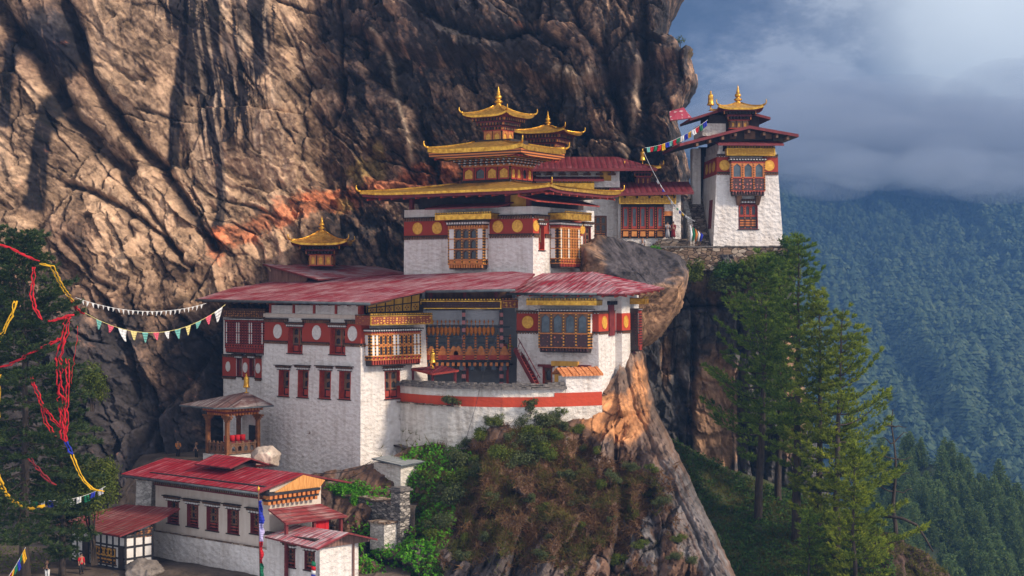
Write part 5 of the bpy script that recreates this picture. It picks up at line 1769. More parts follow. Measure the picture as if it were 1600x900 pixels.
build_rear_hall()
FF = Fr(1000, 384, 173, 0)
def build_arcade_hall():
    t = thing('arcade_hall', FF.o, 'hall with a five arched timber arcade and gold sign under a maroon roof', 'temple', 0)
    f0 = Face(FF, 'front', 0)
    x0, x1, z0, z1 = f0.rect(966, 386, 1064, 300)
    door = f0.rect(1037, 371, 1051, 330)
    ar = f0.rect(970, 372, 1037, 320)
    mb = MB()
    wall_face(mb, f0, x0, x1, z0 - 1, z1, [door])
    mb.box(x0, x0 + 0.3, 0.01, 7, z0 - 1, z1); mb.box(x1 - 0.3, x1, 0.01, 7, z0 - 1, z1)
    mb.build('wall', M['white_plaster'], t)
    d = MB(); d.fbox(f0, door[0], door[1], -1.6, -1.5, door[2], door[3]); o = d.build('doorway', M['pane_dark'], t)
    d = MB(); d.fbox(f0, door[0] - 0.1, door[1] + 0.1, -0.05, 0.12, door[3] - 0.5, door[3]); d.fbox(f0, door[0] - 0.12, door[0] + 0.08, -0.06, 0.11, door[2], door[3] - 0.5); d.build('frame', M['orange_timber'], o)
    # arcade
    u0, u1, za, zb = ar
    core = MB(); core.fbox(f0, u0, u1, -0.2, 0.12, za, zb + 0.5); a = core.build('arcade', M['black_timber'], t)
    fr_, pn, op, st = MB(), MB(), MB(), MB()
    n = 5
    zl = za + (zb - za) * 0.24; zh = za + (zb - za) * 0.93
    for q in range(n):
        ua, ub = u0 + (u1 - u0) * q / n + 0.2, u0 + (u1 - u0) * (q + 1) / n - 0.1
        arch_ring(fr_, f0, ua, ub, zl + 0.15, zh, ua + 0.13, ub - 0.13, zl + 0.4, zh - 0.12, 0.12, 0.24)
        pn.fbox(f0, ua + 0.1, ub - 0.1, 0.12, 0.15, zl + 0.2, zh - 0.05)
        op.fbox(f0, ua + 0.03, ub - 0.03, 0.12, 0.24, za + 0.18, zl - 0.14)
        st.fbox(f0, ua - 0.19, ua - 0.12, 0.12, 0.3, za, zh)
    st.fbox(f0, u1 - 0.04, u1 + 0.05, 0.12, 0.3, za, zh)
    st.fbox(f0, u0, u1, 0.12, 0.29, zl - 0.02, zl + 0.12)
    fr_.build('arch_frame', M['red_timber'], a); pn.build('pane', M['pane_blue'], a); op.build_each('orange_panel', M['orange_panel'], a); st.build('mullion', M['orange_stud'], a)
    co = MB()
    for q in range(3):
        e = 0.15 + 0.25 * q; zc = zb + 0.03 + q * 0.42
        teeth(co, f0, u0 - 0.1, x1 - 0.7, zc, zc + 0.26, 0, e + 0.2, 0.5, 0.5, 0, 1)
        co.fbox(f0, u0 - 0.1, x1 - 0.7, -0.1, e + 0.25, zc + 0.26, zc + 0.42, 1)
    co.build('bracket_course', [M['brown_timber'], M['black_timber']], t)
    s = Face(FF, 'front', -0.95).rect(968, 318.5, 1056, 306.5)
    sign_board(t, f0, *s, -0.2, 0.95, 'sign_gold', 'gold')
    cl = f0.rect(1051, 384, 1062, 316)
    mb = MB(); mb.fbox(f0, cl[0], cl[1], -0.2, 0.25, cl[2], cl[3]); mb.build('white_pier', M['white_plaster'], t)
    e0, e1 = FF.hit(948, 302.5, 1, -2.2), FF.hit(1084, 299.5, 1, -2.2)
    zr = FF.zat(0, 4.0, 284)
    roof_sheet(t, [(e0.x, -2.2, e0.z), (e1.x, -2.2, e1.z), (FF.hit(1076, 284, 1, 4).x, 4, zr), (FF.hit(958, 286, 1, 4).x, 4, zr)], 0.28, 'maroon_tin')
    mb = MB()
    for q in range(7):
        a = Vector((e0.x + (e1.x - e0.x) * (q + 0.5) / 7, -1.9, e0.z - 0.38)); mb.bar(a, a + Vector((0, 2.4, 0.3)), 0.16, 0.2)
    mb.build('rafters', M['dark_timber'], t)
build_arcade_hall()


# ------------------------------------------------------------------ outer tower on the spur
FT = Fr(1114.5, 384, 172, 4)
def build_tower():
    t = thing('cliff_tower', FT.o, 'tapering white tower with a projecting carved window and two gold discs at the cliff edge', 'tower', FT.a)
    f0 = Face(FT, 'front', 0)
    w = f0.px(1224, 381)[0]
    zt = f0.px(1160, 236)[1]
    k = 0.068
    ff = Face(FT, 'front', 0, 0.05)
    lw = f0.rect(1153.5, 358, 1185, 317)
    lw = Face(FT, 'front', 0, 0.05).rect(1154, 358, 1184, 318)
    # body: front leans 3 degrees, flanks taper
    body('wall', FT, t, 0, w, 0, 8.5, -1.5, zt, 0.058, M['white_plaster'], [lw], (), (), 0.0)
    ff = Face(FT, 'front', 0, 0.058); lf = Face(FT, 'left', 0, 0.058); rf = Face(FT, 'side', w, 0.058)
    lw = ff.rect(1154, 358, 1184, 318)
    window(t, ff, *lw, dep=0.3, cols=3, rows=2, jamb='maroon_timber', lat='red_timber', bars='orange_stud', over=0.2)
    z0, z1 = ff.px(1165, 273)[1], ff.px(1165, 245.5)[1]
    i = 0.058 * (z0 + z1) / 2
    br = Face(FT, 'front', -0.6).rect(1143.6, 304, 1195, 247)
    for a, b, px in ((0.058 * z0 + 0.02, br[0], 1132), (br[1], w - 0.058 * z0 - 0.02, 1201.5)):
        b_ = band(t, ff, a, b, z0, z1)
        disc(b_, ff, ff.px(px, 258)[0], (z0 + z1) / 2 + 0.05, 0.58)
        dentil_course(t, ff, a, b, z0 - 0.05, z0 + 0.3, 0.12)
        dentil_course(t, ff, a, b, z1 - 0.02, z1 + 0.3, 0.14)
    b_ = band(t, lf, -8.4 + 0.058 * z0, -0.058 * z0, z0, z1)
    for u in (-2.0, -4.0, -6.0): disc(b_, lf, u, (z0 + z1) / 2, 0.58)
    bay(t, ff, *br, 0.6 + 0.058 * (br[2] + br[3]) / 2, 'aaa', 1, 0.36, 0.10, 0.12, 'orange_stud', 'red_timber', 'pane_blue', 'flower_panel', lat_mat='orange_timber')
    # two carved struts carrying the bay
    for px in (1153, 1183):
        u = ff.px(px, 308)[0]
        mb = MB()
        zb_ = br[2]
        mb.hexa([ff.map(u - 0.18, -0.1, zb_ - 1.1), ff.map(u + 0.18, -0.1, zb_ - 1.1), ff.map(u + 0.18, 0.15, zb_ - 1.1), ff.map(u - 0.18, 0.15, zb_ - 1.1), ff.map(u - 0.3, -0.1, zb_ - 0.1), ff.map(u + 0.3, -0.1, zb_ - 0.1), ff.map(u + 0.3, 0.95, zb_ - 0.1), ff.map(u - 0.3, 0.95, zb_ - 0.1)])
        mb.build('strut', M['brown_timber'], t)
    s = Face(FT, 'front', -0.55).rect(1136, 243, 1211, 231.5)
    sign_board(t, ff, s[0], s[1], s[2], s[3], -0.3, 0.55 + 0.058 * s[2], 'sign_gold', 'gold')
    # flank window and niche
    dn = lf.rect(1108, 357, 1112.5, 313)
    mb = MB(); mb.fbox(lf, dn[0], dn[1], -0.02, 0.06, dn[2], dn[3]); mb.build('flank_door', M['maroon_timber'], t)
    # crenel stubs on the flank
    mb = MB()
    for q in range(5):
        u = -7.6 + q * 1.55
        mb.fbox(lf, u, u + 1.0, -0.5, -0.05, zt, zt + 0.9)
    mb.build_each('attic_panel', M['white_plaster'], t)
    at = MB(); at.box(0.9, w - 0.9, 0.9, 8, zt - 0.2, zt + 1.9); at.build('attic', M['dark_timber'], t)
    # main gable roof, ridge running back
    yf = -1.9
    ap = FT.hit(1171.5, 196, 1, yf); le = FT.hit(1062, 224, 1, yf); re = FT.hit(1248, 209.5, 1, yf)
    ys = 9.5
    for a, b in ((le, ap), (ap, re)):
        roof_sheet(t, [(a.x, yf, a.z), (b.x, yf, b.z), (b.x, ys, b.z), (a.x, ys, a.z)], 0.32, 'maroon_tin', fascia='maroon_timber')
    gb = MB()
    g = [FT.hit(px, py, 1, -0.2) for px, py in ((1082, 226), (1243, 214.5), (1171, 201))]
    gb.poly([tuple(p) for p in g]); gb.build('gable_board', M['dark_timber'], t)
    gp = MB()
    for px0, px1, py0, py1 in ((1140, 1150, 205, 217), (1163, 1180, 203, 217), (1196, 1206, 207, 217)):
        a, b = FT.hit(px0, py1, 1, -0.3), FT.hit(px1, py0, 1, -0.3)
        gp.box(a.x, b.x, -0.35, -0.25, a.z, b.z)
    gp.build_each('gable_panel', M['brown_timber'], t)
    jo = MB()
    for px in (1090, 1110, 1130, 1150, 1171, 1195, 1215, 1232):
        s_ = (px - 1062) / (1171.5 - 1062) if px < 1171.5 else (1248 - px) / (1248 - 1171.5)
        p = le.lerp(ap, s_) if px < 1171.5 else re.lerp(ap, s_)
        jo.box(p.x - 0.13, p.x + 0.13, yf + 0.2, 0, p.z - 0.75, p.z - 0.42)
    jo.build_each('purlin_end', M['brown_timber'], t)
    a0, a1 = FT.hit(1122, 224, 1, -1.7), FT.hit(1225, 223.5, 1, -1.7)
    za = a0.z
    roof_sheet(t, [(a0.x, -1.7, za), (a1.x, -1.7, za), (a1.x, 0.3, za + 0.45), (a0.x, 0.3, za + 0.45)], 0.22, 'maroon_tin', 'awning')
    # raised rear roof and gilded lantern
    p0, p1, p2 = FT.hit(1078, 185, 1, 2.2), FT.hit(1140, 166, 1, 2.2), FT.hit(1204, 183, 1, 2.2)
    for a, b in ((p0, p1), (p1, p2)):
        roof_sheet(t, [(a.x, 2.2, a.z), (b.x, 2.2, b.z), (b.x, 8.5, b.z), (a.x, 8.5, a.z)], 0.28, 'maroon_tin', 'upper_roof')
    rb = MB(); q0, q1 = FT.hit(1098, 212, 1, 2.6), FT.hit(1134, 193, 1, 2.6)
    rb.box(q0.x, q1.x, 2.6, 8, q0.z, q1.z); rb.build('parapet', M['old_plaster'], t)
    ub = MB(); q0, q1 = FT.hit(1108, 215, 1, 3.0), FT.hit(1186, 180, 1, 3.0)
    ub.box(q0.x, q1.x, 3.0, 8, q0.z, q1.z); ub.build('upper_storey', M['dark_timber'], t)
    c = FT.hit(1153, 190, 1, 2.9)
    z = lambda py: FT.zat(c.x, c.y, py)
    cupola(t, (c.x, c.y), -4, 1.0, z(203), z(189), z(172), z(161), 2.45, True, 0.28, 3, fin_s=0.75, bodymat='brown_timber', steps=2)
    c = FT.hit(1110.5, 174, 1, 2.4)
    z = lambda py: FT.zat(c.x, c.y, py)
    lathe_obj('bell_ornament', BELL, (c.x, c.y, z(173)), 1.12, 'gold', t)
    # patterned cloth over the rear ridge
    q = [FT.hit(*p, 1, y) for p, y in (((1047, 188), 5.0), ((1081, 184), 5.0), ((1068, 167.5), 7.0), ((1046, 174), 7.0))]
    roof_sheet(t, [tuple(v) for v in q], 0.1, 'pink_cloth', 'patterned_awning')
    # narrow flank building and pier on the left
    pr = MB(); a, b = FT.hit(1082, 390, 1, 7.0), FT.hit(1095, 232, 1, 7.0)
    pr.box(a.x, b.x, 7.0, 8.4, a.z, b.z); pr.build('white_pier', M['white_plaster'], t)
    dk = MB(); a, b = FT.hit(1092, 330, 1, 8.3), FT.hit(1112, 230, 1, 8.3)
    dk.box(a.x, b.x, 8.3, 8.6, a.z, b.z); dk.build('recess', M['dark_timber'], t)
build_tower()

t = thing('stone_stair', W(1098, 386, 173), 'narrow rough stone stair climbing beside the tower', 'stair')
def build_stone_stair(t):
    mb = MB()
    n = 17
    for q in range(n):
        y = q * 0.42
        z = 5.6 * (q + 1) / n
        mb.box(-0.85 + 0.02 * (q % 3), 0.8, y, y + 0.7, -1.0, z)
    mb.build('steps', M['stair_stone'], t)
    mb = MB()
    for q in range(9):
        mb.box(-1.35 - 0.06 * (q % 2), -0.85, q * 0.8, q * 0.8 + 0.78, -1, 1.6 + 5.2 * (q / 9) * 0.8)
    mb.build('side_wall', M['white_rubble'], t)
build_stone_stair(t)
# ------------------------------------------------------------------ prayer wheel pavilion beside the hall
FK = Fr(355, 712, 152, -44)
def build_pavilion():
    t = thing('prayer_pavilion', FK.o, 'open timber pavilion with carved orange posts and red prayer wheels under a worn hipped roof', 'pavilion', FK.a)
    lx = FK.hit(325, 690, 1, 0).x; ly = FK.hit(403, 690, 0, 0).y
    zt = FK.zat(0, 0, 650)
    mb = MB(); mb.box(lx - 0.4, 0.3, -0.3, ly + 0.3, -4, 0.0); mb.build('plinth', M['old_plaster'], t)
    for x, y in ((0, 0), (lx, 0), (0, ly), (lx, ly)):
        mb = MB(); mb.box(x - 0.17, x + 0.17, y - 0.17, y + 0.17, 0, zt)
        for q in range(3): mb.box(x - 0.3 - 0.22 * q, x + 0.3 + 0.22 * q, y - 0.16, y + 0.16, zt - 0.55 + 0.18 * q, zt - 0.38 + 0.18 * q)
        mb.build('post', M['pavilion_post'], t)
    ff, sf = Face(FK, 'front', 0), Face(FK, 'side', 0)
    co = MB()
    z2 = FK.zat(0, 0, 637)
    h = (z2 - zt) / 2
    for q in range(2):
        e = 0.1 + 0.3 * q
        for fc, a, b in ((ff, lx, 0), (sf, 0, ly)):
            teeth(co, fc, a - e, b + e, zt + q * h, zt + q * h + 0.55 * h, -0.2, e, 0.36, 0.5, 0)
            co.fbox(fc, a - e, b + e, -0.3, e + 0.06, zt + q * h + 0.55 * h, zt + (q + 1) * h, 1)
    co.build('bracket_course', [M['orange_timber'], M['maroon_timber']], t)
    for fc, a, b in ((ff, lx, 0), (sf, 0, ly)):
        rl = MB()
        rl.fbox(fc, a, b, -0.08, 0.08, 0.1, 0.22); rl.fbox(fc, a, b, -0.1, 0.1, 1.0, 1.12)
        n = 5
        for q in range(n):
            u = a + (b - a) * (q + 0.5) / n
            rl.fbox(fc, u - 0.09, u + 0.09, -0.06, 0.06, 0.22, 1.3)
            uu = a + (b - a) * (q + 1.0) / n
            if q < n - 1: arch_ring(rl, fc, u + 0.09, u + (b - a) / n - 0.09, 0.24, 0.95, u + 0.16, u + (b - a) / n - 0.16, 0.34, 0.86, -0.03, 0.04)
        rl.build('railing', M['brown_timber'], t)
    dr = MB()
    for q in range(4): pass
    for q in range(4):
        u = 0.6 + q * 0.62
        mb = MB(); mb.lathe([(0.05, -0.12), (0.26, -0.1), (0.27, 0.45), (0.05, 0.47)], (-0.9, u, 1.35), 12); mb.build('prayer_wheel', M['cloth_red'], t, True)
    mb = MB(); mb.box(-1.3, -0.6, 0.2, ly - 0.2, 0.9, 1.2); mb.build('wheel_rack', M['maroon_timber'], t)
    mb = MB(); mb.box(lx + 0.3, -0.2, ly + 0.2, ly + 0.4, 0, zt); mb.build('back_wall', M['white_plaster'], t)
    mb = MB(); mb.box(-1.6, -0.5, ly + 0.1, ly + 0.19, 0.6, 2.6); mb.build('window', M['pane_dark'], t)
    # roof
    ze = FK.zat(0.6, -1.5, 637)
    e = [FK.hit(280, 625, 1, -1.4), FK.hit(333, 637, 1, -1.4)]
    X0, X1 = e[0].x, e[1].x
    X1 = max(X1, 0.9)
    apx = FK.hit(385, 612, 1, ly / 2 + 0.2)
    ce = (apx.x, apx.y, apx.z)
    pl = [(X0, -1.4, e[1].z), (e[1].x, -1.4, e[1].z), (1.2, 0.2, e[1].z), (1.2, ly + 1.0, e[1].z), (X0, ly + 1.0, e[1].z)]
    mb = MB()
    for a, b in zip(pl, pl[1:] + pl[:1]): mb.poly([a, b, ce], 0)
    mb.poly([(p[0], p[1], p[2] - 0.15) for p in pl][::-1], 2)
    for a, b in zip(pl, pl[1:] + pl[:1]): mb.poly([a, (a[0], a[1], a[2] - 0.15), (b[0], b[1], b[2] - 0.15), b], 1)
    mb.build('roof', [M['brown_tin'], M['gutter'], M['dark_timber']], t)
    lathe_obj('bell_ornament', BELL, (ce[0], ce[1], ce[2] - 0.1), 0.95, 'gold', t)
build_pavilion()


# ------------------------------------------------------------------ long lower house with bright red roof
FH = Fr(421, 880, 133.5, -41)
def build_house():
    t = thing('lower_house', FH.o, 'long low house under a bright red tin roof with five dark windows, nearest to the foot of the picture', 'house', FH.a)
    t['label'] = 'long low house with bright red tin roof, raised ridge vent and orange bamboo gable'
    ff, sf = Face(FH, 'front', 0), Face(FH, 'side', 0)
    x0 = ff.px(243, 800)[0]
    D = FH.hit(501, 775, 0, 0.3).y + 0.3
    zt = FH.zat(0, 0, 782)
    e1_ = FH.hit(404, 768.5, 1, -1.6); r1_ = FH.hit(474, 739.5, 0, e1_.x); b1_ = FH.hit(549.5, 753, 0, e1_.x)
    zbk = r1_.z + (b1_.z - r1_.z) * (D - r1_.y) / (b1_.y - r1_.y) - 0.3
    ws = rects(ff, [(262, 783, 279.5, 818), (292.5, 788, 310, 823), (323, 792, 341.5, 829), (355.5, 796, 373.5, 834), (391.5, 802, 405, 834)])
    wf = []
    zl = ff.px(300, 838)[1]
    body('wall', FH, t, x0, 0, 0, D, zl, min(zt + 1.2, zbk), 0.0, M['cream_plaster'], ws)
    for r in ws: window(t, ff, *r, dep=0.45, cols=2, rows=3, jamb='maroon_timber', bars='red_stud')
    body('lower_wall', FH, t, x0 - 0.35, 0.2, -0.3, D + 0.2, -6.0, zl, 0.012, M['white_plaster'], zb=zl)
    lg = MB(); lg.fbox(ff, x0 - 0.3, 0.2, 0.05, 0.34, zl - 0.02, zl + 0.06); lg.build('ledge', M['warm_stone'], t)
    # dark frieze of brackets under the eave
    zf = zt + 0.15
    fz = MB()
    for q in range(3):
        e = 0.1 + 0.22 * q
        teeth(fz, ff, x0 - 0.1, 0.0, zf + q * 0.36, zf + q * 0.36 + 0.2, 0, e, 0.3, 0.5, 0 if q < 2 else 2)
        fz.fbox(ff, x0 - 0.1, 0.0, -0.05, e + 0.04, zf + q * 0.36 + 0.2, zf + (q + 1) * 0.36, 1)
    fz.fbox(ff, x0 - 0.1, 0.0, -0.05, 0.1, zf - 0.12, zf, 3)
    fz.build('bracket_course', [M['brown_timber'], M['black_timber'], M['white_panel'], M['maroon_timber']], t)
    # roof: ridge along the house
    yo = -1.6
    e0, e1 = FH.hit(189, 740.5, 1, yo), FH.hit(404, 768.5, 1, yo)
    yr = D / 2
    r1 = FH.hit(474, 739.5, 0, e1.x)
    yr, zr = r1.y, r1.z
    r0 = FH.hit(261, 714, 1, yr)
    b1 = FH.hit(549.5, 753, 0, e1.x)
    roof_sheet(t, [tuple(e0), tuple(e1), tuple(r1), (r0.x - 0.2, yr, zr)], 0.16, 'bright_tin')
    roof_sheet(t, [(r0.x - 0.2, yr, zr), tuple(r1), tuple(b1), (r0.x - 0.2, b1.y, b1.z)], 0.16, 'bright_tin')
    gutter(t, tuple(e0 + Vector((0, -0.08, -0.16))), tuple(e1 + Vector((0, -0.08, -0.16))), 0.1)
    mb = MB()
    for q in range(18):
        a = e0.lerp(e1, (q + 0.5) / 18) + Vector((0, 0.2, -0.3)); mb.bar(a, a + Vector((0, 1.6, 0.5)), 0.14, 0.16)
    mb.build('rafters', M['dark_timber'], t)
    # raised ridge vent
    v = [FH.hit(304, 724.5, 1, yr - 2.2), FH.hit(357, 733, 1, yr - 2.2)]
    zv = v[0].z
    vm = MB(); 
    xa, xb = v[0].x, v[0].x + (v[1].x - v[0].x)
    vv = [FH.hit(304, 724.5, 1, yr - 2.3), FH.hit(360, 731, 1, yr - 2.3)]
    vr = FH.hit(389, 716, 0, vv[1].x)
    vx0 = vv[0].x
    roof_sheet(t, [tuple(vv[0]), tuple(vv[1]), (vv[1].x, yr, vr.z), (vx0, yr, vr.z)], 0.12, 'bright_tin', 'vent_roof')
    vb = FH.hit(420, 722, 0, vv[1].x)
    roof_sheet(t, [(vx0, yr, vr.z), (vv[1].x, yr, vr.z), (vv[1].x, vb.y, vv[1].z), (vx0, vb.y, vv[1].z)], 0.12, 'bright_tin', 'vent_roof')
    vm.box(vx0 + 0.8, vv[1].x - 0.8, yr - 1.2, yr + 1.2, zr - 0.6, vv[0].z + 0.1); vm.build('vent_box', M['dark_timber'], t)
    # bamboo gable
    gx = 0.55
    zb0, zb1 = FH.zat(gx, 1.0, 782.5), FH.zat(gx, 1.0, 789)
    G = lambda px, py: FH.hit(px, py, 0, gx)
    up = [G(429, 770), G(500, 761), G(508, 750), G(474, 742)]
    lo = [G(416, 781), G(497, 772.5), G(502, 763), G(427, 772)]
    for poly in (up, lo):
        mb = MB(); mb.poly([tuple(p) for p in poly]); mb.poly([(p.x - 0.1, p.y, p.z) for p in poly][::-1]); mb.build('bamboo_mat', M['bamboo'], t)
    fc = Face(FH, 'side', gx)
    dn = MB(); a = G(417, 790); b = G(497, 778)
    zz = a.z
    for q in range(2):
        dn.fbox(fc, a.y, b.y, -0.6, 0.1 + 0.2 * q, zz + q * 0.5 + 0.3, zz + q * 0.5 + 0.5, 1)
        teeth(dn, fc, a.y, b.y, zz + q * 0.5, zz + q * 0.5 + 0.3, -0.6, 0.05 + 0.2 * q, 0.5, 0.55, 0)
    dn.build('bracket_course', [M['orange_timber'], M['black_timber']], t)
    gb = MB(); gb.poly([(0.02, 0.0, zt), (0.02, D, zt), (0.02, D, zbk), (0.02, min(yr, D - 0.1), (zr - 0.3) if yr < D else zbk + 0.05), (0.02, 0, min(zt + 1.2, zr - 0.4))]); gb.build('gable_wall', M['cream_plaster'], t)
    return t, zt


house, hz = build_house()


def build_annex():
    c0 = FH.hit(504, 890, 1, -0.2)
    o = FH.o + FH.M @ Vector((c0.x, -0.2, 0))
    t = thing('annex', FH.o, 'small white annex with two windows under a weathered red and grey gable roof', 'house', FH.a)
    ff = Face(FH, 'front', -0.5); x1 = c0.x; sf = Face(FH, 'side', x1)
    y1 = sf.px(560, 880)[0]
    ws = rects(ff, [(447, 856.5, 461.5, 886), (476, 861, 492, 891)])
    zt = FH.zat(x1, -0.5, 846)
    body('wall', FH, t, 0.25, x1, -0.5, y1, -4.5, zt, 0.0, M['white_plaster'], ws)
    for r in ws: window(t, ff, *r, dep=0.32, cols=2, rows=3, jamb='maroon_timber', bars='red_stud', over=0.2)
    yo = -1.9
    e0, e1 = FH.hit(413.5, 838, 1, yo), FH.hit(496.5, 857.5, 1, yo)
    r1 = FH.hit(545, 832, 0, e1.x)
    b1 = FH.hit(590, 842, 0, e1.x)
    roof_sheet(t, [tuple(e0), tuple(e1), (e1.x, r1.y, r1.z), (e0.x, r1.y, r1.z)], 0.14, 'worn_tin')
    roof_sheet(t, [(e0.x, r1.y, r1.z), (e1.x, r1.y, r1.z), tuple(b1), (e0.x, b1.y, b1.z)], 0.14, 'shed_tin')
    gx = x1 + 0.25
    G = lambda px, py: FH.hit(px, py, 0, gx)
    g = [G(503, 857), G(577, 846), G(577, 842), G(544, 836), G(503, 853)]
    mb = MB(); mb.poly([tuple(p) for p in g]); mb.poly([(p.x - 0.12, p.y, p.z) for p in g][::-1]); mb.build('gable_board', M['grey_timber'], t)
    ev = MB(); ev.fbox(ff, 0.3, x1, -0.02, 0.5, zt - 0.05, zt + 0.2); ev.build('eave_beam', M['dark_timber'], t)
    dp = MB(); q = sf.px(551, 880); dp.tube([sf.map(q[0], 0.1, -3), sf.map(q[0], 0.1, zt)], 0.1, 6); dp.build('downpipe', M['grey_timber'], t)
    # canopy above
    c = thing('canopy', FH.o, 'faded red tin canopy on timber posts below the bamboo gable', 'canopy', FH.a)
    k0 = FH.hit(419, 795.5, 0, 0.9); k1 = FH.hit(501, 787, 0, 0.9)
    k3 = FH.hit(451, 818, 1, k0.y + 0.0); k2 = FH.hit(543, 806, 0, k3.x)
    k3 = Vector((k2.x, k0.y - 0.3, FH.zat(k2.x, k0.y - 0.3, 818)))
    roof_sheet(c, [tuple(k0), tuple(k3), tuple(k2), tuple(k1)], 0.13, 'shed_tin')
    for x, y in ((k3.x - 0.4, k3.y + 0.4), (k2.x - 0.4, k2.y - 0.4), (k3.x - 0.4, (k3.y + k2.y) / 2)):
        mb = MB(); mb.box(x - 0.12, x + 0.12, y - 0.12, y + 0.12, -1.5, k3.z - 0.1); mb.build('post', M['maroon_timber'], c)
    mb = MB(); mb.box(0.3, k3.x - 0.2, k3.y, k2.y, -1.9, -1.5); mb.build('deck', M['dark_timber'], c)
    cl = thing('hanging_cloth', FH.o, 'red cloth hanging under the tin canopy', 'cloth', FH.a)
    p = FH.hit(502, 817, 0, k3.x - 0.6)
    mb = MB()
    for q in range(4): mb.box(p.x - 0.05 + 0.04 * (q % 2), p.x + 0.02 + 0.04 * (q % 2), p.y - 0.8 + q * 0.4, p.y - 0.4 + q * 0.4, p.z - 0.75, p.z + 0.6)
    mb.build('cloth', M['cloth_red'], cl)
build_annex()


# ------------------------------------------------------------------ half timbered shed at the lower left
FI = Fr(196, 892, 136, -41)
def build_shed():
    t = thing('timbered_shed', FI.o, 'half timbered white shed with a dull red lean-to roof beside the conifer', 'shed', FI.a)
    ff, sf = Face(FI, 'front', 0), Face(FI, 'side', 0)
    x0 = ff.px(112, 870)[0]; y1 = sf.px(238, 860)[0]
    zt = FI.zat(0, 0, 838)
    wi = ff.rect(149, 880, 181.5, 854)
    body('wall', FI, t, x0, 0, 0, y1, -1.5, zt, 0.0, M['white_panel'], [wi])
    fr_ = MB()
    for q in range(10):
        u = x0 + (0 - x0) * q / 9
        fr_.fbox(ff, u - 0.09, u + 0.09, 0, 0.06, -0.4, zt)
    for z in (0.05, zt * 0.33, zt * 0.67, zt - 0.1): fr_.fbox(ff, x0, 0.09, 0, 0.055, z - 0.08, z + 0.08)
    for q in range(4):
        u = y1 * q / 3
        fr_.fbox(sf, u - 0.1, u + 0.1, 0, 0.06, -0.4, zt + 0.4)
    for z in (0.05, zt * 0.33, zt * 0.67, zt - 0.1): fr_.fbox(sf, 0, y1, 0, 0.055, z - 0.09, z + 0.09)
    fr_.build('timber_frame', M['black_timber'], t)
    window(t, ff, *wi, dep=0.06, cols=5, rows=2, jamb='brown_timber', lat='yellow_board', bars='gold_stud', lintel=False)
    d = MB(); a, b, c, e = ff.rect(186, 893, 194.5, 853); d.fbox(ff, a, b, 0.061, 0.1, c, e); d.build('door', M['dark_timber'], t)
    d = MB(); a, b, c, e = ff.rect(132, 882, 139, 842); d.fbox(ff, a, b, 0.061, 0.1, c, e); d.build('door', M['dark_timber'], t)
    yo = -1.2
    e0, e1 = FI.hit(134, 826.5, 1, yo), FI.hit(187, 837, 1, yo)
    e2 = FI.hit(249, 812, 0, e1.x); e3 = FI.hit(199, 788, 1, e2.y + 0.2)
    r2 = FI.hit(244, 793, 1, e2.y + 2.2)
    roof_sheet(t, [(x0 - 0.6, yo, e1.z), tuple(e1), tuple(e2), (e2.x, e2.y + 2.2, FI.zat(e2.x, e2.y + 2.2, 794)), (FI.hit(197, 788, 1, e2.y + 2.2).x, e2.y + 2.2, FI.hit(197, 788, 1, e2.y + 2.2).z), (x0 - 0.6, e2.y, FI.zat(x0, e2.y, 800))], 0.14, 'shed_tin')
    mb = MB(); g = [FI.hit(193, 842, 0, 0.03), FI.hit(238, 838, 0, 0.03), FI.hit(238, 822, 0, 0.03)]
    mb.poly([tuple(p) for p in g]); mb.build('gable_board', M['sign_dark'], t)
build_shed()


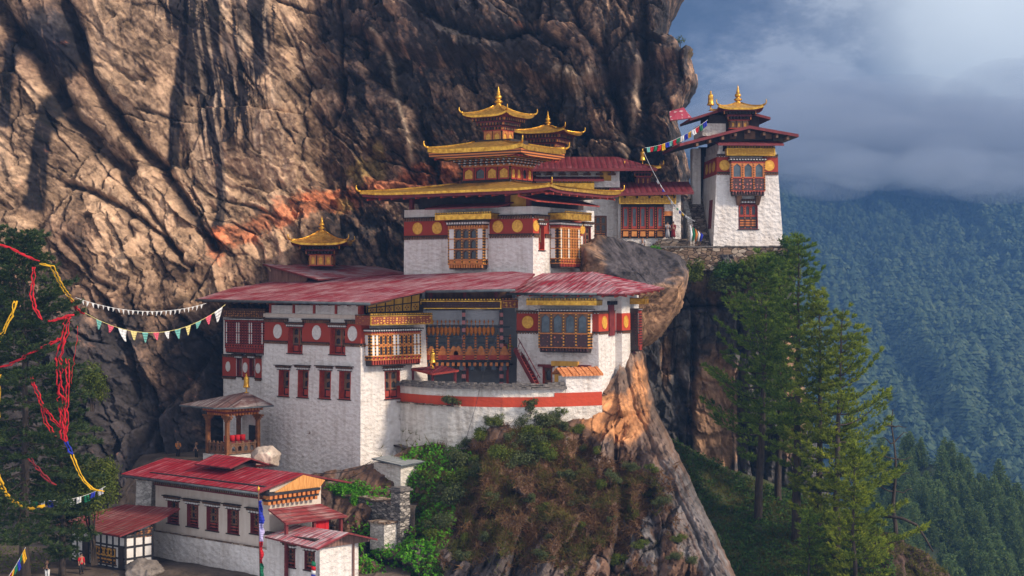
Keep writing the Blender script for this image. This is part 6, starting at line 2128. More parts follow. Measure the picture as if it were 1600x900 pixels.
# ------------------------------------------------------------------ two store sheds, stone walls
FS = Fr(626, 765, 144.5, -44)
def build_stores():
    t = thing('store_shed', FS.o, 'little rough white store with flat grey tin roof below the hall corner', 'shed', FS.a)
    ff, sf = Face(FS, 'front', 0), Face(FS, 'side', 0)
    x0 = ff.px(584, 740)[0]; y1 = sf.px(661, 735)[0]
    zt = FS.zat(0, 0, 727)
    ho = ff.rect(590, 754, 597, 745)
    body('wall', FS, t, x0, 0, 0, y1, -2.5, zt, 0.0, M['old_plaster'], [ho])
    d = MB(); d.fbox(ff, ho[0], ho[1], -0.4, -0.35, ho[2], ho[3]); d.build('opening', M['pane_dark'], t)
    p = [FS.hit(580.5, 716, 1, -0.4), FS.hit(627, 727, 1, -0.4), FS.hit(664, 720.5, 0, 0.4), FS.hit(612, 710, 1, y1 + 0.3)]
    roof_sheet(t, [tuple(v) for v in p], 0.12, 'grey_tin', fascia='gutter')
    u = thing('tank_shed', FS.o, 'dark slate lean-to against the hall wall sheltering a blue tank', 'shed', FS.a)
    y2 = y1 + 1.6
    f2 = Face(FS, 'front', y2)
    p = [FS.hit(588, 688, 1, y2 - 0.4), FS.hit(648, 703, 1, y2 - 0.4), FS.hit(663, 699, 1, y2 + 1.5), FS.hit(624, 680, 1, y2 + 2.6)]
    roof_sheet(u, [tuple(v) for v in p], 0.16, 'slate', fascia='dark_timber')
    s = MB(); r = f2.rect(591, 707, 616, 692); s.fbox(f2, r[0], r[1], -0.1, 0, r[2], r[3]); s.build('sheet_panel', M['grey_tin'], u)
    s = MB(); r = f2.rect(588, 716, 660, 702); s.box(r[0], r[1], y2 + 0.2, y2 + 2.4, r[2] - 1.5, r[3] - 0.3); s.build('base_wall', M['old_plaster'], u)
    b = MB(); a0, a1 = f2.px(629, 695), f2.px(640, 716); b.bar((a0[0], y2 - 0.2, a0[1]), (a1[0], y2 - 0.2, a1[1]), 0.15, 0.15); b.build('brace', M['grey_timber'], u)
    c = FS.hit(649, 706, 1, y2 + 0.2)
    k = thing('water_tank', FS.o, 'round dark blue water tank half under the slate lean-to', 'tank', FS.a)
    mb = MB(); mb.lathe([(0.55, -0.75), (0.78, -0.7), (0.8, -0.4), (0.77, -0.36), (0.8, -0.3), (0.8, 0.15), (0.7, 0.28), (0.3, 0.4), (0.28, 0.48)], tuple(c), 20); mb.build('tank_body', M['blue_timber'], k, True)
build_stores()


def stone_wall(name, label, a, b, h, th, mat='stone_wall', cap='warm_stone', n=14, hvar=0.12):
    a, b = Vector(a), Vector(b)
    o = thing(name, a, label, 'wall', math.atan2(b.y - a.y, b.x - a.x))
    ln = math.hypot(b.x - a.x, b.y - a.y)
    dz = b.z - a.z
    mb, cp = MB(), MB()
    rnd = random.Random(int(ln * 77))
    for q in range(n):
        u0, u1 = ln * q / n, ln * (q + 1) / n
        z = dz * (q + 0.5) / n + rnd.uniform(-hvar, hvar)
        mb.box(u0, u1, 0, th, -h, z)
        cp.box(u0 - 0.0, u1 - 0.02, -0.06 - rnd.random() * 0.08, th + 0.08, z + 0.004, z + 0.12 + rnd.random() * 0.06)
    mb.build('masonry', M[mat], o); cp.build('coping', M[cap], o)
    return o


stone_wall('stone_wall', 'dark dry stone retaining wall with tan coping above the annex', W(500, 768, 147.5), W(612, 788, 140.5), 6.0, 1.6, hvar=0.05)
t = thing('stone_pier', W(622, 842, 140), 'tall pale stone pier with slate cap at the end of the dry stone wall', 'pier', R(-44))
mb = MB(); mb.hexa([(-0.95, -0.2, -1), (0.5, -0.2, -1), (0.5, 1.1, -1), (-0.95, 1.1, -1), (-0.8, -0.1, 4.2), (0.4, -0.1, 4.2), (0.4, 1.0, 4.2), (-0.8, 1.0, 4.2)]); mb.build('masonry', M['stone_wall'], t)
mb = MB(); mb.box(-1.0, 0.6, -0.3, 1.2, 4.204, 4.34); mb.box(-0.8, 0.45, -0.15, 1.05, 4.345, 4.5); mb.build('cap', M['slate'], t)
t = thing('stone_block', W(594, 842, 139.5), 'squat whitewashed stone block with flat cap beside the pier', 'block', R(-44))
mb = MB(); mb.box(-1.1, 0.75, -0.2, 1.4, -1, 1.35); mb.build('masonry', M['white_rubble'], t)
mb = MB(); mb.box(-1.25, 0.9, -0.35, 1.55, 1.354, 1.5); mb.build('cap', M['warm_stone'], t)
t = thing('gate_pillar', W(330, 800, 141) + Vector((-11.5, 6.0, 0.6)), 'leaning whitewashed rubble pillar behind the shed roof', 'pillar', R(-30))
t.location = W(222, 812, 147)
mb = MB(); mb.hexa([(-1.0, 0, -3), (0.7, 0, -3), (0.7, 1.2, -3), (-1.0, 1.2, -3), (-0.8, 0.1, 3.6), (1.15, 0.1, 3.6), (1.15, 1.1, 3.6), (-0.8, 1.1, 3.6)]); mb.build('masonry', M['white_rubble'], t)
mb = MB(); mb.box(-1.0, 1.3, -0.05, 1.25, 3.604, 3.8); mb.build('cap', M['warm_stone'], t)


# ------------------------------------------------------------------ courtyard wall with its red band
def build_courtyard_wall():
    path = [(612, 153.0), (628, 151.5), (665, 148.6), (700, 147.2), (740, 146.2), (785, 145.6), (830, 145.6), (885, 146.4), (941, 148.0)]
    P = [Vector(((px - 800) / F * Y, Y, 0)) for px, Y in path]
    t = thing('courtyard_wall', P[4] + Vector((0, 0, -10.75)), 'curved white courtyard wall with broad red band and slate coping', 'wall')
    o = Vector(t.location)
    # resample
    Q = []
    for a, b in zip(P, P[1:]):
        for s in range(6): Q.append(a.lerp(b, s / 6))
    Q.append(P[-1])
    def strip(name, mat, za, zb, d0, d1, i0=0, i1=None, jag=0.0, seed=1):
        mb = MB(); rnd = random.Random(seed)
        i1_ = len(Q) - 1 if i1 is None else i1
        for a, b in zip(Q[i0:i1_], Q[i0 + 1:i1_ + 1]):
            n = (b - a).normalized(); nn = Vector((n.y, -n.x, 0))
            j = rnd.uniform(-jag, jag); jj = rnd.uniform(0, jag)
            c = [a + nn * (d1 + jj) , b + nn * (d1 + jj), b - nn * d0, a - nn * d0]
            mb.hexa([(p.x - o.x, p.y - o.y, za - o.z) for p in c] + [(p.x - o.x, p.y - o.y, zb + j - o.z) for p in c])
        return mb.build(name, M[mat], t)
    strip('retaining_wall', 'old_plaster', -17.5, -10.86, 1.2, 0.0)
    strip('red_band', 'bright_ochre', -10.85, -9.95, 1.0, -0.05)
    strip('parapet', 'old_plaster', -9.949, -9.25, 1.0, -0.12, 0, 42)
    strip('ledge', 'warm_stone', -10.86, -10.74, 0.2, 0.35, 2, 21, 0.04)
    strip('slate_coping', 'slate', -9.246, -9.06, 1.15, 0.22, 2, 42, 0.07, 3)
    strip('slate_coping', 'slate', -9.04, -8.86, 0.9, 0.02, 2, 42, 0.09, 5)
    strip('slate_coping', 'slate', -8.86, -8.70, 0.7, -0.25, 2, 42, 0.08, 6)
    # raised end with tiled cap
    strip('raised_parapet', 'white_plaster', -9.949, -8.1, 1.6, -0.1, 42, 48)
    strip('raised_band', 'bright_ochre', -9.946, -9.6, 1.0, -0.04, 40, 48)
    mb = MB()
    a, b = Q[41], Q[48]
    n = (b - a).normalized(); nn = Vector((n.y, -n.x, 0))
    for q in range(12):
        p = a.lerp(b, q / 12); r = a.lerp(b, (q + 0.85) / 12)
        e = [p + nn * 0.35, r + nn * 0.35, r - nn * 0.9, p - nn * 0.9]
        zz = (-8.08, -8.08, -7.45, -7.45)
        mb.hexa([(v.x - o.x, v.y - o.y, z - o.z) for v, z in zip(e, zz)] + [(v.x - o.x, v.y - o.y, z - o.z + 0.13 + 0.05 * (q % 2)) for v, z in zip(e, zz)])
        e = [r - nn * 0.9, p - nn * 0.9, p - nn * 1.9, r - nn * 1.9]
        zz = (-7.45, -7.45, -8.0, -8.0)
        mb.hexa([(v.x - o.x, v.y - o.y, z - o.z) for v, z in zip(e, zz)] + [(v.x - o.x, v.y - o.y, z - o.z + 0.13 + 0.05 * (q % 2)) for v, z in zip(e, zz)])
    mb.build('tile_cap', M['orange_tile'], t)
    # courtyard paving behind
    mb = MB()
    mb.poly([(p.x, p.y + 0.5, -10.0) for p in P] + [(10.5, 158, -10.0), (-9, 160, -10.0)])
    c = mb.build('courtyard', M['warm_stone']); tag(c, kind='structure')
build_courtyard_wall()

# ledge wall and terrace below the arcade hall and tower
stone_wall('terrace_wall', 'rough warm stone terrace wall beneath the arcade hall and the tower', W(930, 387, 170.5), W(1243, 386, 170.5), 2.4, 0.9, 'warm_stone', 'slate', 40, 0.03)
mb = MB(); z = W(1000, 387, 171).z
mb.poly([(8, 170.8, z), (30.5, 170.8, z), (30.5, 190, z), (8, 190, z)]); c = mb.build('terrace', M['warm_stone']); tag(c, kind='structure')
# ------------------------------------------------------------------ land: spur, yard, ravine, rock face, far hills (structure)
def spur_edge(py):
    return np.interp(py, [500, 540, 560, 590, 640, 710, 790, 900, 980], [992, 1003, 1009, 1014, 1026, 1060, 1098, 1150, 1188])


def spur_depth(px, py):
    return table(px, py, [440, 600, 700, 800, 900, 960, 1010, 1170], [530, 600, 640, 700, 760, 830, 900, 980], [
        [168, 164, 161, 158, 157, 156.5, 157.5, 160],
        [162, 157, 153, 150.5, 151.5, 152.2, 153.5, 152],
        [156, 153, 150, 147.5, 147.6, 148.2, 149.5, 147],
        [151, 150, 147.3, 143.8, 143.2, 144.0, 144.6, 142.5],
        [147, 145.5, 142.4, 140.2, 139.6, 140, 140.4, 138.6],
        [143, 141, 138.3, 136.8, 136.2, 136.6, 136.8, 135.5],
        [139, 137, 134.5, 133.2, 132.6, 132.8, 132.6, 132],
        [134, 132, 130, 129, 128.6, 128.6, 128, 127.5]])


def spur_point(px, py):
    """point on the spur seen at pixel px, py; relief included"""
    Y = spur_depth(px, py)
    X = (px - 800) / F * Y; Z = (450 - py) / F * Y
    h, joint, tone = rough_rock(X, Z, 71, -0.55)
    near_wall = sstep(20, 75, py - np.interp(px, [440, 600, 640, 700, 745, 800, 850, 900, 940, 1000], [790, 745, 715, 705, 690, 660, 642, 648, 632, 560]))
    h = h * (0.3 + 1.0 * near_wall)
    return X, Y, Z, h, joint, tone


def build_spur():
    nu, nv = 520, 360
    s = np.linspace(0, 1, nu)[None, :] * np.ones((nv, 1))
    px = 440 + 620 * s
    for _ in range(4):
        T = np.interp(px, [440, 600, 640, 700, 745, 800, 850, 900, 938, 962, 980, 1010], [750, 722, 700, 690, 672, 645, 630, 625, 608, 585, 540, 535])
        py = T + np.linspace(0, 1, nv)[:, None] ** 1.0 * (980 - T)
        E = spur_edge(py) + 3 * fbm(py * 0.06, py * 0 + 1.7, 31, 4)
        px = 440 + (E - 14 - 440) * np.clip(s / 0.92, 0, 1)
    E = spur_edge(py) + 3 * fbm(py * 0.06, py * 0 + 1.7, 31, 4)
    t = np.clip(s / 0.92, 0, 1)
    px = 440 + (E - 14 - 440) * t
    ph = np.clip((s - 0.92) / 0.08, 0, 1) * R(105)
    px = px + 14 * np.sin(ph)
    X, Y, Z, h, joint, tone = spur_point(px, py)
    Y = Y + 16 * (1 - np.cos(ph))
    X = (px - 800) / F * Y; Z = (450 - py) / F * Y
    h = h * (1 - 0.6 * np.clip(ph, 0, 1))
    # smooth sheared face along the right edge, long joints running down it
    edge_d = E - px
    face = sstep(75, 30, edge_d)
    h = h * (1 - 0.85 * face) + face * (0.7 * fbm(edge_d * 0.05, py * 0.012, 631, 5, 0.6) + 0.25 * fbm(edge_d * 0.2, py * 0.1, 632, 5, 0.65))
    for off, w, dep in ((33, 2.0, 0.35),):
        h -= dep * np.exp(-((edge_d - off - 5 * fbm(py * 0.02, px * 0 + off, 8, 3)) / w) ** 2)
    V = np.stack([X - 0.1 * h, Y - h, Z + 0.35 * h], -1)
    n1 = fbm(X * 0.2, Z * 0.2, 600, 6, 0.6); n2 = fbm(X * 0.9, Z * 0.7, 610, 5, 0.6)
    soil = np.array([0.105, 0.058, 0.038]); rockc = np.array([0.135, 0.092, 0.072]); grey = np.array([0.105, 0.095, 0.095]); oran = np.array([0.44, 0.20, 0.085]); darkc = np.array([0.045, 0.04, 0.042])
    c = np.broadcast_to(soil, X.shape + (3,)).copy()
    def mix(m, col):
        nonlocal c
        m = np.clip(m, 0, 1)[..., None]
        c = c * (1 - m) + col * m
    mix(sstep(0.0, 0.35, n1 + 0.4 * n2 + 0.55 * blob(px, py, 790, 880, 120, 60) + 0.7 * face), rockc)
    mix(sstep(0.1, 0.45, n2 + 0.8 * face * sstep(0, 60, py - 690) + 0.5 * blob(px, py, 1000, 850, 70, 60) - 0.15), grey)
    mix(sstep(0.35, 0.6, blob(px, py, 965, 655, 52, 42) + 0.62 * blob(px, py, 1000, 590, 18, 50) + 0.5 * blob(px, py, 930, 640, 30, 18) + 0.28 * n2), oran)  # warm glow of the low sun painted into the rock colour
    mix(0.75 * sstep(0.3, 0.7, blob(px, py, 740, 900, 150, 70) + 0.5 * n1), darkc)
    mix(joint * 0.7 * (1 - 0.85 * face), darkc)
    e1 = fbm(edge_d * 0.16, py * 0.012, 620, 5, 0.6)
    mix(face * sstep(0.0, 0.3, e1) * 0.75, soil); mix(face * sstep(0.05, 0.35, -e1) * 0.5, rockc)
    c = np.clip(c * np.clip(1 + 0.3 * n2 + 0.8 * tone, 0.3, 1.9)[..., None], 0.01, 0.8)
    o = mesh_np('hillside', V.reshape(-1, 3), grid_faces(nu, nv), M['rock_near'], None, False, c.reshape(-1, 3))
    tag(o, kind='structure')


build_spur()


def yard_z(X, Y):
    low = -24.05 - np.clip(133.5 - Y, 0, 200) * 0.75
    up = -16.6 - 2.8 * sstep(-27.5, -24, X)
    yl = (X - FH.o.x) * 0.656 + (Y - FH.o.y) * 0.755
    xl = (X - FH.o.x) * 0.755 - (Y - FH.o.y) * 0.656
    f = sstep(8.9, 11.0, yl)
    f = np.maximum(f, sstep(-16.6, -19.0, xl) * sstep(1.0, 9.0, yl))
    g = (X + 17.7) * 0.7 + (Y - 147.5) * 0.7
    f = np.where(X > -21.5, f * (1 - sstep(-21.5, -19.5, X)) + sstep(-21.5, -19.5, X) * sstep(0.7, 1.4, g), f)
    z = low + (up - low) * f
    return z + 0.16 * fbm(X * 0.35, Y * 0.35, 21, 4)


def build_yard():
    nu, nv = 150, 150
    X = np.linspace(-78, -8.5, nu)[None, :] * np.ones((nv, 1)); Y = np.linspace(95, 178, nv)[:, None] * np.ones((1, nu))
    Z = yard_z(X, Y)
    n = fbm(X * 0.3, Y * 0.3, 41, 5)
    c = np.array([0.10, 0.075, 0.06]) * (1 + 0.5 * n[..., None])
    o = mesh_np('yard', np.stack([X, Y, Z], -1).reshape(-1, 3), grid_faces(nu, nv), M['rock_near'], None, True, c.reshape(-1, 3))
    tag(o, kind='structure')


build_yard()


def build_rock_face():
    nu, nv = 330, 400
    py = np.linspace(398, 930, nv)[:, None] * np.ones((1, nu))
    s = np.linspace(0, 1, nu)[None, :] * np.ones((nv, 1))
    E = np.interp(py, [398, 430, 520, 640, 930], [1246, 1236, 1240, 1262, 1330]) + 5 * fbm(py * 0.04, py * 0, 61, 4)
    t = np.clip(s / 0.9, 0, 1)
    px = 900 + (E - 20 - 900) * t
    ph = np.clip((s - 0.9) / 0.1, 0, 1) * R(110)
    px = px + 20 * np.sin(ph)
    Y = table(px, py, [900, 1000, 1060, 1100, 1160, 1250, 1340], [398, 425, 470, 560, 700, 800, 930], [
        [171.6, 171.5, 171.4, 171.3, 171.2, 171.2, 172],
        [171.4, 171.2, 171, 171, 170.8, 171, 172],
        [173, 173, 173.5, 173.5, 172.5, 172, 172.5],
        [174, 175, 176, 175, 173.5, 173, 173.5],
        [173, 175, 176, 174.5, 173, 172.5, 173],
        [173, 174, 174, 173.5, 172, 171.5, 172],
        [173, 173, 173, 173, 171, 171, 171]])
    Y = Y + 15 * (1 - np.cos(ph))
    X = (px - 800) / F * Y; Z = (450 - py) / F * Y
    h, joint, tone = rough_rock(X, Z, 91, 0.15)
    slab = np.clip(blob(px, py, 1118, 650, 40, 110), 0, 1)
    h = h * (1 - 0.65 * slab) * 0.8
    for pts, w, dep in (([(1085, 470), (1084, 560), (1080, 650), (1075, 740)], 4, 1.6), ([(1155, 480), (1157, 600), (1158, 740)], 5, 1.4), ([(1040, 470), (1050, 560), (1075, 640)], 5, 1.2), ([(1088, 590), (1120, 600), (1155, 596)], 2, 0.3), ([(1088, 640), (1120, 655), (1155, 648)], 2, 0.3)):
        d, sd, al = seg_dist(px + 3 * fbm(px * .05, py * .05, 3, 3), py, pts)
        h -= dep * np.exp(-(d / w) ** 2)
    n1 = fbm(X * 0.15, Z * 0.15, 700, 6, 0.6); n2 = fbm(X * 0.8, Z * 0.5, 710, 5, 0.6)
    st = fbm(X * 1.6, Z * 0.05, 720, 5, 0.6)
    dark = np.array([0.07, 0.066, 0.07]); tan = np.array([0.34, 0.20, 0.12]); grey = np.array([0.2, 0.18, 0.17]); brown = np.array([0.17, 0.11, 0.08]); black = np.array([0.02, 0.02, 0.026])
    c = np.broadcast_to(dark, X.shape + (3,)).copy()
    def mix(m, col):
        nonlocal c
        m = np.clip(m, 0, 1)[..., None]
        c = c * (1 - m) + col * m
    mix(sstep(0.0, 0.4, n1 + 0.3 * n2), grey)
    mix(sstep(0.15, 0.5, n2 + 0.9 * blob(px, py, 1130, 440, 90, 30) - 0.1), brown)
    mix(sstep(0.3, 0.55, slab + 0.2 * n2 + 0.75 * blob(px, py, 1235, 600, 30, 140) + 0.6 * blob(px, py, 1040, 560, 15, 60)), tan)
    mix(sstep(0.0, 0.3, st - 0.05) * sstep(440, 520, py) * 0.85, black)
    mix(joint * 0.7, black)
    mix(0.5 * sstep(0.1, 0.3, np.sin(py * 0.19 + 3 * n1) * slab), brown)
    V = np.stack([X + 0.3 * h * np.sin(ph), Y - h * np.cos(ph * 0.8), Z], -1)
    o = mesh_np('rock_face', V.reshape(-1, 3), grid_faces(nu, nv), M['rock_near'], None, False, np.clip(c * np.clip(1 + 0.25 * n2 + 0.6 * tone, 0.3, 1.9)[..., None], 0.01, 0.8).reshape(-1, 3))
    tag(o, kind='structure')


build_rock_face()


def ravine_top(px): return np.interp(px, [980, 1055, 1150, 1250, 1330, 1400, 1450, 1490, 1560], [640, 690, 742, 772, 806, 838, 866, 905, 985])


def ravine_point(px, py):
    T = ravine_top(px)
    Yt = np.interp(px, [980, 1055, 1150, 1250, 1330, 1400, 1490], [173, 171, 168, 164, 158, 153, 148])
    q = py - T
    Y = Yt - q * 0.125
    X = (px - 800) / F * Y; Z = (450 - py) / F * Y
    h = 0.8 * fbm(X * 0.2, Z * 0.2, 140, 5) + 0.2 * fbm(X, Z, 141, 4) + 0.9 * sstep(1340, 1390, px) * rough_rock(X, Z, 151, -0.4)[0]
    return X, Y - h, Z + 0.3 * h


def build_ravine():
    nu, nv = 220, 150
    px = np.linspace(985, 1520, nu)[None, :] * np.ones((nv, 1))
    v = np.linspace(-0.2, 1, nv)[:, None] * np.ones((1, nu))
    T = ravine_top(px)
    py = T + np.clip(v, 0, 1) * (1010 - T)
    X, Y, Z = ravine_point(px, py)
    back = np.clip(-v, 0, 1)
    Y = Y + back * 90; Z = Z - back * 70 * sstep(1200, 1420, px)
    n2 = fbm(X * 0.6, Z * 0.6, 150, 5)
    rk = sstep(1330, 1400, px + 20 * n2)[..., None]
    c = np.array([0.05, 0.06, 0.025]) * (1 - rk) + np.array([0.075, 0.045, 0.035]) * rk
    c = c * (1 + 0.8 * n2[..., None])
    o = mesh_np('ravine_slope', np.stack([X, Y, Z], -1).reshape(-1, 3), grid_faces(nu, nv), M['rock_near'], None, True, np.clip(c, 0.01, 1).reshape(-1, 3))
    tag(o, kind='structure')


build_ravine()


# far forested mountain across the gorge, and the nearer wooded shoulder at its foot
def far_ridge(px): return np.interp(px, [300, 900, 1225, 1350, 1450, 1600, 1900, 2500], [215, 225, 236, 262, 274, 252, 225, 260])


def far_point(px, v):
    T = far_ridge(px) + 6 * fbm(px * 0.012, px * 0, 5, 4)
    py = 1000 + (T - 1000) * v
    Y = 1.6 * (500 + 330 * v + 470 * v ** 3) + 130 * fbm(px * 0.006 + v * 1.5, v * 2.2, 15, 4) + 45 * fbm(px * 0.02 + v * 5, v * 6, 16, 3)
    return (px - 800) / F * Y, Y, (450 - py) / F * Y


def build_far():
    nu, nv = 200, 130
    px = np.linspace(860, 2050, nu)[None, :] * np.ones((nv, 1)); v = np.linspace(-0.15, 1, nv)[:, None] * np.ones((1, nu))
    X, Y, Z = far_point(px, v)
    X = np.concatenate([X, X[-1:] * 1.05]); Y = np.concatenate([Y, Y[-1:] + 60]); Z = np.concatenate([Z, Z[-1:] - 60])
    c = np.broadcast_to(np.array([0.022, 0.034, 0.018]), X.shape + (3,)).reshape(-1, 3)
    o = mesh_np('far_mountain', np.stack([X, Y, Z], -1).reshape(-1, 3), grid_faces(nu, nv + 1), M['rock_near'], None, True, c)
    tag(o, kind='structure')


build_far()


def mid_ridge(px): return np.interp(px, [1330, 1380, 1420, 1480, 1540, 1600, 1700, 1900, 2100], [790, 745, 722, 728, 760, 806, 850, 900, 930])


def mid_point(px, v):
    T = mid_ridge(px)
    py = 1020 + (T - 1020) * v
    Y = 255 + 95 * v + 12 * fbm(px * 0.01, v * 3, 25, 3)
    return (px - 800) / F * Y, Y, (450 - py) / F * Y


def build_mid():
    nu, nv = 90, 60
    px = np.linspace(1320, 2100, nu)[None, :] * np.ones((nv, 1)); v = np.linspace(-0.1, 1, nv)[:, None] * np.ones((1, nu))
    X, Y, Z = mid_point(px, v)
    X = np.concatenate([X, X[-1:] * 1.2]); Y = np.concatenate([Y, Y[-1:] + 60]); Z = np.concatenate([Z, Z[-1:] - 60])
    c = np.broadcast_to(np.array([0.028, 0.04, 0.02]), X.shape + (3,)).reshape(-1, 3)
    o = mesh_np('wooded_shoulder', np.stack([X, Y, Z], -1).reshape(-1, 3), grid_faces(nu, nv + 1), M['rock_near'], None, True, c)
    tag(o, kind='structure')


build_mid()
mb = MB(); mb.poly([(-92, -12, -300), (1290, -12, -300), (1290, 2420, -300), (-92, 2420, -300)])
c = mb.build('ground', M['olive_grass']); tag(c, kind='structure')
# the air of the gorge
m = bpy.data.materials.new('haze'); m.use_nodes = True; M['haze'] = m
nt = m.node_tree; nt.nodes.clear()
out = N(nt, 'ShaderNodeOutputMaterial'); pv = N(nt, 'ShaderNodeVolumePrincipled')
pv.inputs['Color'].default_value = (0.135, 0.30, 0.62, 1)
pv.inputs['Density'].default_value = 0.00046
pv.inputs['Anisotropy'].default_value = 0.5
L(nt, pv.outputs[0], out.inputs['Volume'])
mb = MB(); mb.box(-96, 1310, -16, 2450, -301, 330)
c = mb.build('haze', m); tag(c, kind='stuff')


# low cloud lying along the crest of the far mountain
m = bpy.data.materials.new('low_cloud'); m.use_nodes = True; M['low_cloud'] = m
nt = m.node_tree; nt.nodes.clear()
out = N(nt, 'ShaderNodeOutputMaterial'); pv = N(nt, 'ShaderNodeVolumePrincipled')
pv.inputs['Color'].default_value = (0.60, 0.66, 0.76, 1)
pv.inputs['Density'].default_value = 0.005
L(nt, pv.outputs[0], out.inputs['Volume'])
def build_low_cloud():
    rng = np.random.default_rng(55)
    for px, py, Y, a, b, h in ((1235, 208, 1120, 95, 60, 32), (1330, 228, 1140, 85, 60, 26), (1420, 232, 1120, 90, 55, 24), (1510, 240, 1150, 95, 60, 38), (1610, 228, 1130, 110, 60, 40), (1290, 190, 1180, 120, 50, 34), (1460, 215, 1190, 130, 50, 36), (1380, 268, 1020, 42, 30, 14), (1500, 270, 1040, 50, 30, 17), (1270, 252, 1020, 46, 30, 15), (1252, 280, 980, 20, 18, 12), (1300, 296, 950, 26, 20, 8), (1470, 262, 960, 30, 24, 16), (1560, 292, 960, 34, 24, 12), (1350, 285, 960, 16, 14, 6), (1340, 262, 980, 30, 22, 13), (1580, 262, 1000, 36, 24, 12), (1480, 252, 1000, 30, 24, 20), (1600, 175, 1190, 70, 40, 46), (1240, 150, 1190, 70, 40, 30), (1400, 165, 1190, 80, 40, 26)):
        Y, a, b, h = Y * 1.6, a * 1.6, b * 1.6, h * 1.6
        mb = MB(); n = 18
        prof = [(math.cos(t) , math.sin(t)) for t in np.linspace(-1.5, 1.5, 13)]
        for r, z in prof:
            for q in range(n):
                t = 2 * math.pi * q / n
                mb.v.append((a * r * math.cos(t), b * r * math.sin(t), h * z * 0.9))
        for k in range(len(prof) - 1):
            for q in range(n):
                i, j = k * n + q, k * n + (q + 1) % n
                mb.f.append((i, j, j + n, i + n)); mb.m.append(0)
        mb.f.append(tuple(range(n))[::-1]); mb.m.append(0)
        e = (len(prof) - 1) * n; mb.f.append(tuple(range(e, e + n))); mb.m.append(0)
        o = mb.build('low_cloud', M['low_cloud'], None, True)
        o.location = W(px, py, Y); tag(o, kind='stuff')
build_low_cloud()


def polyrock(name, label, c, planes, tint_fn, s=1.0, noise_amp=0.12, seed=3, cat='boulder', sub=110):
    """boulder: the body common to a set of half spaces, roughened"""
    nu, nv = sub * 2, sub
    th = np.linspace(0, 2 * np.pi, nu, endpoint=False)[None, :] * np.ones((nv, 1)); fi = np.linspace(-np.pi / 2, np.pi / 2, nv)[:, None] * np.ones((1, nu))
    D = np.stack([np.cos(fi) * np.cos(th), np.cos(fi) * np.sin(th), np.sin(fi)], -1)
    r = np.full(D.shape[:2], 1e9)
    acc = np.zeros(D.shape[:2])
    for n, d in planes:
        n = np.array(n, float); n /= np.linalg.norm(n)
        k = D @ n
        acc += np.where(k > 0.02, (np.clip(k, 0.02, 1) / d) ** 60, 0)
    r = acc ** (-1 / 60)
    r *= 1 + noise_amp * (fbm(D[..., 0] * 2 + D[..., 2], D[..., 1] * 2 - D[..., 2] * 1.3, seed, 6, 0.6)) + noise_amp * 0.35 * fbm(D[..., 0] * 6 + D[..., 2] * 3, D[..., 2] * 9, seed + 3, 5, 0.6, True)
    hh = rough_rock(D[..., 0] * r + D[..., 1] * r * 0.7, D[..., 2] * r - D[..., 1] * r * 0.5, seed + 40, -0.3)[0]
    r = r * (1 + np.clip(0.05 * hh * np.clip(np.mean(r) / 3, 0.2, 1), -0.2, 0.2))
    V = D * r[..., None] * s
    i = np.arange(nu * nv).reshape(nv, nu)
    f = np.stack([i[:-1], np.roll(i[:-1], -1, 1), np.roll(i[1:], -1, 1), i[1:]], -1).reshape(-1, 4)
    col = tint_fn(V, D)
    o = mesh_np(name, V.reshape(-1, 3), f, M['rock_near'], None, False, col.reshape(-1, 3))
    o.location = c
    return tag(o, label, cat)


def outline_planes(poly, c, k, front, back):
    """side planes from a convex outline in pixels (clockwise), k metres per pixel"""
    pl = []
    n = len(poly)
    for a, b in zip(poly, poly[1:] + poly[:1]):
        ax, az, bx, bz = (a[0] - c[0]) * k, (c[1] - a[1]) * k, (b[0] - c[0]) * k, (c[1] - b[1]) * k
        nx, nz = -(bz - az), (bx - ax)
        l = math.hypot(nx, nz); nx /= l; nz /= l
        d = nx * ax + nz * az
        if d < 0: nx, nz, d = -nx, -nz, -d
        pl.append(((nx, -0.25, nz), max(d, 0.1)))
    return pl + [((0, -1, 0.0), front), ((0, 1, 0), back)]


k = 160 / F
def t_big(V, D):
    n = fbm(V[..., 0] * 0.7, V[..., 2] * 0.9 + V[..., 1], 5, 5)
    m = sstep(-0.35, 0.35, -D[..., 2] * 1.0 + 0.5 * n + 0.25 * D[..., 0] - 0.1 + 0.9 * sstep(-2.0, -4.0, V[..., 0]))[..., None]
    return (np.array([0.06, 0.052, 0.056]) * (1 - m) + np.array([0.33, 0.19, 0.11]) * m) * np.clip(1 + 1.1 * rough_rock(V[..., 0] * 1.3 + V[..., 1], V[..., 2] * 1.3 + 0.4 * V[..., 1], 19, -0.4)[2], 0.2, 2)[..., None]
polyrock('boulder', 'huge slanted boulder, dark on top and tan below, wedged behind the corner hall', W(1000, 452, 161), outline_planes([(926, 395), (944, 386), (1010, 399), (1053, 414), (1064, 430), (1058, 470), (1036, 505), (1006, 527), (975, 515), (930, 470)], (1000, 452), k, 3.2, 4.0) + [((0.15, -0.7, 0.9), 1.55), ((0.25, -0.8, -0.55), 2.0), ((-0.6, -0.75, 0.1), 2.6)], t_big, 1.0, 0.06)
k = 150 / F
t_pale = lambda V, D: np.clip(np.array([0.46, 0.38, 0.32]) * (1 + 0.5 * fbm(V[..., 0], V[..., 2], 8, 4)[..., None]), 0, 0.8)
polyrock('boulder', 'rounded pale boulder between the pavilion and the tall white hall', W(413, 715, 147.5), outline_planes([(395, 712), (404, 704), (420, 703), (430, 712), (428, 726), (398, 728)], (413, 715), k, 0.9, 1.2), t_pale, 1.0, 0.15, 9, sub=40)
t_grey = lambda V, D: np.clip(np.array([0.2, 0.17, 0.15]) * (1 + 0.5 * fbm(V[..., 0] * 2, V[..., 2] * 2, 18, 4)[..., None]), 0, 0.8)
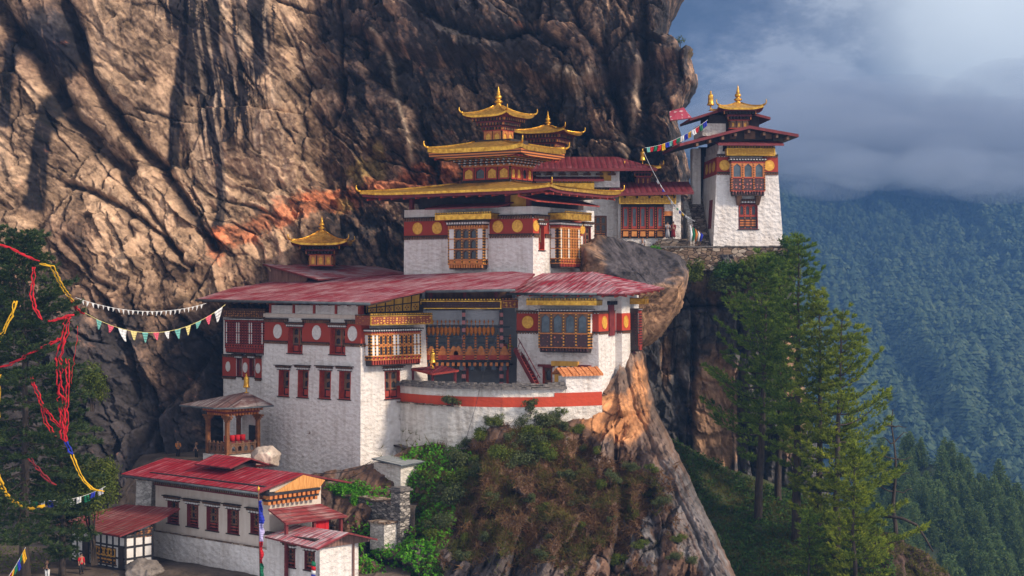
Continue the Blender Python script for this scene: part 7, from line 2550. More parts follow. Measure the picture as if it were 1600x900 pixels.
polyrock('boulder', 'grey boulder at the foot of the long house, in front of the timbered shed', W(220, 893, 134), outline_planes([(198, 890), (212, 882), (235, 884), (245, 895), (236, 908), (200, 908)], (220, 893), 137 / F, 1.0, 1.2), t_grey, 1.0, 0.2, 12, sub=40)
polyrock('boulder', 'dark boulder beside the hillside foot path below the pavilion', W(300, 745, 157), outline_planes([(270, 730), (300, 722), (330, 735), (335, 760), (275, 760)], (300, 745), k, 1.0, 1.2), t_grey, 1.0, 0.2, 14, sub=40)
# ------------------------------------------------------------------ trees and plants
def blades(P, Dn, ln, wd, rng, spread=0.6, k=6):
    """k needle blades (triangles) at every point of P, leaning along Dn"""
    n = len(P)
    d = Dn[:, None, :] + rng.normal(0, spread, (n, k, 3))
    d /= np.linalg.norm(d, axis=-1, keepdims=True)
    s = np.cross(d, rng.normal(0, 1, (n, k, 3))); s /= np.linalg.norm(s, axis=-1, keepdims=True) + 1e-9
    L_ = (ln * rng.uniform(0.6, 1.2, (n, k, 1)))
    if np.ndim(wd): wd = np.asarray(wd)[:, None, None]
    b = P[:, None, :] + d * L_ * -0.12
    v = np.stack([b - s * wd, b + s * wd, b + d * L_], 2).reshape(-1, 3)
    return v, np.arange(len(v)).reshape(-1, 3)


def leaves(P, Nn, sz, rng, k=1, tilt=0.7):
    """small folded leaf quads"""
    n = len(P)
    nn = Nn[:, None, :] + rng.normal(0, tilt, (n, k, 3)); nn /= np.linalg.norm(nn, axis=-1, keepdims=True)
    a = np.cross(nn, rng.normal(0, 1, (n, k, 3))); a /= np.linalg.norm(a, axis=-1, keepdims=True) + 1e-9
    b = np.cross(nn, a)
    s = sz * rng.uniform(0.6, 1.25, (n, k, 1))
    p = P[:, None, :] + rng.normal(0, 0.12, (n, k, 3)) * s * 3
    v = np.stack([p - a * s * 0.9, p + b * s * 0.45 + nn * s * 0.12, p + a * s * 0.9, p - b * s * 0.45 + nn * s * 0.12], 2).reshape(-1, 3)
    return v, np.arange(len(v)).reshape(-1, 4)


def conifer(name, label, group, base, h, seed, Lmax, mat, low=0.22, whorl=0.85, lean=(0, 0), up=0.35, droop=0.15, dens=9.0, ln=0.5, wd=0.05, per=6, tr=0.016, side=None, gap=0.2, blade_k=9, shape=0.75, clump=0.55):
    rng = np.random.default_rng(seed)
    t = thing(name, base, label, 'tree', 0, group)
    zs = np.linspace(0, h, 14)
    wob = np.cumsum(rng.normal(0, 0.05, (14, 2)), 0)
    cx = lambda z: (lean[0] * z / h + np.interp(z, zs, wob[:, 0]), lean[1] * z / h + np.interp(z, zs, wob[:, 1]))
    mb = MB()
    mb.tube([(*cx(z), z) for z in zs], [max(0.03, tr * h * (1 - z / h) ** 0.8 * (1.25 if z == 0 else 1)) for z in zs], 9)
    br = MB()
    P, Dn = [], []
    z = h * low
    while z < h * 0.985:
        q = z / h
        f = (q - low) / (1 - low)
        prof = min(1.0, (f + 0.10) * 4.5) * (1 - f) ** shape + 0.03
        n = rng.integers(max(2, per - 2), per + 1)
        a0 = rng.uniform(0, 6.28)
        for i in range(n):
            if rng.random() < gap * (1 - 0.6 * f): continue
            a = a0 + i * 6.283 / n + rng.normal(0, 0.25)
            Lb = Lmax * prof * rng.uniform(0.62, 1.15)
            if side is not None: Lb *= 1 + 0.45 * math.cos(a - side)
            if Lb < 0.35: Lb = 0.35
            el = -droop + (0.75 + droop) * f ** 1.5 + rng.normal(0, 0.10)
            dx, dy = math.cos(a), math.sin(a)
            pts = []
            x0, y0 = cx(z)
            for s in np.linspace(0, 1, 7):
                r = Lb * s
                pts.append((x0 + dx * r * math.cos(el), y0 + dy * r * math.cos(el), z + r * math.sin(el) + up * Lb * s ** 2.2 - 0.18 * Lb * s * (1 - s)))
            pts = np.array(pts)
            br.tube([tuple(p) for p in pts[:-1]], [0.012 * Lb * (1 - s * 0.8) + 0.012 for s in np.linspace(0, 1, 6)], 4, cap=False)
            m = max(5, int(dens * Lb))
            s = rng.uniform(0.0, 1.0, m) ** 0.75 * 0.78 + 0.24
            s = np.minimum(s, 1.02)
            w = 0.30 * Lb * np.sin(np.clip((s - 0.15) / 0.9, 0, 1) * math.pi) ** 0.8 + 0.12
            # foliage sits in separate tufts on side twigs
            ntw = max(2, int(Lb * 1.6))
            s = s * (1 - clump) + clump * (np.round(s * ntw) / ntw + rng.normal(0, 0.028, m))
            lat = rng.uniform(-1, 1, m) * w
            seg = np.clip(s, 0, 1) * 6
            i0 = np.clip(seg.astype(int), 0, 5); fr = (seg - i0)[:, None]
            p = pts[i0] * (1 - fr) + pts[i0 + 1] * fr
            p = p + np.stack([-dy * lat, dx * lat, np.abs(lat) * 0.12 + rng.normal(0.04, 0.07, m) * (0.5 + 0.1 * Lb)], -1)
            sg = np.sign(lat)
            d = np.stack([dx * 0.75 - dy * 0.55 * sg, dy * 0.75 + dx * 0.55 * sg, 0.35 + 0.9 * up + rng.normal(0, 0.1, m)], -1)
            P.append(p); Dn.append(d)
        z += whorl * (1.1 - 0.55 * f) * rng.uniform(0.75, 1.2)
    P = np.concatenate(P); Dn = np.concatenate(Dn)
    v, f_ = blades(P, Dn, ln, wd, rng, 0.4, blade_k)
    tk = mb.build('trunk', M['bark'], t, True)
    br.build('branches', M['bark'], t, True)
    mesh_np('crown', v, f_, M[mat], t)
    return t


# the tall pines on the right
PG = 'tall pines below the tower'
def pine_at(name, label, px, pyb, pyt, Y, seed, Lmax, **kw):
    b = W(px, pyb, Y)
    h = (pyb - pyt) / F * Y
    return conifer(name, label, PG, b, h, seed, Lmax, kw.pop('mat', 'pine_needle'), **kw)
pine_at('pine_tree', 'pine on the far right of the clump with tiered branches reaching out over the gorge', 1304, 905, 482, 150, 3, 7.4, low=0.10, dens=23, side=-0.2, up=0.30, whorl=1.55, lean=(0.7, 0), clump=0.8, shape=0.85)
pine_at('pine_tree', 'tallest pine, its tip level with the foot of the tower wall', 1243, 900, 374, 155, 5, 5.2, low=0.33, dens=20, mat='pine_dark', whorl=1.4, lean=(0.4, 0), clump=0.75, shape=0.55, gap=0.4)
pine_at('pine_tree', 'dark pine at the left edge of the clump, overlapping the striped rock face', 1186, 880, 395, 159, 8, 5.3, low=0.33, dens=20, mat='pine_dark', whorl=1.25, clump=0.7, side=2.9, lean=(1.2, 0), shape=0.5, gap=0.42)
pine_at('pine_tree', 'pine standing in the middle of the clump between the two tallest trunks', 1277, 905, 455, 153, 11, 4.7, low=0.27, dens=19, whorl=1.4, clump=0.75, shape=0.6)
pine_at('pine_tree', 'slim pine squeezed behind the leftmost dark pine near the ravine', 1216, 860, 430, 163, 14, 3.9, low=0.36, dens=17, mat='pine_dark', shape=0.5)
pine_at('pine_tree', 'young pine low in front of the clump at the bottom of the picture', 1338, 960, 690, 144, 17, 4.0, low=0.05, dens=15, shape=0.7)
pine_at('pine_tree', 'short bushy pine at the foot of the clump beside the ravine', 1262, 960, 800, 145, 19, 2.6, low=0.05, dens=14, mat='pine_dark', shape=0.6)
def dead_tree(px, pyb, pyt, Y):
    t = thing('dead_tree', W(px, pyb, Y), 'bare dead trunk with crooked twigs standing out against the blue slope', 'tree')
    rng = random.Random(4)
    h = (pyb - pyt) / F * Y
    mb = MB(); p = [(0, 0, 0)]
    for k in range(9): p.append((p[-1][0] + rng.uniform(-0.25, 0.2), rng.uniform(-0.2, 0.2), h * (k + 1) / 9))
    mb.tube(p, [0.26 * (1 - k / 10.5) for k in range(10)], 7); mb.build('trunk', M['bark'], t, True)
    for k in range(4, 9):
        for sgn in (-1, 1):
            b = MB(); q = [p[k]]
            L0 = rng.uniform(0.6, 1.4)
            for j in range(4): q.append((q[-1][0] + sgn * L0 * 0.4, q[-1][1] + rng.uniform(-0.2, 0.2), q[-1][2] + rng.uniform(-0.15, 0.4)))
            b.tube(q, [0.09, 0.07, 0.05, 0.035, 0.02], 5); b.build('branch', M['bark'], t, True)
dead_tree(1402, 870, 640, 153)
def bare_limb():
    t = thing('bare_limb', W(1392, 810, 151), 'long bare dark limb arching out from the pines over the rocky edge', 'branch')
    pts = [W(*q) - W(1392, 810, 151) for q in ((1380, 806, 151), (1410, 810, 150.6), (1432, 820, 150), (1444, 838, 150), (1458, 862, 150))]
    mb = MB(); mb.tube(pts, [0.16, 0.15, 0.13, 0.1, 0.06], 6); mb.build('limb', M['bark'], t, True)
bare_limb()

# the dark spruces hung with scarves on the left
SG = 'dark conifers at the left edge'
conifer('spruce_tree', 'great dark conifer at the left edge hung with red and yellow scarves', SG, W(38, 905, 129), (905 - 368) / F * 129, 23, 6.6, 'spruce_needle', low=0.12, whorl=0.85, up=-0.03, droop=0.26, dens=16, ln=0.42, wd=0.055, per=7, gap=0.36, shape=0.36, clump=0.75)
conifer('spruce_tree', 'slimmer dark conifer half outside the left edge of the picture', SG, W(-42, 905, 133), (905 - 345) / F * 133, 27, 4.6, 'spruce_needle', low=0.14, whorl=0.8, up=-0.03, droop=0.26, dens=15, ln=0.36, wd=0.05, per=6, gap=0.15, shape=0.45, clump=0.5)
conifer('spruce_tree', 'young dark conifer between the great conifer and the timbered shed', SG, W(98, 905, 134), (905 - 560) / F * 134, 29, 3.6, 'spruce_needle', low=0.12, whorl=0.55, up=0.0, droop=0.22, dens=17, ln=0.34, wd=0.05, per=6, gap=0.15, shape=0.5, clump=0.5)


def bush(name, label, cat, group, base, rx, ry, rz, n, sz, mat, seed, trunk=None, lumps=9, k=2, stems=5):
    """leafy crown: leaves over and inside a handful of uneven lumps on forking stems"""
    rng = np.random.default_rng(seed)
    t = thing(name, base, label, cat, 0, group)
    h0 = trunk or 0.0
    C = rng.normal(0, 0.45, (lumps, 3)) * np.array([rx, ry, rz]) * np.array([1, 1, 0.8]) + np.array([0, 0, h0 + rz * 0.75])
    rad = rng.uniform(0.34, 0.6, lumps)
    which = rng.integers(0, lumps, n)
    d = rng.normal(0, 1, (n, 3)); d /= np.linalg.norm(d, axis=1, keepdims=True)
    r = rng.uniform(0.35, 1.0, (n, 1)) ** 0.5 * (1 + 0.25 * rng.normal(0, 1, (n, 1)) * 0.6)
    P = C[which] + d * r * rad[which][:, None] * np.array([rx, ry, rz])
    keep = P[:, 2] > 0.02
    P, d = P[keep], d[keep]
    v, f = leaves(P, d + np.array([0, 0, 0.5]), sz, rng, k)
    st = MB()
    for q in range(min(stems, lumps)):
        c = C[q]
        st.tube([(0.05 * q, 0.04 * q, -0.2), (c[0] * 0.25, c[1] * 0.25, h0 * 0.7 + 0.15 * c[2]), tuple(c * np.array([0.7, 0.7, 0.85])), tuple(c)], [0.03 + 0.025 * max(rx, 0.6), 0.025 + 0.015 * rx, 0.03, 0.015], 5, cap=False)
    st.build('trunk' if trunk else 'stems', M['bark'], t, True)
    mesh_np('crown' if trunk else 'foliage', v, f, M[mat], t)
    return t


bush('broadleaf_tree', 'bushy yellow green tree between the dark conifers and the timbered shed roof', 'tree', None, W(143, 880, 136), 2.9, 2.4, 2.6, 12000, 0.12, 'broad_leaf', 31, trunk=4.6, lumps=18, k=2, stems=9)
bush('broadleaf_tree', 'small leafy sapling growing from a crack in the cliff above the bushy tree', 'tree', None, W(142, 640, 147), 1.8, 1.4, 1.7, 3000, 0.12, 'broad_leaf', 33, trunk=1.2, lumps=9, k=2)

def m_dry_pt(x, y):
    a = np.array([[float(x)]]), np.array([[float(y)]])
    return (blob(*a, 850, 740, 140, 80) + blob(*a, 740, 800, 80, 80))[0, 0]


# shrubs: a few shapes, copied about the hillside
def grab(o, loc, rz, sc, label, group):
    c = o.copy(); COL.objects.link(c)
    c.location = loc; c.rotation_euler = (0, 0, rz); c.scale = (sc, sc, sc)
    c['label'] = label; c['group'] = group
    for ch in list(o.children):
        d = ch.copy(); COL.objects.link(d); d.parent = c
    return c


def on_spur(px, py):
    X, Y, Z, h, j, _t = spur_point(np.array([[float(px)]]), np.array([[float(py)]]))
    return Vector((X[0, 0] - 0.1 * h[0, 0], Y[0, 0] - h[0, 0], Z[0, 0] + 0.35 * h[0, 0]))


HG = 'shrubs on the slope below the courtyard wall'
HL = 'grey green shrub on the brown slope below the courtyard wall'
p0 = bush('shrub', HL, 'shrub', HG, on_spur(838, 705), 1.5, 1.2, 1.0, 1500, 0.10, 'shrub_leaf', 41, lumps=8)
p1 = bush('shrub', HL, 'shrub', HG, on_spur(785, 728), 1.3, 1.1, 0.9, 1300, 0.10, 'broad_leaf', 43, lumps=7)
p2 = bush('shrub', HL, 'shrub', HG, on_spur(900, 752), 0.9, 0.8, 0.7, 800, 0.09, 'shrub_leaf', 45, lumps=6)
rnd = random.Random(12)
extra = []
while len(extra) < 24:
    q = (rnd.uniform(660, 1060), rnd.uniform(660, 890))
    if q[0] < spur_edge(q[1]) - 45 and (abs(q[0] - 965) > 45 or q[1] > 715) and rnd.random() < 0.25 + float(m_dry_pt(*q)): extra.append((q[0], q[1], rnd.uniform(0.3, 0.65)))
for px, py, s in ((835, 655, 0.9), (812, 668, 0.7), (795, 690, 0.8), (862, 650, 0.7), (770, 668, 0.6), (735, 700, 0.8), (745, 745, 0.9), (820, 735, 1.0), (855, 722, 1.1), (880, 748, 0.7), (905, 790, 0.8), (935, 715, 0.5), (985, 735, 0.5),
                  (960, 760, 0.6), (1012, 770, 0.6), (1020, 742, 0.5), (700, 790, 1.1), (742, 812, 1.0), (775, 790, 0.9), (810, 810, 0.7), (690, 830, 0.9), (830, 790, 0.8), (860, 850, 0.6), (890, 870, 0.7), (905, 830, 0.6), (845, 872, 0.7),
                  (955, 820, 0.6), (985, 800, 0.5), (720, 760, 1.0), (1050, 805, 0.5), (1035, 790, 0.5), (800, 765, 0.8), (660, 760, 0.9), (868, 690, 0.9), (905, 700, 0.4), (780, 668, 0.8), (850, 668, 0.9), (880, 672, 0.8), (800, 660, 0.7), (752, 690, 0.9), (825, 690, 1.0), (902, 676, 0.6), (870, 655, 0.6),
                  (760, 850, 0.8), (800, 850, 0.7), (730, 880, 0.8), (1000, 860, 0.5), (960, 880, 0.6), (1060, 850, 0.5), (1080, 880, 0.5), (940, 770, 0.7), (720, 730, 1.1), (690, 770, 1.0)) + tuple(extra):
    grab(rnd.choice((p0, p1, p2)), on_spur(px, py), rnd.uniform(0, 6), s * rnd.uniform(0.8, 1.15), HL, HG)
LG = 'plants on the courtyard wall ledge'
bush('ledge_plant', 'low grey green tuft on the ledge below the left part of the red band', 'plant', LG, W(706, 632, 146.5), 0.9, 0.5, 0.6, 700, 0.09, 'shrub_leaf', 51, lumps=6)
bush('ledge_plant', 'round grey green bush sprouting from the middle of the red band', 'plant', LG, W(828, 643, 145.2), 0.75, 0.5, 0.75, 700, 0.09, 'shrub_leaf', 53, lumps=6)
bush('wall_plant', 'green sprigs rooted in the dark stone wall above the annex', 'plant', None, W(551, 795, 143.8), 0.5, 0.35, 0.9, 350, 0.09, 'bright_leaf', 55, lumps=5)
bush('wall_plant', 'leafy row of plants behind the tan coping at the foot of the tall white hall', 'plant', None, W(545, 768, 145.5), 2.2, 0.6, 0.6, 1300, 0.11, 'bright_leaf', 57, lumps=9)
# scrub hanging from the ledge under the tower
TG = 'scrub along the terrace below the tower'
for i, (px, py, Y, rx, rz, n, mat, lab) in enumerate((
        (1188, 442, 169.5, 2.6, 2.0, 3600, 'broad_leaf', 'large yellow green shrub spilling over the terrace directly under the tower'),
        (1222, 434, 169.5, 1.8, 2.0, 2200, 'vine_leaf', 'dark leafy shrub at the right corner of the terrace under the tower'),
        (1132, 438, 169.3, 1.7, 1.2, 1900, 'vine_leaf', 'shrub at the left foot of the tower beside the stair'),
        (1085, 440, 169.3, 1.6, 1.5, 1500, 'broad_leaf', 'shrub hanging over the terrace wall right of the huge boulder'),
        (1145, 455, 169.8, 2.4, 1.6, 1900, 'shrub_leaf', 'dry shrub on the brown rock below the terrace wall'),
        (1205, 455, 169.2, 2.6, 2.2, 2600, 'broad_leaf', 'shrub below the terrace corner among the pine tops'),
        (978, 397, 169.6, 0.7, 0.6, 350, 'bright_leaf', 'little fresh green plant on the terrace wall beside the huge boulder'),
        (1020, 398, 169.6, 0.8, 0.6, 350, 'bright_leaf', 'fresh green plant on the terrace wall below the arcade doorway'))):
    bush('terrace_shrub', lab, 'shrub', TG, W(px, py, Y), rx, rx * 0.6, rz, n, 0.13, mat, 61 + i, lumps=10)
bush('cliff_plant', 'small dark plant on the nose of the cliff against the sky', 'plant', None, W(1062, 80, 176), 0.9, 0.7, 0.7, 400, 0.1, 'broad_leaf', 77, lumps=5)
# upright sprays at the terrace corner, against the sky
bush('terrace_shrub', 'thin leggy shrub at the terrace corner outlined against the blue valley', 'shrub', TG, W(1240, 415, 169.5), 1.4, 0.9, 2.0, 700, 0.13, 'vine_leaf', 79, lumps=9, stems=9)

# ------------------------------------------------------------------ ground cover (stuff)
def cover(name, P, Nn, sz, mat, seed, kind='leaf', k=2, ln=0.4):
    rng = np.random.default_rng(seed)
    if kind == 'leaf': v, f = leaves(P, Nn, sz, rng, k, 0.6)
    else: v, f = blades(P, Nn, ln, sz, rng, 0.45, k)
    o = mesh_np(name, v, f, M[mat])
    tag(o, kind='stuff')
    return o


def spur_scatter(n, seed, mask):
    rng = np.random.default_rng(seed)
    px = rng.uniform(470, 1150, n); py = rng.uniform(620, 960, n)
    m = mask(px, py)
    keep = (rng.random(n) < m) & (px < spur_edge(py) - 10)
    px, py = px[keep][None], py[keep][None]
    X, Y, Z, h, j, _t = spur_point(px, py)
    return np.stack([X - 0.1 * h, Y - h, Z + 0.35 * h], -1)[0], rng


def m_green(px, py):
    n = fbm(px * 0.02, py * 0.02, 81, 4)
    a = blob(px, py, 625, 850, 68, 45) + blob(px, py, 560, 895, 70, 30) + 1.0 * blob(px, py, 660, 745, 40, 50) + 0.9 * blob(px, py, 700, 722, 40, 22) + 0.75 * blob(px, py, 690, 800, 26, 60) + 0.6 * blob(px, py, 640, 905, 70, 30) + 0.6 * blob(px, py, 600, 790, 40, 25) + 0.7 * blob(px, py, 545, 772, 45, 14)
    return sstep(0.42, 0.62, a + 0.45 * n)


def m_dry(px, py):
    n = fbm(px * 0.03, py * 0.03, 83, 5)
    a = blob(px, py, 850, 740, 130, 70) + 0.9 * blob(px, py, 740, 790, 80, 70) + 0.7 * blob(px, py, 960, 780, 80, 60) + 0.6 * blob(px, py, 860, 860, 120, 40) + 0.5 * blob(px, py, 840, 660, 60, 25) - 1.2 * blob(px, py, 965, 650, 50, 45)
    return sstep(0.25, 0.75, a + 0.8 * n) * 0.9


P, rng = spur_scatter(42000, 1, m_green)
up = np.array([0.1, -0.6, 0.8])
hgt = (rng.random((len(P), 1)) ** 1.5) * 0.9
cover('ground_cover', P + up * hgt * (0.6 + 0.4 * fbm(P[:, 0] * 0.9, P[:, 2] * 0.9, 5, 3)[:, None]), np.broadcast_to(np.array([0.15, -0.5, 0.85]), P.shape), 0.15, 'bright_leaf', 2, k=3)
P, rng = spur_scatter(44000, 3, m_dry)
cover('dry_grass', P, np.broadcast_to(np.array([0.1, -0.75, 0.05]), P.shape), 0.035, 'dry_grass', 4, 'blade', 5, 0.85)
P, rng = spur_scatter(60000, 5, lambda px, py: m_dry(px + 17, py - 9) * sstep(-0.12, 0.25, fbm(px * 0.025, py * 0.025, 85, 4)) + 0.5 * blob(px, py, 655, 780, 35, 60))
cover('green_grass', P, np.broadcast_to(np.array([0.1, -0.65, 0.35]), P.shape), 0.035, 'olive_grass', 6, 'blade', 5, 0.8)
rng = np.random.default_rng(9)
px = rng.uniform(1040, 1390, 17000); py = ravine_top(px) + rng.random(17000) ** 1.1 * 220
kp = fbm(px * 0.02, py * 0.03, 91, 4) + 0.35 * rng.random(17000) > -0.02
px, py = px[kp], py[kp]
X, Y, Z = ravine_point(px[None], py[None])
P = np.stack([X, Y, Z], -1)[0] + np.array([0.0, -0.6, 0.8]) * (rng.random((len(px), 1)) ** 2 * (0.5 + 1.8 * np.clip(fbm(px * 0.04, py * 0.05, 93, 3), 0, 1)[:, None]))
cover('ground_cover', P, np.broadcast_to(np.array([0.0, -0.5, 0.85]), P.shape), 0.17, 'vine_leaf', 10, k=2)
rng = np.random.default_rng(29)
px = rng.uniform(1040, 1480, 9000); py = ravine_top(px) + rng.random(9000) * 220
kp = fbm(px * 0.02, py * 0.03, 91, 4) < 0.12
X, Y, Z = ravine_point(px[kp][None], py[kp][None]); P = np.stack([X, Y, Z], -1)[0]
cover('dry_grass', P, np.broadcast_to(np.array([0.0, -0.6, 0.3]), P.shape), 0.035, 'olive_grass', 30, 'blade', 5, 0.8)
rng = np.random.default_rng(19)
n = 2600
X = rng.uniform(-62, -40, n); Y = rng.uniform(128, 146, n); Z = yard_z(X, Y)
P = np.stack([X, Y, Z + rng.random(n) * 0.5], -1)
cover('ground_cover', P, np.broadcast_to(np.array([0.0, -0.4, 0.9]), P.shape), 0.14, 'broad_leaf', 20, k=2)


# ------------------------------------------------------------------ forest over the gorge
def tiered(rng, h, r, tiers, seg, ragged=0.3, up=0.12):
    """one layered conifer as loose rings of drooping branch fans"""
    V, Fc = [], []
    z0 = h * 0.10
    for q in range(tiers):
        f = q / tiers
        z = z0 + (h - z0) * f
        rr = r * (1 - f) ** 0.75 * rng.uniform(0.8, 1.15) + 0.15
        zt = z + (h - z0) / tiers * 1.5
        a0 = rng.uniform(0, 6.28)
        for i in range(seg):
            a = a0 + 6.283 * i / seg + rng.normal(0, 0.12)
            rl = rr * rng.uniform(1 - ragged, 1 + ragged)
            w = 6.283 / seg * 0.62
            b = len(V)
            tip = (math.cos(a) * rl, math.sin(a) * rl, z + up * rl * rng.uniform(-1.2, 0.8))
            V += [(0, 0, zt), (math.cos(a - w) * rl * 0.7, math.sin(a - w) * rl * 0.7, z - 0.03 * rl), tip, (math.cos(a + w) * rl * 0.7, math.sin(a + w) * rl * 0.7, z - 0.03 * rl)]
            Fc.append((b, b + 1, b + 2, b + 3))
    return np.array(V), np.array(Fc)


def far_forest():
    rng = np.random.default_rng(100)
    kinds = [tiered(rng, 1.0, rng.uniform(0.20, 0.30), 7, 6, 0.35) for _ in range(7)] + [tiered(rng, 0.85, 0.36, 5, 7, 0.4, 0.25) for _ in range(4)]
    n = 16000
    px = rng.uniform(1080, 1760, n); v = rng.uniform(0.0, 0.995, n)
    X, Y, Z = far_point(px[None], v[None])
    X, Y, Z = X[0], Y[0], Z[0]
    hs = 1.6 * rng.uniform(6.0, 11.5, n) * (1 + 0.35 * fbm(px * 0.01, v * 4, 3, 3))
    VV, FF_ = [], []
    off = 0
    for i in range(n):
        kv, kf = kinds[i % len(kinds)]
        a = rng.uniform(0, 6.28); c, s = math.cos(a), math.sin(a)
        q = kv * hs[i]
        VV.append(np.stack([q[:, 0] * c - q[:, 1] * s + X[i], q[:, 0] * s + q[:, 1] * c + Y[i], q[:, 2] + Z[i] - 1.0], -1))
        FF_.append(kf + off); off += len(kv)
    o = mesh_np('far_forest', np.concatenate(VV), np.concatenate(FF_), M['far_needle'])
    tag(o, kind='stuff')


far_forest()
MG = 'trees of the hazy wood at the lower right'
ML = 'conifer in the hazy dark wood at the foot of the blue mountain'
def mid_forest():
    rng = np.random.default_rng(200)
    protos = []
    for s in range(5):
        t = thing('conifer_tree', (0, 0, 0), ML, 'tree', 0, MG)
        h, r = 11.0 + 2 * s * 0.5, 3.7 + 0.6 * (s % 3)
        P, Dn = [], []
        z = h * 0.12
        while z < h:
            f = z / h
            rr = r * (1 - f) ** (0.8 if s < 3 else 0.5) * min(1, 0.5 + 2.5 * f) * rng.uniform(0.75, 1.15) + 0.15
            m = int(10 + 22 * rr)
            a = rng.uniform(0, 6.28, m); q = rng.uniform(0.25, 1, m) * rr * (1 + 0.35 * np.sin(a * 5 + z))
            P.append(np.stack([np.cos(a) * q, np.sin(a) * q, z - 0.18 * q + rng.normal(0, 0.12, m)], -1)); Dn.append(np.stack([np.cos(a), np.sin(a), np.full(m, 0.1)], -1))
            z += 0.62
        v, f_ = blades(np.concatenate(P), np.concatenate(Dn), 0.85, 0.15, rng, 0.6, 4)
        mb = MB(); mb.tube([(0, 0, -1), (0, 0, h * 0.5), (0, 0, h * 0.95)], [0.26, 0.17, 0.04], 6); mb.build('trunk', M['bark'], t)
        mesh_np('crown', v, f_, M['mid_needle'], t)
        protos.append(t)
    used = set()
    for i in range(230):
        px = rng.uniform(1345, 1690); v = 1 - rng.random() ** 1.2 * 0.9
        X, Y, Z = far = mid_point(np.array([[px]]), np.array([[v]]))
        loc = Vector((X[0, 0], Y[0, 0], Z[0, 0] - 0.3)); k = i % 5; sc = rng.uniform(0.36, 0.72)
        if k not in used:
            used.add(k); o = protos[k]; o.location = loc; o.scale = (sc, sc, sc); o.rotation_euler = (0, 0, rng.uniform(0, 6))
        else: grab(protos[k], loc, rng.uniform(0, 6), sc, ML, MG)


mid_forest()
# ------------------------------------------------------------------ prayer flags, scarves, flagpole, wires
def catenary(a, b, sag, n=24):
    a, b = Vector(a), Vector(b)
    return [a.lerp(b, k / n) + Vector((0, 0, -sag * 4 * (k / n) * (1 - k / n))) for k in range(n + 1)]


def flag_string(label, a, b, sag, cols, size=(0.5, 0.55), tri=False, start=0.0, end=1.0, seed=1, r=0.02, cordmat='cloth_white', first_big=0.0):
    rnd = random.Random(seed)
    a, b = Vector(a), Vector(b)
    t = thing('prayer_flags', a, label, 'prayer flags', 0, 'strings of prayer flags')
    pts = [p - a for p in catenary(a, b, sag)]
    mb = MB(); mb.tube(pts, r, 5); mb.build('cord', M[cordmat], t)
    n = len(cols)
    def at(s):
        k = min(int(s * (len(pts) - 1)), len(pts) - 2)
        return pts[k].lerp(pts[k + 1], s * (len(pts) - 1) - k)
    for k, c in enumerate(cols):
        s = start + (end - start) * (k + 0.5) / n
        w = size[0] * rnd.uniform(0.8, 1.15) * (1 + first_big * (1 if k in (2, n - 1) else 0))
        h = size[1] * rnd.uniform(0.8, 1.15) * (1 + first_big * (1 if k in (2, n - 1) else 0))
        ds = w / 2 / (b - a).length
        p0, p1 = at(max(0, s - ds)), at(min(1, s + ds))
        mb = MB()
        sw = rnd.uniform(-0.25, 0.25) * h; fw = rnd.uniform(-0.2, 0.2)
        N_ = 4
        rows = []
        for j in range(N_ + 1):
            q = j / N_
            half = (0.5 - 0.42 * q if tri else 0.5)
            mid = (p0 + p1) / 2 + Vector((sw * q * q, fw * q * (1 - 0.3 * q), -h * q))
            d = (p1 - p0)
            rows.append([mid - d * half, mid + Vector((0, 0.12 * h * math.sin(q * 5 + k), 0)), mid + d * half])
        for j in range(N_):
            for i in range(2): mb.poly([rows[j][i], rows[j][i + 1], rows[j + 1][i + 1], rows[j + 1][i]])
        o = mb.build('flag', M['cloth_' + c], t, True)
        md = o.modifiers.new('cloth', 'SOLIDIFY'); md.thickness = 0.012
    return t


big = ['teal', 'pink', 'white', 'pale_yellow', 'teal', 'pink', 'white', 'teal', 'pale_yellow', 'teal', 'pink', 'white']
flag_string('sagging string of large white, teal and pink flags from conifer to red roof', W(133, 489, 133), W(352, 476, 149), 2.1, big, (0.8, 0.8), True, 0.05, 0.985, 3, 0.022, 'cloth_pale_yellow', 0.55)
flag_string('thin string of tiny white pennants above the large flags', W(118, 465, 134), W(322, 474, 150), 0.95, ['white'] * 26, (0.3, 0.38), True, 0.03, 0.98, 5)
flag_string('short bright string of flags rising from the cliff to the tower roof', W(1008, 231, 172), W(1106, 187, 172.5), 0.55, ['teal', 'red', 'green', 'red', 'yellow', 'blue', 'teal', 'red', 'green', 'white', 'blue', 'yellow', 'white', 'red', 'green', 'blue'], (0.42, 0.62), False, 0.02, 0.98, 7)
flag_string('slack line of weathered flags falling from the bell lantern to the doorway', W(1006, 238, 171.5), W(1086, 346, 170.5), 1.2, ['white', 'grey', 'blue', 'blue', 'grey', 'white', 'grey', 'green', 'blue', 'yellow', 'grey', 'white'], (0.32, 0.3), False, 0.25, 0.9, 9)
flag_string('dim string of small dark flags crossing the bushy tree', W(20, 770, 131), W(165, 760, 133.5), 0.9, ['blue', 'grey', 'green', 'white', 'blue', 'grey', 'teal', 'grey', 'white', 'green', 'blue', 'grey'], (0.4, 0.5), False, 0.05, 0.98, 11)
flag_string('string of coloured flags slanting across the bottom left corner', W(14, 900, 127), W(40, 855, 127.5), 0.1, ['red', 'yellow', 'green', 'blue', 'green', 'yellow'], (0.42, 0.75), False, 0.05, 0.95, 13)


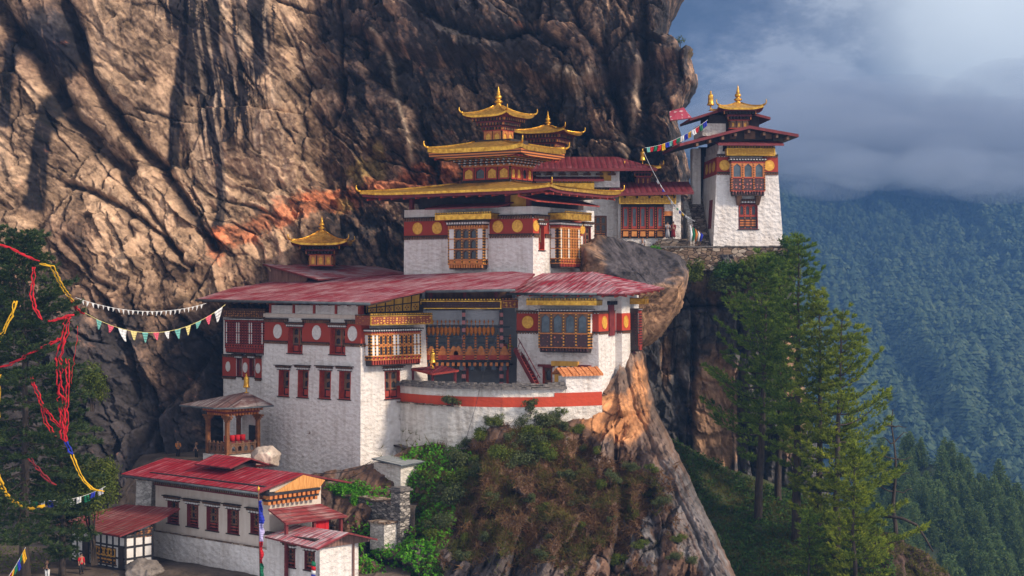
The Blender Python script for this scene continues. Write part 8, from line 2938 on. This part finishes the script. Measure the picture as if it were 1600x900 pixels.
def scarf(label, pts, mat, w=0.12, seed=1, strands=1, jitter=0.05):
    w *= 0.45
    """long ceremonial scarf: bunched cloth strip following a path"""
    rnd = random.Random(seed)
    P = [W(*p) for p in pts]
    t = thing('prayer_scarf', P[0], label, 'scarf', 0, 'scarves hung on the conifers')
    o = P[0]
    for s in range(strands):
        path = []
        for a, b in zip(P, P[1:]):
            n = max(2, int((b - a).length / 0.22))
            for k in range(n):
                q = a.lerp(b, k / n)
                path.append(q - o + Vector((rnd.gauss(0, jitter * 0.7), rnd.gauss(0, jitter * 0.7), rnd.gauss(0, jitter * 0.5))) + Vector((0.2 * (s - strands / 2), 0, 0)))
        path.append(P[-1] - o)
        mb = MB()
        mb.tube(path, [w * rnd.uniform(0.45, 1.35) for _ in path], 5)
        mb.build('strip', M[mat], t, True)
    return t


Yt = 125.5
scarf('red scarf tied along the upper conifer branches at the far left', [(-4, 380, Yt), (18, 387, Yt), (32, 395, Yt), (50, 403, Yt), (62, 408, Yt)], 'cloth_red', 0.16, 1, 2)
scarf('long yellow scarf running down to a red knot where the large flags begin', [(64, 412, Yt), (84, 416, Yt), (94, 438, Yt + 1), (104, 455, Yt + 2), (116, 472, Yt + 4)], 'cloth_yellow', 0.13, 2, 2)
scarf('short red scarf end knotted at the head of the large flags', [(115, 470, Yt + 4), (123, 484, Yt + 5), (131, 490, Yt + 6)], 'cloth_red', 0.20, 3, 2)
scarf('single red scarf hanging straight down the upper conifer', [(55, 417, Yt), (53, 440, Yt), (51, 460, Yt), (57, 482, Yt), (66, 500, Yt)], 'cloth_red', 0.15, 4, 2)
scarf('ragged red scarf strung level above the red tangle', [(80, 502, Yt), (95, 498, Yt), (108, 494, Yt), (116, 492, Yt)], 'cloth_red', 0.22, 5, 2)
scarf('thick bunch of red scarves hanging in a long tangle to a knot', [(108, 495, Yt), (104, 520, Yt), (98, 545, Yt), (94, 560, Yt), (96, 610, Yt), (101, 660, Yt), (103, 690, Yt)], 'cloth_red', 0.17, 6, 3, 0.10)
scarf('red scarf hanging parallel to the tangle on its right', [(107, 560, Yt), (108, 600, Yt), (106, 640, Yt), (104, 690, Yt)], 'cloth_red', 0.14, 7, 2, 0.07)
scarf('red scarf slanting down to the knot from its left', [(50, 588, Yt), (66, 630, Yt), (84, 655, Yt), (102, 672, Yt)], 'cloth_red', 0.13, 8, 2)
scarf('lowest red scarf looping left of the knot', [(66, 632, Yt), (74, 660, Yt), (88, 682, Yt)], 'cloth_red', 0.12, 9, 2)
scarf('red scarf climbing from the tangle towards the left edge', [(96, 528, Yt), (80, 538, Yt), (62, 545, Yt), (42, 556, Yt), (20, 568, Yt), (-2, 575, Yt)], 'cloth_red', 0.15, 10, 2, 0.08)
scarf('thin red cord scarf hanging free right of the tangle', [(124, 510, Yt), (121, 540, Yt), (118, 560, Yt), (112, 600, Yt)], 'cloth_red', 0.06, 11)
scarf('blue end of the tangle below the red knot', [(105, 690, Yt), (110, 700, Yt), (114, 710, Yt)], 'cloth_blue', 0.17, 12, 2)
scarf('yellow scarf tail curving out over the shed from the blue end', [(114, 710, Yt), (122, 730, Yt), (132, 750, Yt), (146, 764, Yt), (163, 768, Yt)], 'cloth_yellow', 0.13, 13, 2, 0.03)
scarf('yellow scarf hanging at the left edge of the upper conifer', [(26, 470, Yt), (22, 490, Yt), (12, 508, Yt), (4, 525, Yt), (-4, 545, Yt)], 'cloth_yellow', 0.17, 14, 2)
scarf('faded yellow scarf hanging down the left edge of the picture', [(3, 585, Yt), (2, 620, Yt), (0, 650, Yt), (-1, 680, Yt)], 'cloth_yellow', 0.12, 15)
scarf('yellow scarf festooned low across the trunk of the conifer', [(-2, 740, Yt), (6, 760, Yt), (16, 778, Yt), (34, 790, Yt), (50, 795, Yt), (70, 790, Yt)], 'cloth_yellow', 0.2, 16, 2, 0.08)
scarf('faded red scarf wound through the lower conifer branches', [(48, 715, Yt), (60, 730, Yt), (72, 745, Yt), (88, 758, Yt)], 'cloth_maroon', 0.14, 17, 2, 0.08)

t = thing('flagpole', W(405, 905, 129.5), 'slender pole flying one long vertical banner of blue, white, red and green', 'flagpole')
def build_pole(t):
    o = Vector(t.location)
    P = lambda px, py: W(px, py, 129.5) - o
    mb = MB(); mb.tube([P(407, 930), P(404, 768)], 0.05, 8); mb.build('pole', M['brown_timber'], t, True)
    mb = MB(); mb.lathe([(0.03, 0), (0.12, 0.1), (0.1, 0.25), (0.02, 0.45)], tuple(P(404, 768)), 10); mb.build('knob', M['gold'], t, True)
    for c, y0, y1, w0, w1 in (('blue', 782, 818, 5, 8), ('violet', 818, 846, 8, 6), ('red', 846, 880, 5, 5), ('green', 880, 915, 5, 6)):
        mb = MB(); n = 8; rows = []
        for k in range(n + 1):
            q = k / n; y = y0 + (y1 - y0) * q; x = 404 + (y - 768) * 0.02
            w = w0 + (w1 - w0) * q + 1.2 * math.sin(y * 0.35)
            d = 0.18 * math.sin(y * 0.22)
            rows.append((P(x, y) + Vector((0, -0.06, 0)), P(x + w * 0.5, y) + Vector((0, -0.1 - d, 0)), P(x + w, y) + Vector((0, -0.06 + d, 0))))
        for a, b in zip(rows, rows[1:]):
            for i in range(2): mb.poly([a[i], a[i + 1], b[i + 1], b[i]])
        ob = mb.build('banner', M['cloth_' + c], t, True)
        md = ob.modifiers.new('cloth', 'SOLIDIFY'); md.thickness = 0.015
build_pole(t)
t = thing('small_flag', W(487, 905, 128.5), 'small furled multicoloured flag in front of the annex window', 'flag')
o = Vector(t.location)
mb = MB(); mb.tube([W(487, 915, 128.5) - o, W(488, 876, 128.5) - o], 0.04, 6); mb.build('pole', M['brown_timber'], t)
for c, y0, y1 in (('green', 878, 884), ('red', 884, 891), ('white', 891, 897), ('blue', 897, 906)):
    mb = MB(); mb.tube([W(488, y0, 128.4) - o, W(490, (y0 + y1) / 2, 128.3) - o, W(491, y1, 128.4) - o], [0.12, 0.2, 0.15], 7); mb.build('banner', M['cloth_' + c], t, True)


def wire(label, pts, r=0.03):
    P = [W(*p) for p in pts]
    t = thing('cable', P[0], label, 'cable', 0)
    mb = MB(); mb.tube([p - P[0] for p in P], r, 5); mb.build('wire', M['black_timber'], t, True)
wire('black cable sagging from the tall hall corner to the long house roof', [(580, 721, 143), (560, 732, 143), (535, 738, 143), (512, 740, 143), (490, 739, 143)])
wire('second black cable sagging low beside the store shed', [(582, 722, 143), (570, 735, 143), (555, 744, 143), (540, 748, 143)], 0.022)
wire('thin black cable hanging down the courtyard wall to the plants', [(786, 470, 152), (775, 530, 148), (756, 580, 145.5), (742, 640, 145), (724, 700, 144)], 0.02)
wire('cable strung from the cliff to the pavilion roof', [(215, 666, 152), (245, 655, 150.5), (282, 626, 149.8)], 0.02)


# ------------------------------------------------------------------ people (a few, tiny in the picture)
def person(label, foot, face_deg, cloth, legs, pose='stand', hair='hair', robe=False, sit=False, scale=1.0):
    t = thing('person', foot, label, 'person', R(face_deg), None)
    V = {}; E = []
    def j(n, x, y, z, r, par=None):
        V[n] = (len(V), (x, y, z), r)
        if par: E.append((V[par][0], V[n][0]))
    dz = -0.42 if sit else 0.0
    j('pelvis', 0, 0, 0.95 + dz, 0.155)
    j('waist', 0, 0, 1.10 + dz, 0.14, 'pelvis'); j('chest', 0, 0.0, 1.30 + dz, 0.155, 'waist'); j('collar', 0, 0.01, 1.43 + dz, 0.10, 'chest'); j('neck', 0, 0.0, 1.50 + dz, 0.058, 'collar')
    j('skull', 0, -0.015, 1.62 + dz, 0.098, 'neck'); j('crown', 0, 0, 1.70 + dz, 0.082, 'skull')
    for s, n in ((-1, 'a'), (1, 'b')):
        j('sh' + n, 0.19 * s, 0, 1.41 + dz, 0.065, 'collar')
        if pose == 'work': el, ha = (0.25 * s, -0.12, 1.16 + dz), (0.16 * s, -0.36, 1.10 + dz)
        else: el, ha = (0.25 * s, 0.02, 1.14 + dz), (0.25 * s, -0.08, 0.90 + dz)
        j('el' + n, *el, 0.048, 'sh' + n); j('wr' + n, *ha, 0.034, 'el' + n)
        d = Vector(ha) - Vector(el); d.normalize()
        j('palm' + n, *(Vector(ha) + d * 0.07), 0.036, 'wr' + n)
        for f in range(4): j('f%d%s' % (f, n), *(Vector(ha) + d * (0.15 + 0.012 * (f in (1, 2))) + Vector((0.018 * (f - 1.5), 0, 0))), 0.011, 'palm' + n)
        j('th' + n, *(Vector(ha) + d * 0.08 + Vector((-0.05 * s, -0.03, 0))), 0.012, 'palm' + n)
        j('hip' + n, 0.10 * s, 0, 0.88 + dz, 0.10, 'pelvis')
        if sit: j('kn' + n, 0.13 * s, -0.42, 0.50, 0.068, 'hip' + n); j('an' + n, 0.13 * s, -0.45, 0.09, 0.045, 'kn' + n)
        else: j('kn' + n, 0.11 * s, -0.01, 0.49, 0.068, 'hip' + n); j('an' + n, 0.11 * s, 0.02, 0.09, 0.045, 'kn' + n)
        j('toe' + n, 0.12 * s, (-0.62 if sit else -0.16), 0.05, 0.042, 'an' + n)
    me = bpy.data.meshes.new('body')
    order = sorted(V.values())
    me.from_pydata([v[1] for v in order], E, [])
    o = bpy.data.objects.new('body', me); COL.objects.link(o); o.parent = t
    o.modifiers.new('skin', 'SKIN')
    for sv, v in zip(me.skin_vertices[0].data, order): sv.radius = (v[2], v[2])
    me.skin_vertices[0].data[0].use_root = True
    sd = o.modifiers.new('smooth', 'SUBSURF'); sd.levels = 1; sd.render_levels = 2
    me.materials.append(M['skin'])
    # clothes: jacket, sleeves, trousers or robe
    mb = MB()
    hem = 0.12 if robe else 0.82
    prof = [(0.185, 0.84 + dz), (0.18, 0.95 + dz), (0.165, 1.1 + dz), (0.185, 1.28 + dz), (0.165, 1.4 + dz), (0.075, 1.47 + dz)]
    if robe and not sit: prof = [(0.27, 0.12), (0.23, 0.5)] + prof
    mb.lathe(prof, (0, 0, 0), 12, 0, 0.72)
    for n in 'ab': mb.tube([V['sh' + n][1], V['el' + n][1], tuple(Vector(V['el' + n][1]).lerp(Vector(V['wr' + n][1]), 0.85))], [0.085, 0.066, 0.055], 8)
    mb.build('robe' if robe else 'jacket', M[cloth], t, True)
    if not robe or sit:
        mb = MB()
        for n in 'ab': mb.tube([(V['hip' + n][1][0], 0, 0.9 + dz), V['kn' + n][1], tuple(Vector(V['an' + n][1]) + Vector((0, 0, 0.03)))], [0.12, 0.085, 0.07], 8)
        mb.build('trousers', M[legs], t, True)
    mb = MB()
    for n in 'ab':
        a, b = Vector(V['an' + n][1]), Vector(V['toe' + n][1])
        mb.tube([a + Vector((0, 0.05, -0.03)), a.lerp(b, 0.5) + Vector((0, 0, -0.02)), b + Vector((0, -0.02, 0))], [0.055, 0.056, 0.045], 7)
    mb.build('shoes', M['cloth_black'], t, True)
    z = 1.66 + dz
    mb = MB(); mb.lathe([(0.108, -0.04), (0.112, 0.02), (0.10, 0.08), (0.06, 0.125), (0.01, 0.135)], (0, 0.02, z), 12); mb.build('hair', M[hair], t, True)
    fc = MB()
    for s in (-1, 1):
        fc.lathe([(0.002, -0.012), (0.012, 0.0), (0.002, 0.012)], (0.036 * s, -0.103, 1.625 + dz), 6)
        fc.box(0.097 * s - 0.012, 0.097 * s + 0.012, -0.02, 0.02, 1.585 + dz, 1.645 + dz, 1)
    fc.hexa([(-0.016, -0.1, 1.575 + dz), (0.016, -0.1, 1.575 + dz), (0.012, -0.135, 1.578 + dz), (-0.012, -0.135, 1.578 + dz), (-0.008, -0.1, 1.625 + dz), (0.008, -0.1, 1.625 + dz), (0.006, -0.11, 1.62 + dz), (-0.006, -0.11, 1.62 + dz)], 1)
    fc.box(-0.025, 0.025, -0.112, -0.095, 1.548 + dz, 1.556 + dz, 2)
    fc.build('face', [M['hair'], M['skin'], M['cloth_maroon']], t)
    t.scale = (scale,) * 3
    return t


zt_ = W(1000, 387, 171).z
person('person in a pale grey robe standing in the arcade doorway', (W(1043, 372, 172.4).x, 172.4, W(1043, 372, 172.4).z), 10, 'cloth_grey', 'cloth_black', 'work', robe=True)
person('person in a maroon robe beside the grey robed one at the doorway', (W(1052, 372, 171.8).x, 171.8, W(1052, 372, 171.8).z), -20, 'cloth_maroon', 'cloth_maroon', robe=True)
person('person sitting on the terrace edge below the arcade, in a grey jacket', (W(1004, 386, 171.2).x, 171.3, zt_ - 0.15), 180, 'cloth_grey', 'cloth_black', sit=True)
person('person in a lime yellow jacket at the shaded end of the gallery', (W(796, 560, 156.2).x, 156.2, W(796, 560, 156.2).z), 60, 'cloth_lime', 'cloth_black', 'work')
person('person in a pink top at the shaded end of the gallery', (W(787.5, 560, 156.8).x, 156.8, W(787.5, 560, 156.8).z), 20, 'cloth_pink', 'cloth_black')
person('person in a yellow and dark jacket on the path behind the red roof', (W(278, 720, 158).x, 158, -16.75), 30, 'cloth_orange', 'cloth_black', 'work')
person('person all in black on the path behind the red roof', (W(307, 720, 157).x, 157, -16.75), -30, 'cloth_black', 'cloth_black')
person('person in a red jacket beside the timbered shed', (W(127, 890, 134.5).x, 134.5, -24.05), 40, 'cloth_red', 'cloth_black')
person('person in white trousers and dark coat under the conifer at the bottom left', (W(74, 895, 133).x, 133, -24.3), -10, 'cloth_black', 'cloth_white', 'work')
# steps, paved landing and small things by the doorway
t = thing('doorway_steps', W(1030, 384, 171.6), 'broad rough stone steps up to the arcade doorway', 'steps')
mb = MB()
for q in range(3): mb.box(-0.6 + 0.3 * q, 3.2, -0.2 + 0.35 * q, 1.2, -0.3, 0.25 * (q + 1))
mb.build('steps', M['stair_stone'], t)
t = thing('offering_flags', W(1086, 383, 171.2), 'bundle of upright coloured flag poles at the foot of the stone stair', 'flags')
for k, c in enumerate(('white', 'green', 'orange', 'white', 'blue')):
    x = (k - 2) * 0.28
    mb = MB(); mb.tube([(x, 0, -0.2), (x + 0.05, 0, 2.3 - 0.2 * k)], 0.03, 5); mb.build('pole', M['brown_timber'], t)
    mb = MB(); mb.tube([(x + 0.03, -0.03, 0.4), (x + 0.16, -0.05, 1.1), (x + 0.06, -0.02, 2.1 - 0.2 * k)], [0.08, 0.16, 0.05], 6); mb.build('flag', M['cloth_' + c], t, True)
